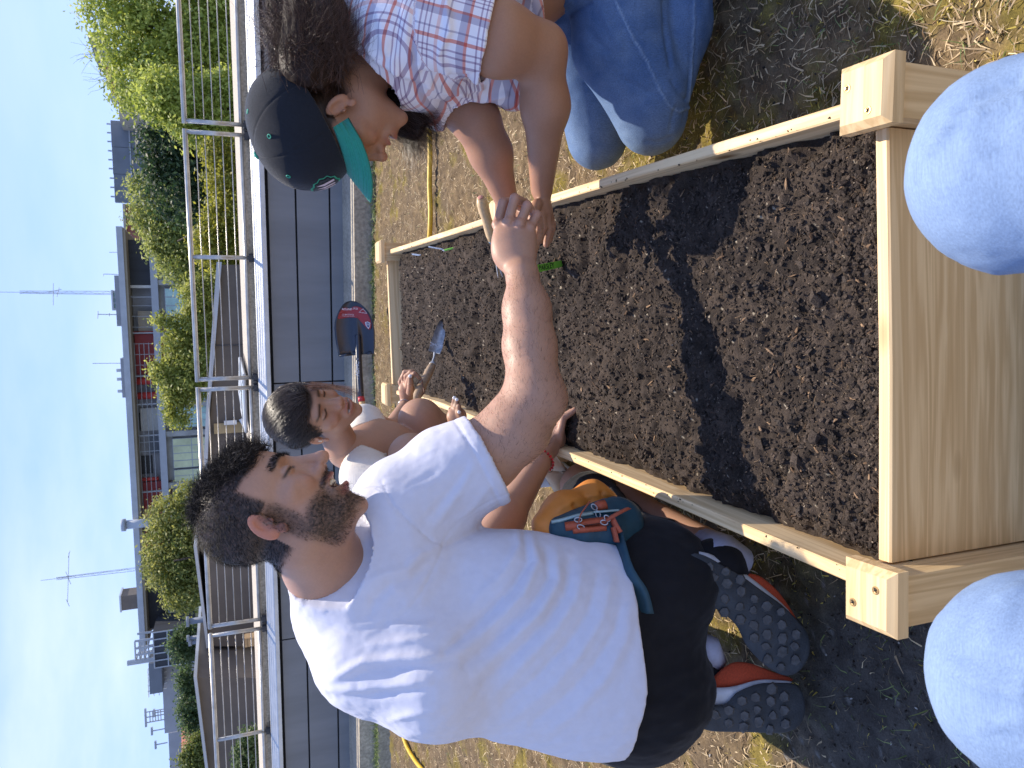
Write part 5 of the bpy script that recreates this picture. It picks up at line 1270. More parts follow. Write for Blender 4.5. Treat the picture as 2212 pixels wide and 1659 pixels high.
def shoe(poly, mid, upper, heel, toe, dh, dtt, back, label_i):
    """poly: sole outline; the sole is a slab tilted from heel to toe with hexagonal lugs"""
    ps = resample(Q2(poly), 64); hx = np.array(Q2([heel])[0]); tx = np.array(Q2([toe])[0]); ab = tx-hx
    dep = lambda X, Y: dh+(dtt-dh)*(((X-hx[0])*ab[0]+(Y-hx[1])*ab[1])/(ab@ab))
    cen = ps.mean(0)
    rings = []
    for sc, off_ in ((.965, 0.0), (1.0, .006), (1.0, .018), (.97, .024)):
        rings.append([P(*(cen+(a-cen)*sc), dep(*a)+off_) for a in ps])
    V = np.array([v for rg in rings for v in rg]+[P(*cen, dep(*cen)-.001)]); n = 64
    q = np.array([[k*n+i, k*n+(i+1) % n, (k+1)*n+(i+1) % n, (k+1)*n+i] for k in range(3) for i in range(n)]); t = np.array([[4*n, (i+1) % n, i] for i in range(n)])
    mb = MB(); mb.add(V, [q, t]); 
    so_ = mb.build('outsole', M_rub, back, True)
    r_ = np.random.default_rng(label_i); pl = [tuple(a) for a in (cen+(ps-cen)*.88)]; mb = MB(); gx_, gy_ = np.arange(ps[:, 0].min(), ps[:, 0].max(), 30), np.arange(ps[:, 1].min(), ps[:, 1].max(), 29)
    for a_, X in enumerate(gx_):
        for Y in gy_:
            Xq, Yq = X+r_.normal()*2, Y+(12 if a_ % 2 else 0)+r_.normal()*2
            if not inpoly(Xq, Yq, pl): continue
            rr = r_.uniform(10, 13.5); ph = r_.uniform(0, 1); ths = ph+np.arange(6)*np.pi/3
            rad = rr*r_.uniform(.8, 1.15, 6)
            vv = [P(Xq+math.cos(t_)*a*1.12, Yq+math.sin(t_)*a*1.12, dep(Xq, Yq)+.0015) for t_, a in zip(ths, rad)]+[P(Xq+math.cos(t_)*a*.86, Yq+math.sin(t_)*a*.86, dep(Xq, Yq)-.0042) for t_, a in zip(ths, rad)]+[P(Xq, Yq, dep(Xq, Yq)-.0036)]
            mb.add(vv, [np.array([[i, (i+1) % 6, 6+(i+1) % 6, 6+i] for i in range(6)]), np.array([[6+i, 6+(i+1) % 6, 12] for i in range(6)])])
    mb.build('lugs', M_lug, so_)
    def slab2(poly2, d0, th, M, name, nn=40):
        p2 = resample(Q2(poly2), nn); c2 = p2.mean(0); rg = [[P(*(c2+(a-c2)*s_), dep(*a)+o_) for a in p2] for s_, o_ in ((.90, d0-.004), (1, d0+.002), (1, d0+th))]
        V = np.array([v for g_ in rg for v in g_]+[P(*c2, dep(*c2)+d0-.006)]); mb = MB()
        mb.add(V, [np.array([[k*nn+i, k*nn+(i+1) % nn, (k+1)*nn+(i+1) % nn, (k+1)*nn+i] for k in range(2) for i in range(nn)]), np.array([[3*nn, (i+1) % nn, i] for i in range(nn)])]); return mb.build(name, M, back, True)
    slab2(mid, .012, .03, M_mid, 'midsole')
    if upper: slab2(upper, .022, .05, M_or, 'upper')
shoeR = npmesh('shoe', np.array([m_ankR, m_ankR+[.001, 0, 0], m_ankR+[0, .001, 0]]), np.array([[0, 1, 2]]), M_blackc, man)
shoeL = npmesh('shoe', np.array([m_ankL, m_ankL+[.001, 0, 0], m_ankL+[0, .001, 0]]), np.array([[0, 1, 2]]), M_blackc, man)
shoe([(860, 590), (960, 600), (1060, 660), (1140, 700), (1260, 790), (1350, 850), (1430, 930), (1490, 1000), (1495, 1100), (1440, 1190), (1380, 1215), (1300, 1180), (1220, 1110), (1160, 1040), (1140, 960), (1060, 890), (960, 840), (910, 800), (880, 720)],
     [(870, 588), (980, 585), (1070, 640), (1170, 695), (1350, 840), (1440, 940), (1300, 1000), (1150, 1035), (1158, 960), (1112, 878), (1040, 858), (930, 838), (940, 700)], [(1130, 690), (1240, 705), (1330, 780), (1400, 880), (1440, 950), (1300, 900), (1180, 800)], (880, 640), (1450, 1120), 1.40, 1.46, shoeR, 3)
shoe([(800, 1385), (860, 1345), (1000, 1350), (1090, 1350), (1110, 1290), (1240, 1238), (1430, 1240), (1465, 1300), (1470, 1400), (1430, 1470), (1350, 1490), (1200, 1482), (1000, 1480), (880, 1440)],
     [(885, 1315), (960, 1262), (1100, 1262), (1240, 1218), (1430, 1232), (1240, 1300), (1098, 1300), (1085, 1366), (1000, 1352)], [(965, 1265), (1040, 1180), (1110, 1130), (1200, 1140), (1300, 1180), (1430, 1225), (1300, 1260), (1100, 1280)], (840, 1380), (1440, 1360), 1.40, 1.47, shoeL, 4)
def upperR(p): return U_([cone(p, P(1530, 1215, 1.455), P(1700, 1365, 1.51), .038, .034), ell(p, P(1560, 1215, 1.47), (.045, .045, .045))], .03)
lo, hi = box_of([P(1530, 1215, 1.455), P(1700, 1365, 1.51)], .06); v, q_ = sdfmesh(upperR, lo, hi, .004); npmesh('shoe_collar', v, q_, M_blackc, shoeR)
def upperL(p): return U_([cone(p, P(1500, 1470, 1.47), P(1700, 1520, 1.51), .036, .032), ell(p, P(1500, 1440, 1.49), (.04, .04, .04))], .03)
lo, hi = box_of([P(1500, 1470, 1.47), P(1700, 1520, 1.51)], .06); v, q_ = sdfmesh(upperL, lo, hi, .004); npmesh('shoe_collar', v, q_, M_blackc, shoeL)
mb = MB(); mb.tube([m_kneeR*.1+m_ankR*.9, P(1566, 1196, 1.45), P(1600, 1214, 1.47)], [.034, .036, .030], 16); mb.build('sock', M_sock, man, True)
mb = MB(); mb.tube([P(1500, 1385, 1.47), P(1530, 1400, 1.46), P(1545, 1430, 1.48)], [.024, .026, .022], 14); mb.build('sock', M_sock, man, True)
# bead bracelet on the left wrist
M_redb = mat('red_beads', (.5, .02, .02), .3, .1, 90)
mb = MB(); axw = (m_lh-m_lwr); axw /= np.linalg.norm(axw); pa = np.cross(axw, U); pa /= np.linalg.norm(pa); pb = np.cross(axw, pa)
for i in range(22):
    t_ = i/22*2*np.pi; c = m_lwr+axw*.003+(pa*math.cos(t_)+pb*math.sin(t_))*.0325; mb.add(ico_v*.0042+c, ico_f, (1, 1, 1))
mb.build('bead_bracelet', M_redb, man, True)
# ---------------------------------------------------------------- waist pack on the man's hip
M_orc = mat('orange_nylon', (.62, .22, .035), .55, .08, 50, .15, 900); M_teal = mat('teal_nylon', (.012, .055, .085), .6, .15, 60, .2, 900)
M_strap = mat('rust_strap', (.42, .085, .035), .6, .15, 200, .4, 900); M_zip = mat('pale_zip', (.30, .42, .42), .4, .1, 200); M_metal = mat('zip_metal', (.45, .45, .47), .3, .1, 100, metal=.8)
def Q6(x, y): return (1042.3+.1653*x, 932.6+.1653*y)
pk = empty('waist_pack', P(1270, 1130, 1.45), "orange and teal waist pack with rust red zip pulls worn on the man's hip", 'waist pack')
def PK(x, y, d): return P(*Q6(x, y), d)
def pk_or(p): return U_([cone(p, PK(840, 1230, 1.42), PK(1050, 1060, 1.45), .028, .034), cone(p, PK(1050, 1060, 1.45), PK(1450, 900, 1.50), .034, .034), cone(p, PK(1450, 900, 1.50), PK(1640, 930, 1.50), .034, .018), cone(p, PK(1150, 1250, 1.50), PK(1600, 1050, 1.54), .04, .035)], .03)
lo, hi = box_of([PK(840, 1230, 1.42), PK(1640, 930, 1.50), PK(1600, 1050, 1.54), PK(1150, 1250, 1.50)], .06)
v, q_ = sdfmesh(pk_or, lo, hi, .003); n_ = vnormals(v, q_); Xq, Yq, _ = proj(v)
dd_ = sum(h*np.exp(-(pdist(Xq, Yq, [Q6(*a) for a in L])[0]/w)**2) for L, w, h in (([(1200, 950), (1260, 1020), (1240, 1110)], 5, -.008), ([(1560, 800), (1600, 860), (1680, 880)], 5, -.007), ([(1000, 1000), (1250, 880), (1500, 820)], 6, .003), ([(1330, 840), (1400, 900), (1380, 980)], 6, -.004)))
npmesh('front_pouch', v+n_*(dd_+.002*fbm(v*25, 2, 3))[:, None], q_, M_orc, pk)
def pk_te(p): return U_([cone(p, PK(1010, 1260, 1.40), PK(1620, 1110, 1.44), .022, .030), cone(p, PK(1330, 1290, 1.40), PK(1790, 1160, 1.45), .032, .040), cone(p, PK(1650, 1300, 1.42), PK(1800, 1250, 1.44), .040, .038), cone(p, PK(1800, 1120, 1.45), PK(1700, 980, 1.49), .022, .02)], .025)
lo, hi = box_of([PK(1010, 1260, 1.40), PK(1790, 1160, 1.45), PK(1700, 950, 1.49), PK(1700, 1400, 1.42)], .06)
v, q_ = sdfmesh(pk_te, lo, hi, .003); npmesh('body_panel', v, q_, M_teal, pk)
def onpk(x, y, up=.001):
    X, Y = Q6(x, y); pt = march(lambda p: np.minimum(pk_te(p), pk_or(p)), X, Y, 1.2, 1.8); return pt-ray(X, Y)*up
def strip(name, pts, w, M, up=.0015, th=.0012):
    c = smoothpts([onpk(x, y, up) for x, y in pts], 14); mb = MB(); mb.tube(c, w, 4, flat=.3); return mb.build(name, M, pk, True)
strip('zip_band', [(1080, 1240), (1250, 1215), (1450, 1185), (1640, 1165)], .008, M_strap); strip('zip_band', [(1180, 1290), (1330, 1275), (1480, 1262), (1620, 1250)], .006, M_strap)
strip('zip_trim', [(900, 1180), (1050, 1150), (1250, 1095), (1450, 1060)], .0035, M_zip, .003); strip('zip_trim', [(1450, 1050), (1600, 1040), (1780, 1025)], .007, M_zip, .006)
strip('zip_slot', [(1330, 1222), (1430, 1212), (1530, 1198)], .0025, M_black, .006)
def tab(name, pts, w, M, lift): c = smoothpts([PK(x, y, d) for x, y, d in pts], 12); mb = MB(); mb.tube(c, w, 4, flat=.25); return mb.build(name, M, pk, True)
tab('zip_pull', [(1400, 915, 1.385), (1330, 1010, 1.375), (1275, 1100, 1.37), (1255, 1210, 1.365)], .0055, M_strap, 0)
tab('zip_pull', [(1905, 1000, 1.385), (1800, 1050, 1.375), (1690, 1110, 1.37), (1610, 1160, 1.37)], .0085, M_strap, 0)
tab('strap_end', [(1690, 1130, 1.372), (1730, 1220, 1.365), (1790, 1320, 1.362)], .011, M_strap, 0)
tab('strap_end', [(1700, 1250, 1.37), (1730, 1350, 1.366), (1750, 1440, 1.365)], .011, M_strap, 0)
tab('strap_loop', [(1480, 985, 1.40), (1540, 960, 1.395), (1620, 945, 1.40)], .009, M_strap, 0)
for (x, y, d, a) in ((1250, 1150, 1.368, 0), (1285, 1245, 1.368, .3), (1630, 1130, 1.372, .8), (1590, 1185, 1.372, .2), (1510, 1080, 1.385, 1.3), (1130, 1180, 1.40, 1.0), (1460, 985, 1.395, .8)):
    th = np.linspace(0, 2*np.pi, 17)[:-1]; ux = D(math.cos(a), math.sin(a), 0); uy = D(-math.sin(a), math.cos(a), 0)
    c = PK(x, y, d); mb = MB(); pts_ = [c+ux*math.cos(t)*.0065+uy*math.sin(t)*.004 for t in th]; pts_.append(pts_[0]); pts_.append(pts_[1]); mb.tube(pts_, .0012, 6, False); mb.build('buckle', M_metal, pk, True)
mb = MB(); c = smoothpts([PK(1750, 1250, 1.41), P(1356, 1232, 1.33), P(1380, 1275, 1.325), P(1392, 1320, 1.33)], 14); mb.tube(c, .022, 6, flat=.3); mb.build('hip_belt', M_teal, pk, True)
# ---------------------------------------------------------------- woman in the cap
M_denim, n, l, b = newmat('denim'); b.inputs['Roughness'].default_value = .85; b.inputs['Specular IOR Level'].default_value = .2
def denim_nodes(M):
    n, l, b = M.node_tree.nodes, M.node_tree.links, M.node_tree.nodes['Principled BSDF']
    at = n.new('ShaderNodeAttribute'); at.attribute_name = 'col'; tcn = n.new('ShaderNodeTexCoord')
    outs = []
    for rot in ((0, .9, .5), (0, -.7, 1.1)):
        mp = n.new('ShaderNodeMapping'); mp.inputs['Rotation'].default_value = rot; mp.inputs['Scale'].default_value = (900, 900, 110); l.new(tcn.outputs['Object'], mp.inputs['Vector'])
        no = n.new('ShaderNodeTexNoise'); no.inputs['Scale'].default_value = 1; no.inputs['Detail'].default_value = 2; l.new(mp.outputs[0], no.inputs['Vector']); outs.append(no)
    n3 = n.new('ShaderNodeTexNoise'); n3.inputs['Scale'].default_value = 420; n3.inputs['Detail'].default_value = 4; l.new(tcn.outputs['Object'], n3.inputs['Vector'])
    a = n.new('ShaderNodeMath'); a.operation = 'ADD'; l.new(outs[0].outputs['Fac'], a.inputs[0]); l.new(outs[1].outputs['Fac'], a.inputs[1])
    a2 = n.new('ShaderNodeMath'); a2.operation = 'ADD'; l.new(a.outputs[0], a2.inputs[0]); l.new(n3.outputs['Fac'], a2.inputs[1])
    mr = n.new('ShaderNodeMapRange'); mr.inputs['From Min'].default_value = 1.0; mr.inputs['From Max'].default_value = 2.0; mr.inputs['To Min'].default_value = .66; mr.inputs['To Max'].default_value = 1.38; l.new(a2.outputs[0], mr.inputs['Value'])
    mu = n.new('ShaderNodeMix'); mu.data_type = 'RGBA'; mu.blend_type = 'MULTIPLY'; mu.inputs['Factor'].default_value = 1; l.new(at.outputs['Color'], mu.inputs['A']); l.new(mr.outputs[0], mu.inputs['B']); l.new(mu.outputs['Result'], b.inputs['Base Color'])
    bu = n.new('ShaderNodeBump'); bu.inputs['Strength'].default_value = .3; bu.inputs['Distance'].default_value = .001; l.new(a2.outputs[0], bu.inputs['Height']); l.new(bu.outputs[0], b.inputs['Normal'])
denim_nodes(M_denim)
M_denim2 = newmat('light_denim')[0]; M_denim2.node_tree.nodes['Principled BSDF'].inputs['Roughness'].default_value = .85; denim_nodes(M_denim2)
for nd_ in M_denim2.node_tree.nodes:
    if nd_.bl_idname == 'ShaderNodeMapping': nd_.inputs['Scale'].default_value = (75, 820, 820); nd_.inputs['Rotation'].default_value = (0, .12, .25 if nd_.inputs['Rotation'].default_value[1] > 0 else -.3)
    if nd_.bl_idname == 'ShaderNodeMapRange': nd_.inputs['To Min'].default_value = .80; nd_.inputs['To Max'].default_value = 1.20
    if nd_.bl_idname == 'ShaderNodeBump': nd_.inputs['Strength'].default_value = .08
HW = P(738, 248, 1.48); fw = D(.56, .80, .24); uw = D(-.80, .57, -.05); BW = frame(fw, uw); SW = .90
BC = frame(D(.56, .83, .18), D(-.80, .56, -.14))
w_neck = P(800, 130, 1.50); w_ns = P(905, 40, 1.40); w_fs = P(930, 170, 1.62)
w_elb = P(1166, 108, 1.44); w_wr = P(1170, 408, 1.62); w_felb = P(1030, 262, 1.62); w_fwr = P(1098, 445, 1.70)
W_A = P(1172, 470, 1.64)
def w_headneck(p):
    q = ((p-HW)@BW.T)/SW; d = head_sdf(q, .25, 1.0, True, .9)*SW
    return su(d, cone(p, HW+(np.array([0, -.02, -.05])*SW)@BW, w_neck, .048, .054), .02)
def w_arm(p):
    d = su(cone(p, w_ns, P(1080, 85, 1.40), .070, .062), cone(p, P(1080, 85, 1.40), w_elb, .062, .048), .03)
    d = su(d, cone(p, w_elb, P(1178, 230, 1.50), .046, .043), .025); d = su(d, cone(p, P(1178, 230, 1.50), w_wr, .043, .0235), .03)
    return d
hw_n = D(.95, .1, -.3)
WF = [([P(1168, 455, 1.61), P(1174, 492, 1.60), P(1166, 520, 1.60)], [.0095, .0085, .007]),
      ([P(1178, 460, 1.625), P(1186, 498, 1.615), P(1180, 528, 1.612)], [.0095, .0085, .007]),
      ([P(1184, 460, 1.645), P(1192, 494, 1.64), P(1187, 520, 1.64)], [.009, .008, .0065]),
      ([P(1186, 455, 1.665), P(1194, 485, 1.665), P(1191, 505, 1.665)], [.008, .007, .006]),
      ([P(1160, 440, 1.60), P(1150, 470, 1.585), P(1150, 495, 1.58)], [.011, .0095, .0075])]
def w_hand(p):
    d = fcone(p, w_wr, P(1176, 458, 1.635), .022, .030, D(1, 0, 0), .62)
    for a, rr in WF: d = su(d, finger(p, a, rr), .006)
    return d
FF = [([P(1100, 468, 1.71), P(1118, 500, 1.70), P(1138, 515, 1.69)], [.0095, .0085, .007]), ([P(1112, 468, 1.70), P(1134, 494, 1.69), P(1154, 506, 1.68)], [.0095, .0085, .007]),
      ([P(1120, 462, 1.69), P(1146, 484, 1.67), P(1162, 500, 1.66)], [.009, .008, .0065]), ([P(1094, 470, 1.73), P(1106, 502, 1.73), P(1124, 520, 1.72)], [.009, .008, .0065]), ([P(1122, 452, 1.68), P(1148, 470, 1.65), P(1160, 486, 1.64)], [.011, .0095, .0075])]
def w_farm(p):
    d = capsules(p, [(w_fs, w_felb, .060, .047), (w_felb, P(1060, 330, 1.65), .046, .043), (P(1060, 330, 1.65), w_fwr, .043, .0235)], .025)
    d = su(d, fcone(p, w_fwr, P(1110, 468, 1.71), .023, .030, F, .6), .01)
    for a, rr in FF: d = su(d, finger(p, a, rr), .006)
    return d
def w_core(p): return U_([cone(p, w_neck, P(1000, 60, 1.60), .055, .10), cone(p, w_ns, w_fs, .055, .055), cone(p, P(1000, 60, 1.60), P(1190, -110, 1.66), .11, .12)], .05)
wp = []
lo, hi = box_of([HW, w_neck], .165); wp.append(sdfmesh(w_headneck, lo, hi, .0024)); nhw = len(wp[0][0])
fr = lambda p: su(w_arm(p), w_hand(p), .01); lo, hi = box_of([P(1020, 40, 1.36), w_elb, w_wr, W_A, P(1194, 530, 1.64)], .07); wp.append(sdfmesh(fr, lo, hi, .0026))
lo, hi = box_of([w_fs, w_felb, w_fwr, P(1162, 520, 1.66)], .07); wp.append(sdfmesh(w_farm, lo, hi, .0028))
lo, hi = box_of([w_neck, w_ns, w_fs, P(1190, -110, 1.66)], .13); wp.append(sdfmesh(w_core, lo, hi, .01))
V, Q = joinV(wp); q = ((V-HW)@BW.T)/SW; ax, y, z = np.abs(q[:, 0]), q[:, 1], q[:, 2]; ih = (np.arange(len(V)) < nhw) & (z > -.13)
SKW = np.array([.36, .185, .11]); c = head_color(q, SKW, None, None, seed=5, blush=.2)
c = mixc(c, (.34, .12, .10), .7*ih*np.clip(np.exp(-(((z+.0485)/.005)**2+(ax/.024)**4))+np.exp(-(((z+.068)/.007)**2+(ax/.024)**4)), 0, 1)*(y > .082))
mi = ih*(np.abs(z+.0575) < .0045)*(ax < .022)*(y > .078); c = mixc(c, (.62, .56, .50), mi*.9)
sl = ih*np.exp(-(((z-.0125)/.0026)**2))*(ax > .018)*(ax < .048)*(y > .06); br = ih*np.exp(-(((z-.036)/.0042)**2))*sstep(.008, .014, ax)*sstep(.056, .046, ax)*(y > .05)
hr = ih*np.clip(sstep(.028, .042, z-.35*(y-.02))+sstep(.03, .012, y+.25*z)*sstep(-.05, -.02, z)*((y < -.018) | (z > .02)), 0, 1)*(ax < .079)
c = mixc(c, (.02, .012, .008), np.clip(np.maximum(np.maximum(sl, br*.8), hr*.95), 0, 1))
w1 = npmesh('person', V, Q, M_skin, None, True, c); tag(w1, 'woman in a black cap with green brim and plaid shirt kneeling right of the bed', 'person')
Nw = vnormals(V, Q)
# hair
HB = np.array([.045, .022, .013])
def lock_strands(name, par, starts, ends, n, spread0, spread1, wave, width, K=16, cols=(.5, 2.0), seed=0, frizz=.004, mids=None):
    r = np.random.default_rng(seed); pts = np.empty((n, K, 3)); t = np.linspace(0, 1, K)
    i = r.integers(0, len(starts), n); a = np.array(starts)[i]+r.normal(size=(n, 3))*spread0; b = np.array(ends)[i]+r.normal(size=(n, 3))*spread1
    ph = r.uniform(0, 6.28, (len(starts), 3))[i]+r.normal(size=(n, 3))*.35; fq = r.uniform(5, 9, (len(starts),))[i][:, None]
    base = a[:, None]*(1-t)[None, :, None]+b[:, None]*t[None, :, None]
    if mids is not None: m_ = np.array(mids)[i]+r.normal(size=(n, 3))*(spread0+spread1)*.5; base = a[:, None]*((1-t)**2)[None, :, None]+m_[:, None]*(2*t*(1-t))[None, :, None]+b[:, None]*(t**2)[None, :, None]
    w = wave*np.sin(ph[:, None, :]+fq[:, :, None]*t[None, :, None]*np.array([1, 1.1, .9]))*np.minimum(t*2.5, 1)[None, :, None]
    fz = frizz*np.cumsum(r.normal(size=(n, K, 3)), 1)*.35
    pts = base+w+fz
    return strands(pts, width, M_hairg, name, par, HB*r.uniform(*cols, (n, 1)))
S0 = [P(X, Y, d) for X, Y, d in ((620, 150, 1.42), (640, 120, 1.44), (670, 110, 1.46), (700, 118, 1.44), (690, 150, 1.40), (655, 150, 1.39), (715, 150, 1.41))]
E0 = [P(X, Y, d) for X, Y, d in ((604, 10, 1.42), (618, -30, 1.44), (650, -40, 1.46), (690, -20, 1.42), (715, 20, 1.36), (650, 5, 1.38), (735, 60, 1.36))]
M0 = [P(X, Y, d) for X, Y, d in ((596, 90, 1.38), (610, 60, 1.40), (640, 40, 1.42), (690, 60, 1.40), (700, 80, 1.36), (640, 90, 1.34), (715, 100, 1.36))]
def hv_(p): return U_([cone(p, S0[0], E0[0], .022, .026), cone(p, S0[2], E0[2], .045, .04), cone(p, S0[4], E0[4], .036, .028), cone(p, S0[5], E0[5], .035, .03), ell(p, P(668, 130, 1.44), (.06, .06, .06))], .03)
lo, hi = box_of(S0+E0, .06); v, q_ = sdfmesh(hv_, lo, hi, .004); nn = vnormals(v, q_); npmesh('long_hair', v+nn*(.006*fbm(np.stack([v@R*12, v@U*60, v@F*60], 1), 3, 4))[:, None], q_, M_hair, w1, True, np.tile(HB*.45, (len(v), 1)))
lock_strands('hair_waves', w1, S0, E0, 5200, .020, .026, .012, .00036, 18, (.5, 2.6), 5, mids=M0)
S1 = [P(X, Y, d) for X, Y, d in ((760, 250, 1.55), (790, 235, 1.56), (820, 225, 1.56), (840, 215, 1.55))]; E1 = [P(X, Y, d) for X, Y, d in ((915, 312, 1.56), (925, 290, 1.55), (905, 330, 1.57), (930, 270, 1.54))]
M1 = [P(X, Y, d) for X, Y, d in ((850, 262, 1.58), (870, 250, 1.57), (860, 285, 1.58), (895, 235, 1.56))]
def hv2(p): return U_([cone(p, S1[0], M1[0], .03, .022), cone(p, M1[0], P(900, 285, 1.56), .022, .012), cone(p, S1[3], P(910, 262, 1.55), .022, .012)], .02)
lo, hi = box_of(S1+E1, .05); v, q_ = sdfmesh(hv2, lo, hi, .004); npmesh('side_hair', v, q_, M_hair, w1, True, np.tile(HB*.35, (len(v), 1)))
lock_strands('side_waves', w1, S1, E1, 1500, .008, .014, .010, .00036, 16, (.3, 1.6), 6, mids=M1, frizz=.005)
# nape and temple wisps
i = np.random.default_rng(4).choice(np.where(ih & (hr > .4) & (z > -.07))[0], 2600); r = np.random.default_rng(5)
pw = grow(i, 0, r.uniform(.02, .045, len(i)), np.asarray((0, -1, -.1))@BW, .12, .12, 6, Vv=V, Nn=Nw, freq=.5); strands(pw, .0003, M_hair, 'temple_hair', w1, HB*r.uniform(.3, 1.6, (len(i), 1)))
# ---- cap
M_navy = mat('black_cap_cloth', (.012, .015, .022), .85, .12, 200, .5, 1200, sheen=.2, spec=.2); M_green = mat('green_cap_cloth', (.015, .23, .17), .8, .1, 200, .5, 1200, sheen=.1); M_gthr = mat('green_thread', (.02, .30, .20), .6, .1, 200)
M_logo = mat('grey_embroidery', (.55, .48, .55), .7, .15, 200); 
CC_ = P(658, 271, 1.46)
def capin(p, g=0.0):
    q = (p-CC_)@BC.T
    d = ell(q, (0, 0, .004), (.091+g, .115+g, .098+g)); d = su(d, ell(q, (0, .03, .030), (.070+g, .075+g, .070+g)), .03)
    return d, q
def capf(p):
    d, q = capin(p); di, _ = capin(p, -.006)
    d = np.maximum(d, -di); pl = -(q[..., 2]+.030-.10*q[..., 1]+.9*np.maximum(-q[..., 1]-.07, 0)); return np.maximum(d, pl)
lo, hi = box_of([CC_], .135); v, q_ = sdfmesh(capf, lo, hi, .0026); qq = (v-CC_)@BC.T; n_ = vnormals(v, q_)
ang = np.arctan2(qq[:, 0], qq[:, 1]); seam = np.min([np.abs(np.sin((ang-a)))*np.hypot(qq[:, 0], qq[:, 1]) for a in (0, math.pi/3, 2*math.pi/3)], axis=0)
v2 = v+n_*(-.0012*np.exp(-(seam/.0016)**2)+.0016*fbm(v*22, 2, 8))[:, None]
cap = npmesh('baseball_cap', v2, q_, M_navy, w1)
# brim: curved plate
nb, mb_ = 22, 12; us = np.linspace(-1, 1, nb); ws = np.linspace(0, 1, mb_); Vb = []
for s_ in (0, 1):
    for w_ in ws:
        for u_ in us:
            a_ = u_*1.12; rx, ry = .080, .108
            x0, y0 = rx*math.sin(a_)*1.05, ry*math.cos(a_)*.98; L_ = .078*(1-abs(u_)**3.2)**.6
            x_, y_ = x0+L_*w_*math.sin(a_)*.12, y0+L_*w_; z_ = -.030+.10*y0+.06*L_*w_-5.6*x_*x_*(.35+.65*w_) - .010*w_+.004
            Vb.append(CC_+(np.array([x_, y_, z_-(.0035 if s_ else 0)]))@BC)
Vb = np.array(Vb); g_ = nb*mb_; fb = []
for i in range(mb_-1):
    for j in range(nb-1):
        a = i*nb+j; fb.append([a, a+1, a+nb+1, a+nb]); fb.append([g_+a, g_+a+nb, g_+a+nb+1, g_+a+1])
for j in range(nb-1): a = (mb_-1)*nb+j; fb.append([a, a+1, g_+a+1, g_+a]); fb.append([j+1, j, g_+j, g_+j+1])
for i in range(mb_-1):
    a = i*nb; fb.append([a+nb, a, g_+a, g_+a+nb]); a = i*nb+nb-1; fb.append([a, a+nb, g_+a+nb, g_+a])
npmesh('brim', Vb, np.array(fb), M_green, cap)
mb = MB()
for w_ in (.35, .47, .59, .71, .83, .93):
    k = int(round(w_*(mb_-1))); mb.tube(Vb[k*nb+1:(k+1)*nb-1]+BC[2]*.0004, .00055, 4, False)
mb.build('brim_stitching', M_gthr, cap)
def oncap(a, e):   # direction on the crown: a from front, e elevation
    dr = (np.array([math.sin(a)*math.cos(e), math.cos(a)*math.cos(e), math.sin(e)]))@BC; t = .2
    for _ in range(40): t -= capin((CC_+dr*t)[None])[0][0]*.8
    return CC_+dr*t, dr
c_, dr = oncap(0, math.pi/2); mb = MB(); mb.add((ico_v*np.array([.009, .009, .004]))@BC+c_+dr*.001, ico_f); mb.build('top_button', M_gthr, cap, True)
for a in (.52, 1.57, -.52, -1.57, 2.62, -2.62):
    c_, dr = oncap(a, .80); t1 = np.cross(dr, BC[2]); t1 /= np.linalg.norm(t1); t2 = np.cross(dr, t1); th = np.linspace(0, 2*np.pi, 13); mb = MB(); mb.tube([c_+dr*.0006+t1*math.cos(t)*.0036+t2*math.sin(t)*.0036 for t in th], .0011, 5, False); mb.build('eyelet', M_gthr, cap, True)
# front emblem: grey spiky patch with green edge
def emb(pts, M, up, name):
    P3 = []
    for a, e in pts: c_, dr = oncap(a, e); P3.append(c_+dr*up)
    c0 = np.mean(P3, 0); n = len(P3); c1, dr = oncap(np.mean([a for a, e in pts]), np.mean([e for a, e in pts])); c0 = c1+dr*up
    mb = MB(); mb.add(np.array(P3+[c0]), np.array([[i, (i+1) % n, n] for i in range(n)])); return mb.build(name, M, cap, True)
oval = [(.0+.36*math.cos(t)*(1+.10*(k % 2)), .27+.24*math.sin(t)*(1+.10*(k % 2))) for k, t in enumerate(np.linspace(0, 2*np.pi, 25)[:-1])]
emb(oval, M_gthr, .0012, 'emblem_edge'); emb([(a*.86, .27+(e-.27)*.86) for a, e in oval], M_navy, .0018, 'emblem_ground')
for k in range(5):
    a0 = -.24+.11*k; emb([(a0, .12), (a0+.055, .12), (a0+.085, .30), (a0+.04, .42), (a0+.01, .30)], M_logo, .0026, 'emblem_feather')
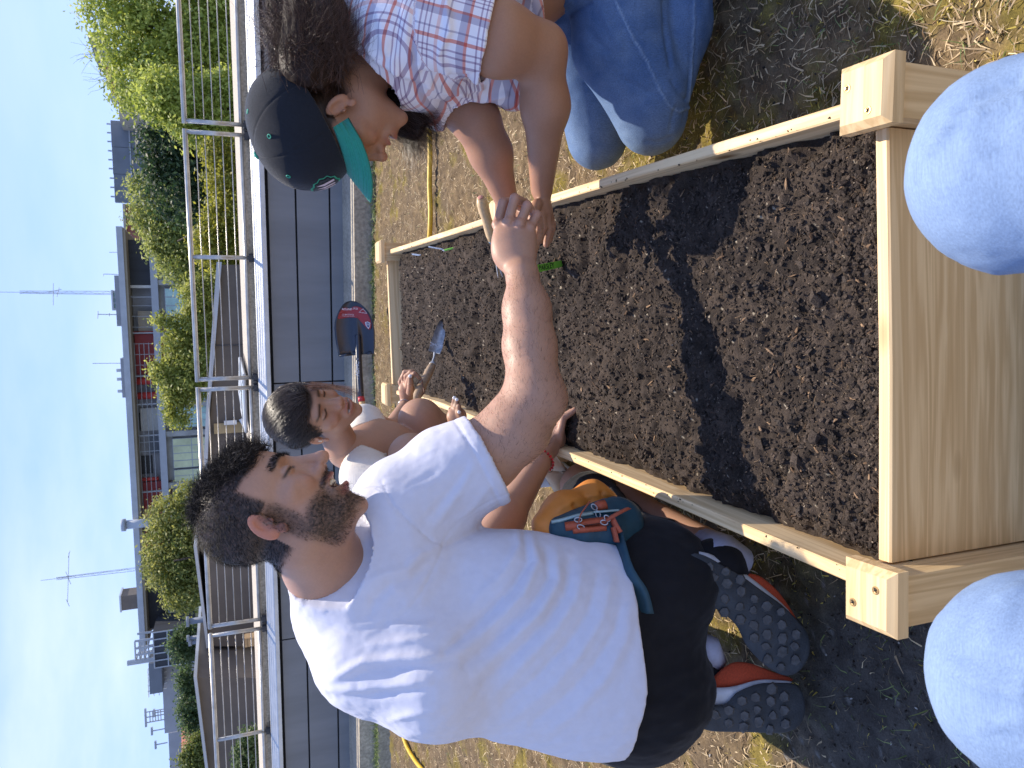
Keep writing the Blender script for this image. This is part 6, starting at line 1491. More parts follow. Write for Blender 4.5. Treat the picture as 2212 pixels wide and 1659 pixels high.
# ---- plaid shirt
def plaid_mat():
    m, n, l, b = newmat('plaid_cotton'); b.inputs['Roughness'].default_value = .9; b.inputs['Sheen Weight'].default_value = .1; b.inputs['Specular IOR Level'].default_value = .15
    at = n.new('ShaderNodeAttribute'); at.attribute_name = 'pl'; sx = n.new('ShaderNodeSeparateXYZ'); l.new(at.outputs['Vector'], sx.inputs[0])
    cur = None
    for ch, per, off in (('X', .098, 0), ('Y', .088, .4)):
        d_ = n.new('ShaderNodeMath'); d_.operation = 'DIVIDE'; d_.inputs[1].default_value = per; l.new(sx.outputs[ch], d_.inputs[0])
        ad = n.new('ShaderNodeMath'); ad.operation = 'ADD'; ad.inputs[1].default_value = off; l.new(d_.outputs[0], ad.inputs[0])
        f = n.new('ShaderNodeMath'); f.operation = 'FRACT'; l.new(ad.outputs[0], f.inputs[0])
        rp = n.new('ShaderNodeValToRGB'); cr = rp.color_ramp; cr.interpolation = 'CONSTANT'
        W_ = (1, 1, 1, 1); G_ = (.60, .58, .66, 1); Rd = (.82, .38, .32, 1); Pu = (.56, .48, .57, 1); Lr = (.95, .70, .64, 1)
        st = [(0, W_), (.12, G_), (.24, Rd), (.29, W_), (.44, Pu), (.47, W_), (.53, Pu), (.555, W_), (.61, Pu), (.64, W_), (.74, Lr if ch == 'X' else Rd), (.80, W_), (.90, G_), (.93, W_)]
        while len(cr.elements) < len(st): cr.elements.new(.5)
        for e_, (p_, c_) in zip(cr.elements, st): e_.position = p_; e_.color = c_
        l.new(f.outputs[0], rp.inputs[0])
        if cur is None: cur = rp.outputs[0]
        else:
            mu = n.new('ShaderNodeMix'); mu.data_type = 'RGBA'; mu.blend_type = 'MULTIPLY'; mu.inputs['Factor'].default_value = 1; l.new(cur, mu.inputs['A']); l.new(rp.outputs[0], mu.inputs['B']); cur = mu.outputs['Result']
    m2 = n.new('ShaderNodeMix'); m2.data_type = 'RGBA'; m2.blend_type = 'MULTIPLY'; m2.inputs['Factor'].default_value = 1; m2.inputs['B'].default_value = (.80, .78, .82, 1); l.new(cur, m2.inputs['A']); l.new(m2.outputs['Result'], b.inputs['Base Color'])
    return m
M_plaid = plaid_mat()
wa, wb_ = P(880, 60, 1.50), P(1160, -60, 1.60)
sl0, sl1 = w_ns, P(1068, 80, 1.40); ssa = (sl1-sl0)/np.linalg.norm(sl1-sl0)
wcn = (w_neck-(HW+(np.array([0, -.02, -.05])*SW)@BW)); wcn /= np.linalg.norm(wcn)
def shirtW(p):
    d = su(cone(p, wa, wb_, .150, .165), cone(p, w_ns, w_fs, .088, .085), .06)
    d = su(d, cone(p, P(940, 130, 1.58), P(1105, 160, 1.60), .085, .075), .05)
    d = su(d, cone(p, P(1000, 205, 1.62), P(960, 220, 1.62), .055, .055), .03)
    d = su(d, cone(p, w_neck+wcn*.05, w_neck+wcn*.0, .10, .085), .03)
    d = su(d, cone(p, sl0, sl1, .092, .083), .03)
    d = np.maximum(d, np.where((cone(p, sl0, sl1+ssa*.08, .115, .115) < 0) & ((p-sl0)@ssa > .05), (p-(sl1-ssa*.004))@ssa, -1))
    d = np.maximum(d, np.where(cone(p, HW, w_neck, .09, .09) < 0, -(p-(w_neck-wcn*.012))@wcn, -1))
    ai = w_arm(p)-.007; d = np.maximum(d, -np.maximum(ai, -((p-(sl1-ssa*.03))@ssa)))
    d = np.maximum(d, -(w_farm(p)-.008))
    hemp = P(1168, 20, 1.5); hn_ = D(1, -.30, 0); return np.maximum(d, (p-hemp)@hn_)
lo, hi = box_of([P(740, 130, 1.45), wb_, w_ns, w_fs, P(1130, 230, 1.6), wa+R*.12], .13)
v, q_ = sdfmesh(shirtW, lo, hi, .0038); n_ = vnormals(v, q_); Xq, Yq, _ = proj(v)
dd_ = .005*fbm(np.stack([v@U*7, v@R*16, v@F*10], 1), 3, 71)+.0055*fbm(v*13, 2, 72)
def T4(L): return [(493.8+.3638*x, .3638*y) for x, y in L]
for L, w, h in (([(1290, 0), (1310, 180), (1240, 330), (1290, 430)], 9, .008), ([(1100, 60), (1080, 250), (1110, 380)], 5, -.006), ([(900, 100), (930, 280), (1000, 420)], 10, .007), ([(780, 230), (900, 360), (1050, 450), (1200, 500)], 7, .006), ([(1150, 450), (1300, 480), (1480, 470)], 6, -.008), ([(1180, 520), (1330, 560), (1500, 520)], 6, .007), ([(1100, 520), (1200, 620), (1340, 640)], 6, -.006), ([(1380, 560), (1500, 600), (1650, 560)], 6, .006), ([(1000, 20), (1000, 200), (960, 330)], 8, -.004)):
    d_, pr = pdist(Xq, Yq, T4(L)); dd_ += h*np.exp(-(d_/w)**2)
v2 = v+n_*dd_[:, None]; tax = (wb_-wa)/np.linalg.norm(wb_-wa); 
insl = (cone(v, sl0, sl1, .098, .09) < 0); side = np.cross(tax, F); side /= np.linalg.norm(side)
un, vn = (v-wa)@tax, (v-wa)@side+.35*((v-wa)@F)
s2 = np.cross(ssa, F); s2 /= np.linalg.norm(s2); us_, vs_ = (v-sl0)@ssa*1.0+.02, (v-sl0)@s2
rotA = .5; u1 = un*math.cos(rotA)+vn*math.sin(rotA); v1 = -un*math.sin(rotA)+vn*math.cos(rotA)
pu = np.where(insl, us_, u1)+.010*fbm(v*7, 2, 73); pv = np.where(insl, vs_, v1)+.010*fbm(v*7, 2, 74)
sh = npmesh('plaid_shirt', v2, q_, M_plaid, w1, True, attrs={'pl': np.stack([pu, pv, pu*0], 1)})
# ---- jeans
JN = np.array([.058, .112, .235]); JL = np.array([.19, .27, .40])
nk, nh = P(1405, 262, 1.72), P(1310, -110, 1.62); fk, fh = P(1290, 302, 1.93), P(1240, -40, 1.75)
nank = P(1500, -120, 1.62); fank = P(1440, -120, 1.9)
def jeansW(p):
    d = U_([cone(p, nh, nk, .118, .074), cone(p, P(1330, 100, 1.66), P(1400, 200, 1.69), .095, .082)], .04)
    cf = U_([cone(p, nk+D(.6, 0, 0)*.012, P(1466, 60, 1.68), .062, .066), cone(p, P(1466, 60, 1.68), nank, .066, .05)], .03)
    d = su(d, cf, .012)
    e = su(cone(p, fh, fk, .11, .073), cone(p, fk, fank, .06, .05), .02)
    return su(su(d, e, .008), su(ell(p, P(1290, -170, 1.68), (.17, .17, .15)), cone(p, P(1290, -170, 1.68), P(1195, -130, 1.64), .15, .135), .04), .05)
lo, hi = box_of([nh, nk, fk, fh, nank, fank, P(1290, -170, 1.68)], .15); hi[0] = min(hi[0], 1.25)
v, q_ = sdfmesh(jeansW, lo, hi, .0045); n_ = vnormals(v, q_); Xq, Yq, _ = proj(v)
def T8(L): return [(932.6+.2728*x, .2728*y) for x, y in L]
seams = [[(1450, 0), (1560, 240), (1700, 480), (1800, 700), (1880, 840), (1960, 885), (2050, 850)], [(2080, 0), (2070, 300), (2055, 600), (2035, 800)]]
dd_ = .0015*fbm(v*30, 2, 81); sf = np.zeros(len(v))
for s_ in seams: d_, _ = pdist(Xq, Yq, T8(s_)); dd_ += .0022*np.exp(-(d_/2.2)**2)-.0015*np.exp(-((d_-5)/2.5)**2); sf += np.exp(-(d_/2.0)**2)
for L, w, h in (([(900, 200), (1080, 120), (1250, 20)], 6, -.006), ([(900, 130), (1000, 80), (1100, 0)], 5, .005), ([(1840, 0), (1850, 250), (1890, 520)], 5, -.006), ([(1900, 640), (1960, 740), (2010, 790)], 4, -.005), ([(1930, 860), (1900, 960), (1890, 1040)], 4, -.003), ([(2010, 880), (1990, 980)], 4, -.003), ([(1500, 620), (1650, 700), (1800, 760)], 5, -.002), ([(1700, 1120), (1800, 1130), (1900, 1080)], 5, -.002), ([(1350, 80), (1420, 260), (1500, 380)], 8, .003), ([(1250, 250), (1300, 330), (1380, 400)], 8, -.003)):
    d_, _ = pdist(Xq, Yq, T8(L)); dd_ += h*np.exp(-(d_/w)**2)
cj = mixc(JN, JL, np.clip(.25+.35*fbm(v*9, 3, 82)+.55*np.exp(-(np.linalg.norm(v-nk, axis=1)/.10)**2)+.5*np.exp(-(np.linalg.norm(v-fk, axis=1)/.09)**2)+.25*fbm(v*50, 3, 83), 0, 1)); cj = mixc(cj, (.33, .45, .62), np.clip(sf*.7, 0, 1)*(.7+.3*fbm(v*90, 1, 3)))
npmesh('jeans', v+n_*dd_[:, None], q_, M_denim, w1, True, cj)
# ---------------------------------------------------------------- third woman crouching behind
H3 = P(682, 898, 2.18); f3 = D(.60, -.42, -.66); u3 = D(-.80, -.10, -.55); B3 = frame(f3, u3); S3 = .95
t_neck = P(745, 975, 2.26); t_ns = P(790, 1030, 2.20); t_fs = P(790, 915, 2.42)
t_wr = P(878, 872, 2.80); t_elb = P(845, 930, 2.62); t_nelb = P(900, 1060, 2.10); t_nwr = P(990, 935, 2.28)
TH = P(1010, 1090, 2.42)
t_kA = P(908, 908, 2.44); t_kB = P(888, 985, 2.20); t_hA = P(1000, 1075, 2.50); t_hB = P(1010, 1120, 2.36)
t_aA = P(1030, 960, 2.62); t_aB = P(1060, 1040, 2.45)
def t_head(p):
    q = ((p-H3)@B3.T)/S3; d = head_sdf(q, .15, .95, True, .9)*S3
    return su(d, cone(p, H3+(np.array([0, -.02, -.055])*S3)@B3, t_neck, .046, .050), .02)
def t_body(p):
    d = U_([cone(p, t_neck, (t_ns+t_fs)/2+F*.0, .050, .06), cone(p, t_ns, t_fs, .050, .05), fcone(p, P(830, 985, 2.36), P(960, 1080, 2.42), .11, .12, F, .85)], .04)
    d = su(d, cone(p, t_fs, t_elb, .044, .036), .03); d = su(d, cone(p, t_elb, t_wr, .036, .022), .02)
    d = su(d, cone(p, t_ns, t_nelb, .048, .038), .03); d = su(d, cone(p, t_nelb, t_nwr, .036, .022), .02)
    lg = U_([cone(p, t_hA, t_kA, .085, .070), cone(p, t_kA, t_aA, .058, .036)], .02); lg2 = U_([cone(p, t_hB, t_kB, .09, .064), cone(p, t_kB, t_aB, .058, .036)], .02)
    return su(su(d, lg, .008), lg2, .006)
def K5(x, y, d): return P(822.9+.16535*x, 768+.16535*y, d)
TF = [([K5(310, 400, 2.79), K5(285, 280, 2.78), K5(310, 215, 2.77), K5(420, 205, 2.76)], [.010, .009, .008, .0068]),
      ([K5(330, 390, 2.77), K5(330, 270, 2.75), K5(390, 215, 2.74), K5(470, 255, 2.73)], [.010, .009, .008, .0068]),
      ([K5(345, 400, 2.76), K5(370, 290, 2.73), K5(440, 235, 2.72), K5(500, 290, 2.72)], [.010, .009, .008, .0068]),
      ([K5(280, 430, 2.80), K5(250, 350, 2.80), K5(262, 300, 2.80)], [.009, .008, .007]),
      ([K5(375, 480, 2.74), K5(385, 380, 2.71), K5(385, 285, 2.70)], [.0125, .011, .009])]
TG = [([K5(960, 760, 2.27), K5(950, 650, 2.26), K5(962, 565, 2.25)], [.0095, .0085, .007]), ([K5(985, 760, 2.26), K5(985, 670, 2.25), K5(998, 590, 2.245)], [.0095, .0085, .007]),
      ([K5(1010, 790, 2.25), K5(1020, 720, 2.24), K5(1018, 660, 2.235)], [.009, .008, .0068]), ([K5(1030, 830, 2.25), K5(1040, 780, 2.24), K5(1022, 745, 2.235)], [.0095, .008, .007]), ([K5(930, 800, 2.28), K5(912, 740, 2.28), K5(905, 705, 2.28)], [.009, .008, .007])]
def t_hands(p):
    d = fcone(p, t_wr, K5(335, 440, 2.775), .021, .030, F, .6); 
    for a, rr in TF: d = su(d, finger(p, a, rr), .005)
    e = fcone(p, t_nwr, K5(990, 800, 2.26), .021, .030, F, .65)
    for a, rr in TG: e = su(e, finger(p, a, rr), .005)
    return np.minimum(d, e)
tp = []
lo, hi = box_of([H3, t_neck], .155); tp.append(sdfmesh(t_head, lo, hi, .0028)); nh3 = len(tp[0][0])
fb3 = lambda p: su(t_body(p), t_hands(p), .008)
lo, hi = box_of([t_neck, t_ns, t_fs, t_wr, t_elb, t_nelb, t_kA, t_kB, t_hA, t_hB, t_aA, t_aB, P(960, 1080, 2.42)], .12); tp.append(sdfmesh(t_body, lo, hi, .0055))
lo, hi = box_of([t_wr]+[x for a, _ in TF for x in a], .04); tp.append(sdfmesh(fb3, lo, hi, .0030)); lo, hi = box_of([t_nwr]+[x for a, _ in TG for x in a], .04); tp.append(sdfmesh(fb3, lo, hi, .0030))
V, Q = joinV(tp); q = ((V-H3)@B3.T)/S3; ax, y, z = np.abs(q[:, 0]), q[:, 1], q[:, 2]; ih = (np.arange(len(V)) < nh3) & (z > -.13)
SK3 = np.array([.44, .245, .155]); c = head_color(q, SK3, None, None, seed=6, blush=.35)
c = mixc(c, (.42, .15, .12), .75*ih*np.clip(np.exp(-(((z+.0485)/.005)**2+(ax/.026)**4))+np.exp(-(((z+.068)/.0065)**2+(ax/.026)**4)), 0, 1)*(y > .082))
c = mixc(c, (.70, .66, .62), .9*ih*(np.abs(z+.0575) < .0035)*(ax < .020)*(y > .078))
lash = ih*np.exp(-(((z-.0115+.9*np.maximum(np.abs(ax-.033)-.004, 0)*-.25)/.0030)**2))*sstep(.015, .020, ax)*sstep(.052, .046, ax)*(y > .055)
br = ih*np.exp(-(((z-.0365+.12*np.maximum(ax-.034, 0))/.0046)**2))*sstep(.008, .014, ax)*sstep(.060, .050, ax)*(y > .045)
hr3 = ih*np.clip(sstep(.066, .076, z+.25*np.maximum(ax-.03, 0)-.5*np.minimum(.06-y, .0))+sstep(.035, .020, y+.15*z-.012*np.cos(z*20))*sstep(-.05, -.02, z)*((y < -.020) | (z > .022)), 0, 1)*(ax < .0785)
c = mixc(c, (.02, .013, .010), np.clip(np.maximum(np.maximum(lash*.95, br*.9), hr3*.97), 0, 1))
for a, rr in TF+TG: w = np.exp(-(np.linalg.norm(V-a[-1], axis=1)/.02)**2)*.55; c = mixc(c, (.10, .05, .035), w*(.6+.4*vnoise(V*160, 3)))
w3 = npmesh('person', V, Q, M_skin, None, True, c); tag(w3, 'dark haired woman in a cream top crouching behind the man, holding a trowel', 'person')
N3 = vnormals(V, Q)
# hair swept back to a low knot
def hair3(p):
    q = ((p-H3)@B3.T)/S3
    d = ell(q, (0, -.009, .059), (.085, .106, .087)); d = su(d, ell(q, (0, -.105, .0), (.035, .035, .035)), .03)
    d = su(d, ell(np.stack([np.abs(q[..., 0]), q[..., 1], q[..., 2]], -1), (.058, -.050, .035), (.024, .045, .036)), .02)
    pl = (q[..., 1]-.048-.35*np.maximum(q[..., 2]-.04, 0)-.55*np.maximum(q[..., 2]-.085, 0)-.06*np.abs(q[..., 0]))*.9
    return np.maximum(d*S3, np.minimum(pl, .067-q[..., 2]-.25*np.maximum(np.abs(q[..., 0])-.03, 0)+.9*np.maximum(q[..., 1]-.092, 0))*S3)
lo, hi = box_of([H3], .16); v, q_ = sdfmesh(hair3, lo, hi, .0032); n_ = vnormals(v, q_); ql = ((v-H3)@B3.T)
npmesh('tied_hair', v+n_*(.0035*fbm(np.stack([ql[:, 0]*130, ql[:, 1]*14, ql[:, 2]*60], 1), 3, 9))[:, None], q_, M_hair, w3, True, np.tile([.022, .015, .012], (len(v), 1)))
r = np.random.default_rng(31); i = r.choice(len(v), 5200); G3 = np.array([.026, .018, .014])
ps3 = grow(i, 0, r.uniform(.03, .06, len(i)), np.asarray((0, -1, -.35))@B3, .06, .07, 7, Vv=v, Nn=n_, freq=.4); sh_p = ps3.reshape(-1, 3)
off3 = np.repeat(r.uniform(.0005, .005, len(i)), 7); sh_p = sh_p-grad(hair3, sh_p)*(hair3(sh_p)-off3)[:, None]; ps3 = sh_p.reshape(ps3.shape)
strands(ps3, .00040, M_hairg, 'swept_hair', w3, G3*r.uniform(.5, 3.4, (len(i), 1)))
st_ = H3+(np.array([0, -.02, .12])*S3)@B3
i = r.choice(np.where(ql[:, 1] > .02)[0], 1800); p4 = grow(i, 0, r.uniform(.03, .07, len(i)), np.asarray((.35, -1, .3))@B3, .10, .12, 7, Vv=v, Nn=n_, freq=.5); s4 = p4.reshape(-1, 3); o4 = np.repeat(r.uniform(.001, .008, len(i)), 7); s4 = s4-grad(hair3, s4)*(hair3(s4)-o4)[:, None]; strands(s4.reshape(p4.shape), .00038, M_hairg, 'front_hair', w3, G3*r.uniform(.5, 3.8, (len(i), 1)))
# long blown strand across the forehead
sA = P(668, 835, 2.10); sM = P(740, 832, 2.05); sE = P(772, 853, 2.0); t = np.linspace(0, 1, 14)[None, :, None]; n = 110
a = sA+r.normal(size=(n, 3))*.006; m_ = sM+r.normal(size=(n, 3))*.008; e_ = sE+r.normal(size=(n, 3))*.010
strands(a[:, None]*(1-t)**2+m_[:, None]*2*t*(1-t)+e_[:, None]*t**2, .00034, M_hair, 'loose_strand', w3, np.array([.10, .045, .03])*r.uniform(.5, 1.6, (n, 1)))
# flower earring, bracelet
er = H3+(np.array([.079, -.004, -.034])*S3)@B3; er = P(691.5, 949, np.dot(er-CAM, F)-.012)
mb = MB()
for k in range(6): t_ = k*math.pi/3; mb.add(ico_v*.0034+er+D(math.cos(t_), math.sin(t_), 0)*.0052, ico_f)
mb.add(ico_v*.0036+er-F*.002, ico_f); mb.build('earring', mat('pearl', (.75, .70, .52), .3, .05), w3, True)
def ringm(c, ax_, rad, th, M, name, par):
    ax_ = ax_/np.linalg.norm(ax_); a = np.cross(ax_, U); a /= np.linalg.norm(a); b = np.cross(ax_, a); mb = MB(); mb.tube([c+(a*math.cos(t_)+b*math.sin(t_))*rad for t_ in np.linspace(0, 2*np.pi, 25)], th, 6, False); return mb.build(name, M, par, True)
ringm(t_wr+(t_elb-t_wr)*.10, t_elb-t_wr, .0265, .0012, M_metal, 'bracelet', w3)
mb = MB(); mb.tube(smoothpts([K5(300, 1060, 2.31)]*1+[P(800, 935, 2.30), P(820, 945, 2.28), P(826, 965, 2.25), P(812, 985, 2.2)], 10), .0011, 5); 
for pt, sz in ((K5(384, 268, 2.692), .0075), (K5(960, 552, 2.243), .006), (K5(994, 576, 2.238), .006), (K5(1022, 740, 2.228), .006)):
    m3 = MB(); m3.add(ico_v*np.array([sz, sz*.4, sz*1.1])+pt, ico_f); m3.build('fingernail', M_wnail, w3, True)
# cream top
M_cream = mat('cream_rib', (.74, .68, .60), .9, .04, 60, .3, 900)
def top3(p):
    d = U_([fcone(p, P(815, 990, 2.38), P(985, 1095, 2.48), .108, .12, F, .86), cone(p, t_ns, t_fs, .066, .062), cone(p, t_ns, t_ns*.55+t_nelb*.45, .064, .060)], .035)
    sl = (t_nelb-t_ns)/np.linalg.norm(t_nelb-t_ns); e_ = t_ns*.55+t_nelb*.45
    d = np.maximum(d, np.where(cone(p, t_ns, e_+sl*.05, .085, .085) < 0, (p-(e_-sl*.004))@sl, -1))
    d = np.maximum(d, -(cone(p, t_ns, t_nelb, .052, .042) if False else np.full(p.shape[:-1], 1.)))
    nk = cone(p, t_neck+(H3-t_neck)*.2, P(800, 955, 2.30), .052, .060); d = np.maximum(d, -nk)
    nk2 = cone(p, P(800, 950, 2.28), P(838, 935, 2.22), .058, .045); d = np.maximum(d, -nk2)
    fsx = (t_elb-t_fs)/np.linalg.norm(t_elb-t_fs); d = np.maximum(d, np.where(cone(p, t_fs, t_elb, .07, .07) < 0, (p-(t_fs+fsx*.035))@fsx, -1))
    return d
lo, hi = box_of([P(815, 985, 2.34), P(985, 1085, 2.42), t_ns, t_fs, t_nelb], .15); v, q_ = sdfmesh(top3, lo, hi, .0042); n_ = vnormals(v, q_)
npmesh('cream_top', v+n_*(.003*fbm(np.stack([v@R*16, v@U*8, v@F*16], 1), 3, 14)+.0006*np.sin((v@U)*900))[:, None], q_, M_cream, w3, True)
M_short = mat('khaki_shorts', (.30, .26, .20), .9, .1, 50, .3, 600)
def sh3(p): return U_([cone(p, t_hA, t_hA*.45+t_kA*.55, .10, .085), cone(p, t_hB, t_hB*.5+t_kB*.5, .10, .088), ell(p, TH+F*.03, (.16, .15, .14))], .03)
lo, hi = box_of([t_hA, t_hB, TH, (t_hA+t_kA)/2], .18); v, q_ = sdfmesh(sh3, lo, hi, .008)
npmesh('shorts', v, q_, M_short, w3, True)
for i_, a_ in enumerate((t_aA, t_aB)):
    c0 = np.array([a_[0], a_[1], .035]); v, q_ = sdfmesh(lambda p: su(fcone(p, c0+[0, -.05, 0], c0+[.03, .15, -.005], .036, .034, (0, 0, 1), .8), cone(p, c0, a_*.6+c0*.4+[0, 0, .02], .036, .034), .02), c0-[.12, .14, .06], c0+[.14, .25, .3], .006); npmesh('shoe', v, q_, M_mid, w3)

# ---------------------------------------------------------------- photographer's denim knees
k1, k2 = P(2105, 385, .62), P(2150, 1440, .62)
h1, h2 = np.array([k1[0]-.03, k1[1]-.44, k1[2]-.10]), np.array([k2[0]+.03, k2[1]-.44, k2[2]-.10])
def knees(p):
    d = None
    for k, h, sx_ in ((k1, h1, 1), (k2, h2, -1)):
        an = np.array([k[0]+.03*sx_, k[1]-.16, .06])
        e = U_([cone(p, k+[0, -.045, -.005], h, .077, .100), cone(p, k+[0, -.03, -.03], an, .062, .052), ell(p, k+np.array([0, -.025, 0]), (.074, .064, .072))], .025)
        d = e if d is None else np.minimum(d, e)
    return su(d, ell(p, (h1+h2)/2+np.array([0, -.08, -.02]), (.20, .15, .13)), .05)
lo, hi = box_of([k1, k2, h1, h2, [k1[0], k1[1]-.16, .03], [k2[0], k2[1]-.55, .1]], .13)
v, q_ = sdfmesh(knees, lo, hi, .0055); n_ = vnormals(v, q_); Xq, Yq, dq = proj(v)
dd_ = .0028*fbm(v*18, 3, 15)+.0015*fbm(np.stack([v[:, 0]*10, v[:, 1]*70, v[:, 2]*70], 1), 2, 16)
for L, w, h in (([(2212, 205), (2120, 240), (2060, 262), (2000, 330)], 7, .0055), ([(2212, 160), (2130, 200), (2080, 235)], 9, -.005), ([(2212, 290), (2100, 320)], 14, .003), ([(2060, 1450), (2130, 1480), (2212, 1500)], 14, .004), ([(2040, 1400), (2120, 1420), (2212, 1440)], 12, -.0035), ([(2150, 1290), (2212, 1270)], 8, .003), ([(2120, 1570), (2212, 1560)], 10, .003)):
    d_, _ = pdist(Xq, Yq, L); dd_ += h*np.exp(-(d_/w)**2)*(dq < .9)
cj = mixc((.13, .20, .345), (.24, .33, .48), np.clip(.50+.16*fbm(v*14, 3, 92)+.18*fbm(np.stack([v[:, 0]*30, v[:, 1]*120, v[:, 2]*120], 1), 3, 93), 0, 1))
ph = npmesh('person', np.array([(h1+h2)/2+[0, -.05, 0], (h1+h2)/2+[.01, -.05, 0], (h1+h2)/2+[0, -.05, .01]]), np.array([[0, 1, 2]]), M_skin, None, True, np.tile(SKW, (3, 1)))
tag(ph, "photographer's two knees in light blue jeans at the near edge of the view", 'person')
npmesh('jeans', v+n_*dd_[:, None], q_, M_denim2, ph, True, cj)
# ================================================================ TOOLS, LABELS AND SMALL THINGS
M_blk = mat('black_enamel', (.010, .016, .032), .28, .15, 30, spec=.7); M_ash = mat('ash_handle', (.58, .40, .20), .55, .2, 30, stretch=(1, 8, 8))
M_redt = mat('red_tape', (.45, .02, .03), .4, .1); M_redl = mat('red_label', (.30, .025, .03), .35, .1); M_whitep = mat('white_print', (.75, .74, .74), .5, 0); M_steelb = mat('worn_steel', (.40, .41, .43), .5, .35, 60, .2, 300, metal=.35)
M_dirtw = mat('dirty_wood', (.36, .25, .155), .75, .3, 60, .4, 300); M_lgreen = mat('green_label', (.24, .68, .07), .45, .05); M_wlab = mat('white_label', (.80, .82, .82), .4, .03); M_ink = mat('black_ink', (.012, .012, .012), .6, 0); M_wink = mat('white_ink', (.62, .64, .68), .6, 0)
def text(name, s_, M, size, o, ex, ey, parent, th=.0004, align='LEFT', shear=0):
    cu = bpy.data.curves.new(name, 'FONT'); cu.body = s_; cu.size = size; cu.extrude = th; cu.align_x = align; cu.resolution_u = 3; cu.shear = shear
    ob = bpy.data.objects.new(name, cu); COL.objects.link(ob); bpy.context.view_layer.update()
    me = bpy.data.meshes.new_from_object(ob.evaluated_get(bpy.context.evaluated_depsgraph_get())); bpy.data.objects.remove(ob, do_unlink=True); bpy.data.curves.remove(cu)
    ex = ex/np.linalg.norm(ex); ey = ey-ex*np.dot(ex, ey); ey /= np.linalg.norm(ey); ez = np.cross(ex, ey)
    Mx = Matrix(((ex[0], ey[0], ez[0], o[0]), (ex[1], ey[1], ez[1], o[1]), (ex[2], ey[2], ez[2], o[2]), (0, 0, 0, 1))); me.transform(Mx)
    me.materials.clear(); me.materials.append(M); return link(name, me, parent)
def QS(x, y): return (685.8+.2051*x, 592.5+.2051*y)
# --- shovel leaning on the kerb
SD = 5.05
sh_ = empty('shovel', P(765, 715, SD), 'black round point shovel with a red sticker and wooden handle lying on the kerb', 'shovel')
left = [(350, 278), (300, 292), (262, 322), (225, 380), (198, 440), (180, 500), (175, 560), (182, 640), (195, 730), (212, 810), (226, 868)]
right = [(350, 278), (405, 285), (455, 312), (505, 355), (545, 405), (575, 465), (592, 530), (602, 600), (604, 690), (603, 770), (596, 835)]
nb_ = 11; nu = 19; Vb = []; 
for i in range(nb_):
    for j in range(nu):
        t = j/(nu-1); X = left[i][0]*(1-t)+right[i][0]*t; Y = left[i][1]*(1-t)+right[i][1]*t; s_ = abs(2*t-1)
        dish = .030*(1-s_**2)*math.sin(min(i/(nb_-1)*1.2+.15, 1)*math.pi/2); sock = -.026*math.exp(-((t-.56)/.085)**2)*max(0, (i-3.2)/7)**.8
        edge = -.012*(i == nb_-1)*(s_ > .25)
        Vb.append(P(*QS(X, Y), SD+dish+sock*1.3+edge))
Vb = np.array(Vb); n_b = len(Vb); Vb = np.vstack([Vb, Vb+F*.003]); fb = []
for i in range(nb_-1):
    for j in range(nu-1): a = i*nu+j; fb.append([a, a+nu, a+nu+1, a+1]); fb.append([n_b+a, n_b+a+1, n_b+a+nu+1, n_b+a+nu])
for i in range(nb_-1): a = i*nu; fb.append([a+nu, a, n_b+a, n_b+a+nu]); a = i*nu+nu-1; fb.append([a, a+nu, n_b+a+nu, n_b+a])
for j in range(nu-1): a = (nb_-1)*nu+j; fb.append([a+1, a, n_b+a, n_b+a+1])
bl_ = npmesh('blade', Vb, np.array(fb), M_blk, sh_, True)
for (x0, x1) in ((235, 352), (522, 592)):
    mb = MB(); mb.tube([P(*QS(x0, 862 if x0 < 300 else 835), SD-.004), P(*QS(x1, 838 if x0 < 300 else 828), SD+.008)], .0075, 8); mb.build('foot_step', M_blk, sh_, True)
hp = [P(*QS(425, 640), SD+.010), P(*QS(432, 800), SD), P(*QS(440, 1000), SD-.012), P(*QS(458, 1290), SD-.03)]
mb = MB(); mb.tube(smoothpts(hp, 12), [.020]*3+[.0205]*9, 14); mb.build('socket', M_blk, sh_, True)
e0, e1 = hp[-1], P(*QS(467, 1340), SD-.034); mb = MB(); mb.tube([e0, e1], .0215, 14); mb.build('red_band', M_redt, sh_, True)
dh_ = (e1-e0)/np.linalg.norm(e1-e0); e2 = e1+dh_*1.0; mb = MB(); mb.tube([e1-dh_*.002, e1+dh_*.3, e2], [.0195, .018, .019], 14); mb.build('handle', M_ash, sh_, True)
def surf(x, y, up=.003):
    # point on the blade face
    X, Y = QS(x, y); Xb, Yb, _ = proj(Vb[:n_b]); k = np.argsort(np.hypot(Xb-X, Yb-Y))[:3]; w = 1/(np.hypot(Xb[k]-X, Yb[k]-Y)+1e-3); dd = (((Vb[k]-CAM)@F)*w).sum()/w.sum(); return P(X, Y, dd-up)
lab = [(300, 345), (345, 372), (385, 330), (470, 352), (520, 400), (560, 480), (570, 540), (560, 590), (535, 590), (500, 545), (478, 475), (420, 458), (330, 452), (205, 478), (225, 410), (262, 352)]
lp = resample(lab, 60); c2 = np.array([380., 415.]); mb = MB(); rg = []
for f_ in (1, .8, .6, .4, .2): rg += [surf(*(c2+(a-c2)*f_), .0045) for a in lp]
mb.add(np.array(rg), np.array([[k*60+i, k*60+(i+1) % 60, (k+1)*60+(i+1) % 60, (k+1)*60+i] for k in range(4) for i in range(60)])); mb.add(np.array(rg[240:300]), np.array([list(range(0, 60, 2))[::-1]]).reshape(1, -1)); mb.build('red_sticker', M_redl, bl_)
def lab_text(t_, x, y, sz, M=M_whitep): o = surf(x, y, .008); return text('sticker_text', t_, M, sz, o, D(1, 0, 0), D(0, -1, 0), bl_, .0003)
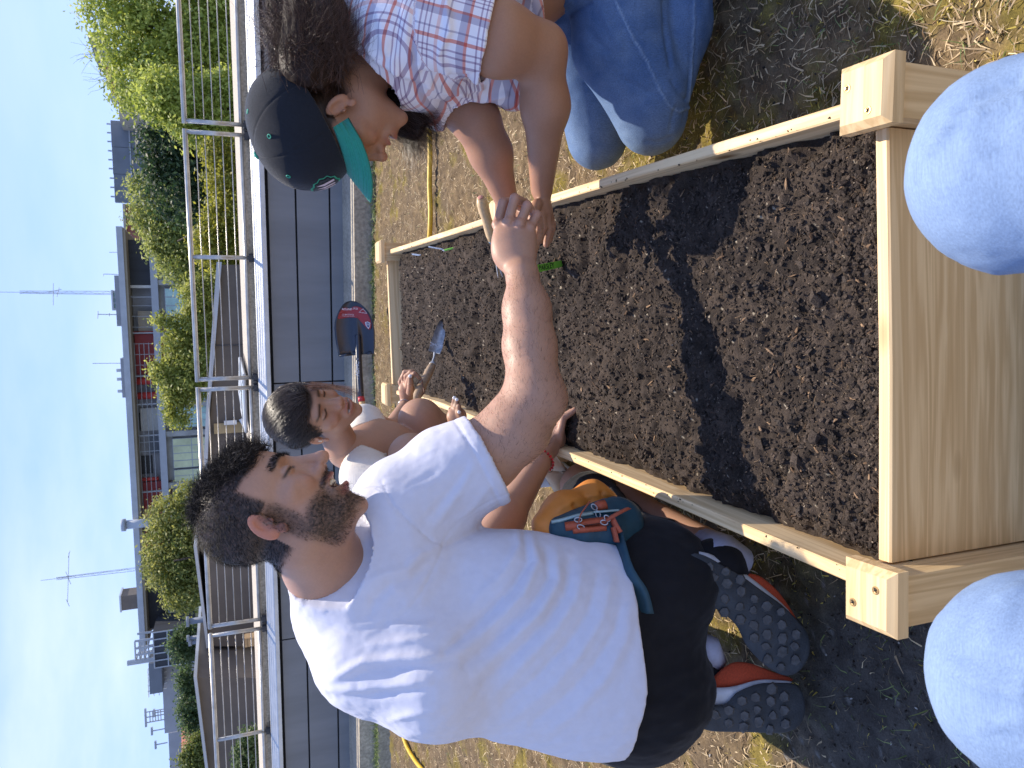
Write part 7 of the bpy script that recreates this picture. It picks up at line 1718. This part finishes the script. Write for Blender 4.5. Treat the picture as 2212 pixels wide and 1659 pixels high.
# sticker lettering runs with the blade
lab_text('ROUND', 258, 378, .0185); lab_text('POINT', 378, 372, .0185); lab_text('For digging and planting', 262, 425, .0080); lab_text('flowers, trees and plants', 264, 443, .0078)
tri = [surf(a, b, .008) for a, b in ((480, 362), (438, 400), (522, 412))]
mb = MB(); 
for i in range(3): mb.tube([tri[i], tri[(i+1) % 3]], .0012, 4)
mb.build('warning_triangle', M_whitep, bl_)
shd = [surf(a, b, .009) for a, b in ((500, 505), (528, 498), (556, 512), (552, 545), (538, 575), (512, 545))]; mb = MB(); mb.add(np.array(shd), np.array([[0, 1, 2, 3, 4, 5]])); mb.build('shield_badge', M_whitep, bl_)
mb = MB(); mb.add(np.array([surf(a, b, .0105) for a, b in ((507, 510), (528, 505), (549, 516), (546, 541), (536, 564), (517, 541))]), np.array([[0, 1, 2, 3, 4, 5]])); mb.build('shield_inner', mat('navy_print', (.02, .03, .12), .4, 0), bl_)
mb = MB()
for y_ in (520, 531): mb.tube([surf(512, y_, .012), surf(543, y_+4, .012)], .0016, 4)
mb.build('badge_lines', M_whitep, bl_)
tt = P(*QS(438, 1075), SD-.045); text('handle_writing', '- ADHC -', M_wink, .034, tt+D(0, 1, 0)*.02, D(0, -1, 0), D(-1, 0, 0), sh_, .0003)
tt = P(*QS(478, 1595), SD-.065); text('handle_mark', '3K', M_redt, .04, tt, D(0, -1, 0), D(-1, 0, 0), sh_, .0003)
# --- hand trowel held by the crouching woman
def Q7(x, y): return (548.6+.3307*x, 603.5+.3307*y)
tr_ = empty('hand_trowel', P(915, 800, 2.78), 'weathered trowel with wooden handle and leather loop held over the far soil', 'trowel')
ha, hb = K5(455, 570, 2.68), K5(668, 130, 2.84)
mb = MB(); pts_ = [ha+(hb-ha)*t for t in np.linspace(0, 1, 9)]; mb.tube(pts_, [.010, .0165, .0175, .0165, .0158, .016, .0165, .0155, .013], 16); mb.build('handle', M_dirtw, tr_, True)
mb = MB(); mb.tube([hb, hb+(hb-ha)*.07], [.0135, .011], 12); mb.build('ferrule', M_steelb, tr_, True)
n0 = hb+(hb-ha)*.06; bl0 = P(*Q7(1180, 475), 2.93)
mb = MB(); mb.tube(smoothpts([n0, P(*Q7(1168, 535), 2.875), P(*Q7(1178, 505), 2.90), bl0], 10), .0042, 8); mb.build('neck', M_steelb, tr_, True)
cl = [(1175, 478), (1190, 440), (1205, 380), (1222, 320), (1237, 280), (1246, 252)]; hw_ = [40, 42, 38, 34, 27, 8]; Vb = []; nu = 9
for i, ((x, y), w) in enumerate(zip(cl, hw_)):
    for j in range(nu):
        s_ = (2*j/(nu-1)-1); X, Y = Q7(x+s_*w*.95, y+s_*w*.28); Vb.append(P(X, Y, 2.93+.10*i/5+.018*(1-s_*s_)-.004))
Vb = np.array(Vb); m_ = len(Vb); Vb = np.vstack([Vb, Vb+F*.002]); fb = []
for i in range(5):
    for j in range(nu-1): a = i*nu+j; fb += [[a, a+nu, a+nu+1, a+1], [m_+a, m_+a+1, m_+a+nu+1, m_+a+nu]]
tb = npmesh('blade', Vb, np.array(fb), M_steelb, tr_, True)
text('blade_writing', 'ADHC', M_wink, .0165, P(*Q7(1226, 446), 2.925), D(-.96, -.2, 0), D(.2, -.96, 0), tb, .0002)
mb = MB(); mb.tube(smoothpts([K5(530, 300, 2.74), K5(548, 400, 2.70), K5(565, 480, 2.69), K5(520, 520, 2.70), K5(470, 420, 2.74), K5(520, 310, 2.75)], 30), .0022, 6); mb.build('leather_loop', mat('leather_cord', (.16, .06, .03), .5, .2), tr_, True)
# --- three-tined fork / cultivator behind the man's fist
fk_ = empty('hand_fork', P(1060, 480, 2.1), "small hand fork with smooth wooden handle standing in the soil behind the man's fist", 'hand fork')
h0, h1_ = P(1038, 427, 2.02), P(1064, 518, 2.12)
mb = MB(); mb.tube([h0+(h1_-h0)*t for t in np.linspace(-.0, 1, 9)], [.0105, .0150, .0155, .0145, .0140, .0145, .0150, .0148, .0125], 16); mb.build('handle', mat('varnished_wood', (.60, .42, .22), .4, .12, 25, stretch=(1, 6, 6)), fk_, True)
mb = MB(); q0 = h0+(h0-h1_)*.004; mb.tube([q0, q0+(h0-h1_)/np.linalg.norm(h1_-h0)*.0018], [.0088, .0075], 14); mb.build('end_plate', mat('pink_end', (.55, .25, .18), .6, .1), fk_, True)
hh = h0+(h1_-h0)*.26; mb = MB(); mb.tube([hh-F*.0146, hh-F*.0165], .0032, 12); mb.build('hanging_hole', M_black, fk_, True)
mb = MB(); mb.tube([h1_, h1_+(h1_-h0)*.08], [.0125, .0105], 14); mb.build('ferrule', mat('blue_ferrule', (.05, .12, .20), .35, .1, metal=.5), fk_, True)
f0 = h1_+(h1_-h0)*.06; mb = MB(); mb.tube(smoothpts([f0, P(1073, 545, 2.13), P(1072, 560, 2.14)], 8), .0048, 8); mb.build('shank', M_steelb, fk_, True)
for a_, b_ in (((1071, 562), (1076, 600)), ((1074, 560), (1086, 598)), ((1078, 558), (1096, 590))): mb = MB(); mb.tube(smoothpts([P(1072, 558, 2.14), P(*a_, 2.145), P(*b_, 2.17)], 8), [.004]*4+[.0035, .003, .0025, .0015], 8, flat=.6); mb.build('tine', M_steelb, fk_, True)
# --- plant markers
def marker(name, label, X0, Y0, d0, X1, Y1, d1, w, M, wd, tip=M_wlab, txt=None):
    """flat tag from the free end (X0,Y0) to where it enters the soil (X1,Y1)"""
    o = empty(name, P(X1, Y1, d1), label, 'plant label', 'plant labels pushed into the soil'); a, b = P(X0, Y0, d0), P(X1, Y1, d1); ax_ = (b-a)/np.linalg.norm(b-a); wd = wd-ax_*np.dot(wd, ax_); wd /= np.linalg.norm(wd); nn = np.cross(ax_, wd)*.0006
    mb = MB(); e_ = b+ax_*.16; a2 = a+ax_*.007
    def slab_(p0, p1, w0, w1): c8 = [p0-wd*w0-nn, p0+wd*w0-nn, p0+wd*w0+nn, p0-wd*w0+nn, p1-wd*w1-nn, p1+wd*w1-nn, p1+wd*w1+nn, p1-wd*w1+nn]; return np.array(c8)
    mb.hexa(slab_(a2, e_, w, w*.8)); st = mb.build('stake', M, o); mb = MB(); mb.hexa(slab_(a-ax_*.001, a2, w*.6, w)); mb.build('bare_end', tip, o)
    if txt: nz_ = np.cross(ax_, wd); s_ = -1 if np.dot(nz_, F) > 0 else 1; text('lettering', txt, M_ink, w*2.0, a+ax_*.012+wd*w*.62+nz_*s_*.0012, ax_, -wd, o, .0003)
marker('plant_label', 'bright green plant label reading PARSLEY in black capitals, beside the clasped hands', 1158, 581, 1.90, 1196, 573, 1.965, .0092, M_lgreen, D(.1, 1, .0), M_wlab, 'PARSLEY')
marker('plant_label', 'white plant label nearest the far right corner post of the bed', 890, 549, 3.30, 930, 554, 3.28, .0055, M_wlab, D(.0, .5, 1))
marker('plant_label', 'thin white plant label beside the right board, crossing above the green one', 926, 533, 2.98, 966, 540, 2.97, .0045, M_wlab, D(0, .35, 1))
marker('plant_label', 'thin green plant label with white tip beside the right board', 957, 541.5, 2.86, 1000, 531, 2.80, .0045, M_lgreen, D(0, .35, 1))
# --- paper bag and seed packet on the grass behind the left board
def sheet(name, label, cat, pts, d, M, wr=.008, th=.0012, seed=1, n=12):
    """crumpled flat bag traced corner by corner (four corners, d each)"""
    c = [P(*Q6(x, y), dd) for (x, y), dd in zip(pts, d)]; us = np.linspace(0, 1, n); g = np.array([[c[0]*(1-u)*(1-v)+c[1]*u*(1-v)+c[2]*u*v+c[3]*(1-u)*v for u in us] for v in us]).reshape(-1, 3)
    nr = np.cross(c[1]-c[0], c[3]-c[0]); nr /= np.linalg.norm(nr); uu, vv = np.meshgrid(us, us); fl = (np.sin(uu*np.pi)*np.sin(vv*np.pi)).ravel()
    top = g+nr*(wr*(fbm(np.stack([uu.ravel()*3, vv.ravel()*3, uu.ravel()*0+seed], 1), 3, seed))+fl*wr*.8)[:, None]; bot = g-nr*(fl*wr*.8+th)[:, None]
    q = np.array([[i*n+j, i*n+j+1, (i+1)*n+j+1, (i+1)*n+j] for i in range(n-1) for j in range(n-1)]); V_ = np.vstack([top, bot]); m = n*n
    ed = [(j, j+1) for j in range(n-1)]+[((n-1)*n+j+1, (n-1)*n+j) for j in range(n-1)]+[((i+1)*n, i*n) for i in range(n-1)]+[(i*n+n-1, (i+1)*n+n-1) for i in range(n-1)]
    q2 = np.array([[a+m, b+m, b, a] for a, b in ed]); o = npmesh(name, V_, [q, q[:, ::-1]+m, q2], M, None, True); return tag(o, label, cat), top
M_kraft = mat('kraft_paper', (.56, .44, .30), .85, .08, 30, .15, 200)
bg_, top_ = sheet('paper_bag', 'crumpled tan paper seed bag between the man and the left board', 'paper bag', [(820, 235), (940, 270), (1115, 520), (760, 500)], (1.93, 1.94, 2.10, 2.02), M_kraft, .012, seed=3)
bg2, _ = sheet('paper_bag_flap', None, None, [(762, 500), (1112, 515), (1020, 900), (905, 740)], (2.015, 2.10, 2.22, 2.14), M_kraft, .012, seed=5)
bg2.parent = bg_; bg2.name = 'bag_flap'
mb = MB(); cst = P(*Q6(880, 475), 1.985); mb.tube([cst+D(1, 0, .3)*math.cos(t)*.009+D(0, 1, 0)*math.sin(t)*.011 for t in np.linspace(0, 2*np.pi, 17)], .0007, 4, False); mb.tube([cst+D(1, 0, .3)*math.cos(t)*.004+D(0, 1, 0)*math.sin(t)*.005 for t in np.linspace(0, 4.5, 9)], .0006, 4, False); mb.build('stamp_mark', M_ink, bg_)
pk2, top_ = sheet('seed_packet', 'white seed packet printed with green leaves lying on the grass', 'seed packet', [(600, 830), (640, 960), (515, 1225), (465, 1075)], (2.05, 2.1, 2.16, 2.1), mat('glossy_white_paper', (.70, .74, .82), .35, .04), .003, seed=7)
mb = MB(); rr = np.random.default_rng(3)
for (x, y) in ((575, 940), (600, 930), (520, 1040), (505, 1060), (490, 1045), (560, 925), (530, 965)):
    c = P(*Q6(x, y), 2.075); a = rr.uniform(0, 6.28); ux = D(math.cos(a), math.sin(a), 0); uy = D(-math.sin(a), math.cos(a), 0); mb.add(np.array([c-ux*.006, c+uy*.003, c+ux*.006, c-uy*.003]), np.array([[0, 1, 2, 3]]))
mb.build('printed_leaf', mat('leaf_print', (.10, .22, .04), .5, .1), pk2)
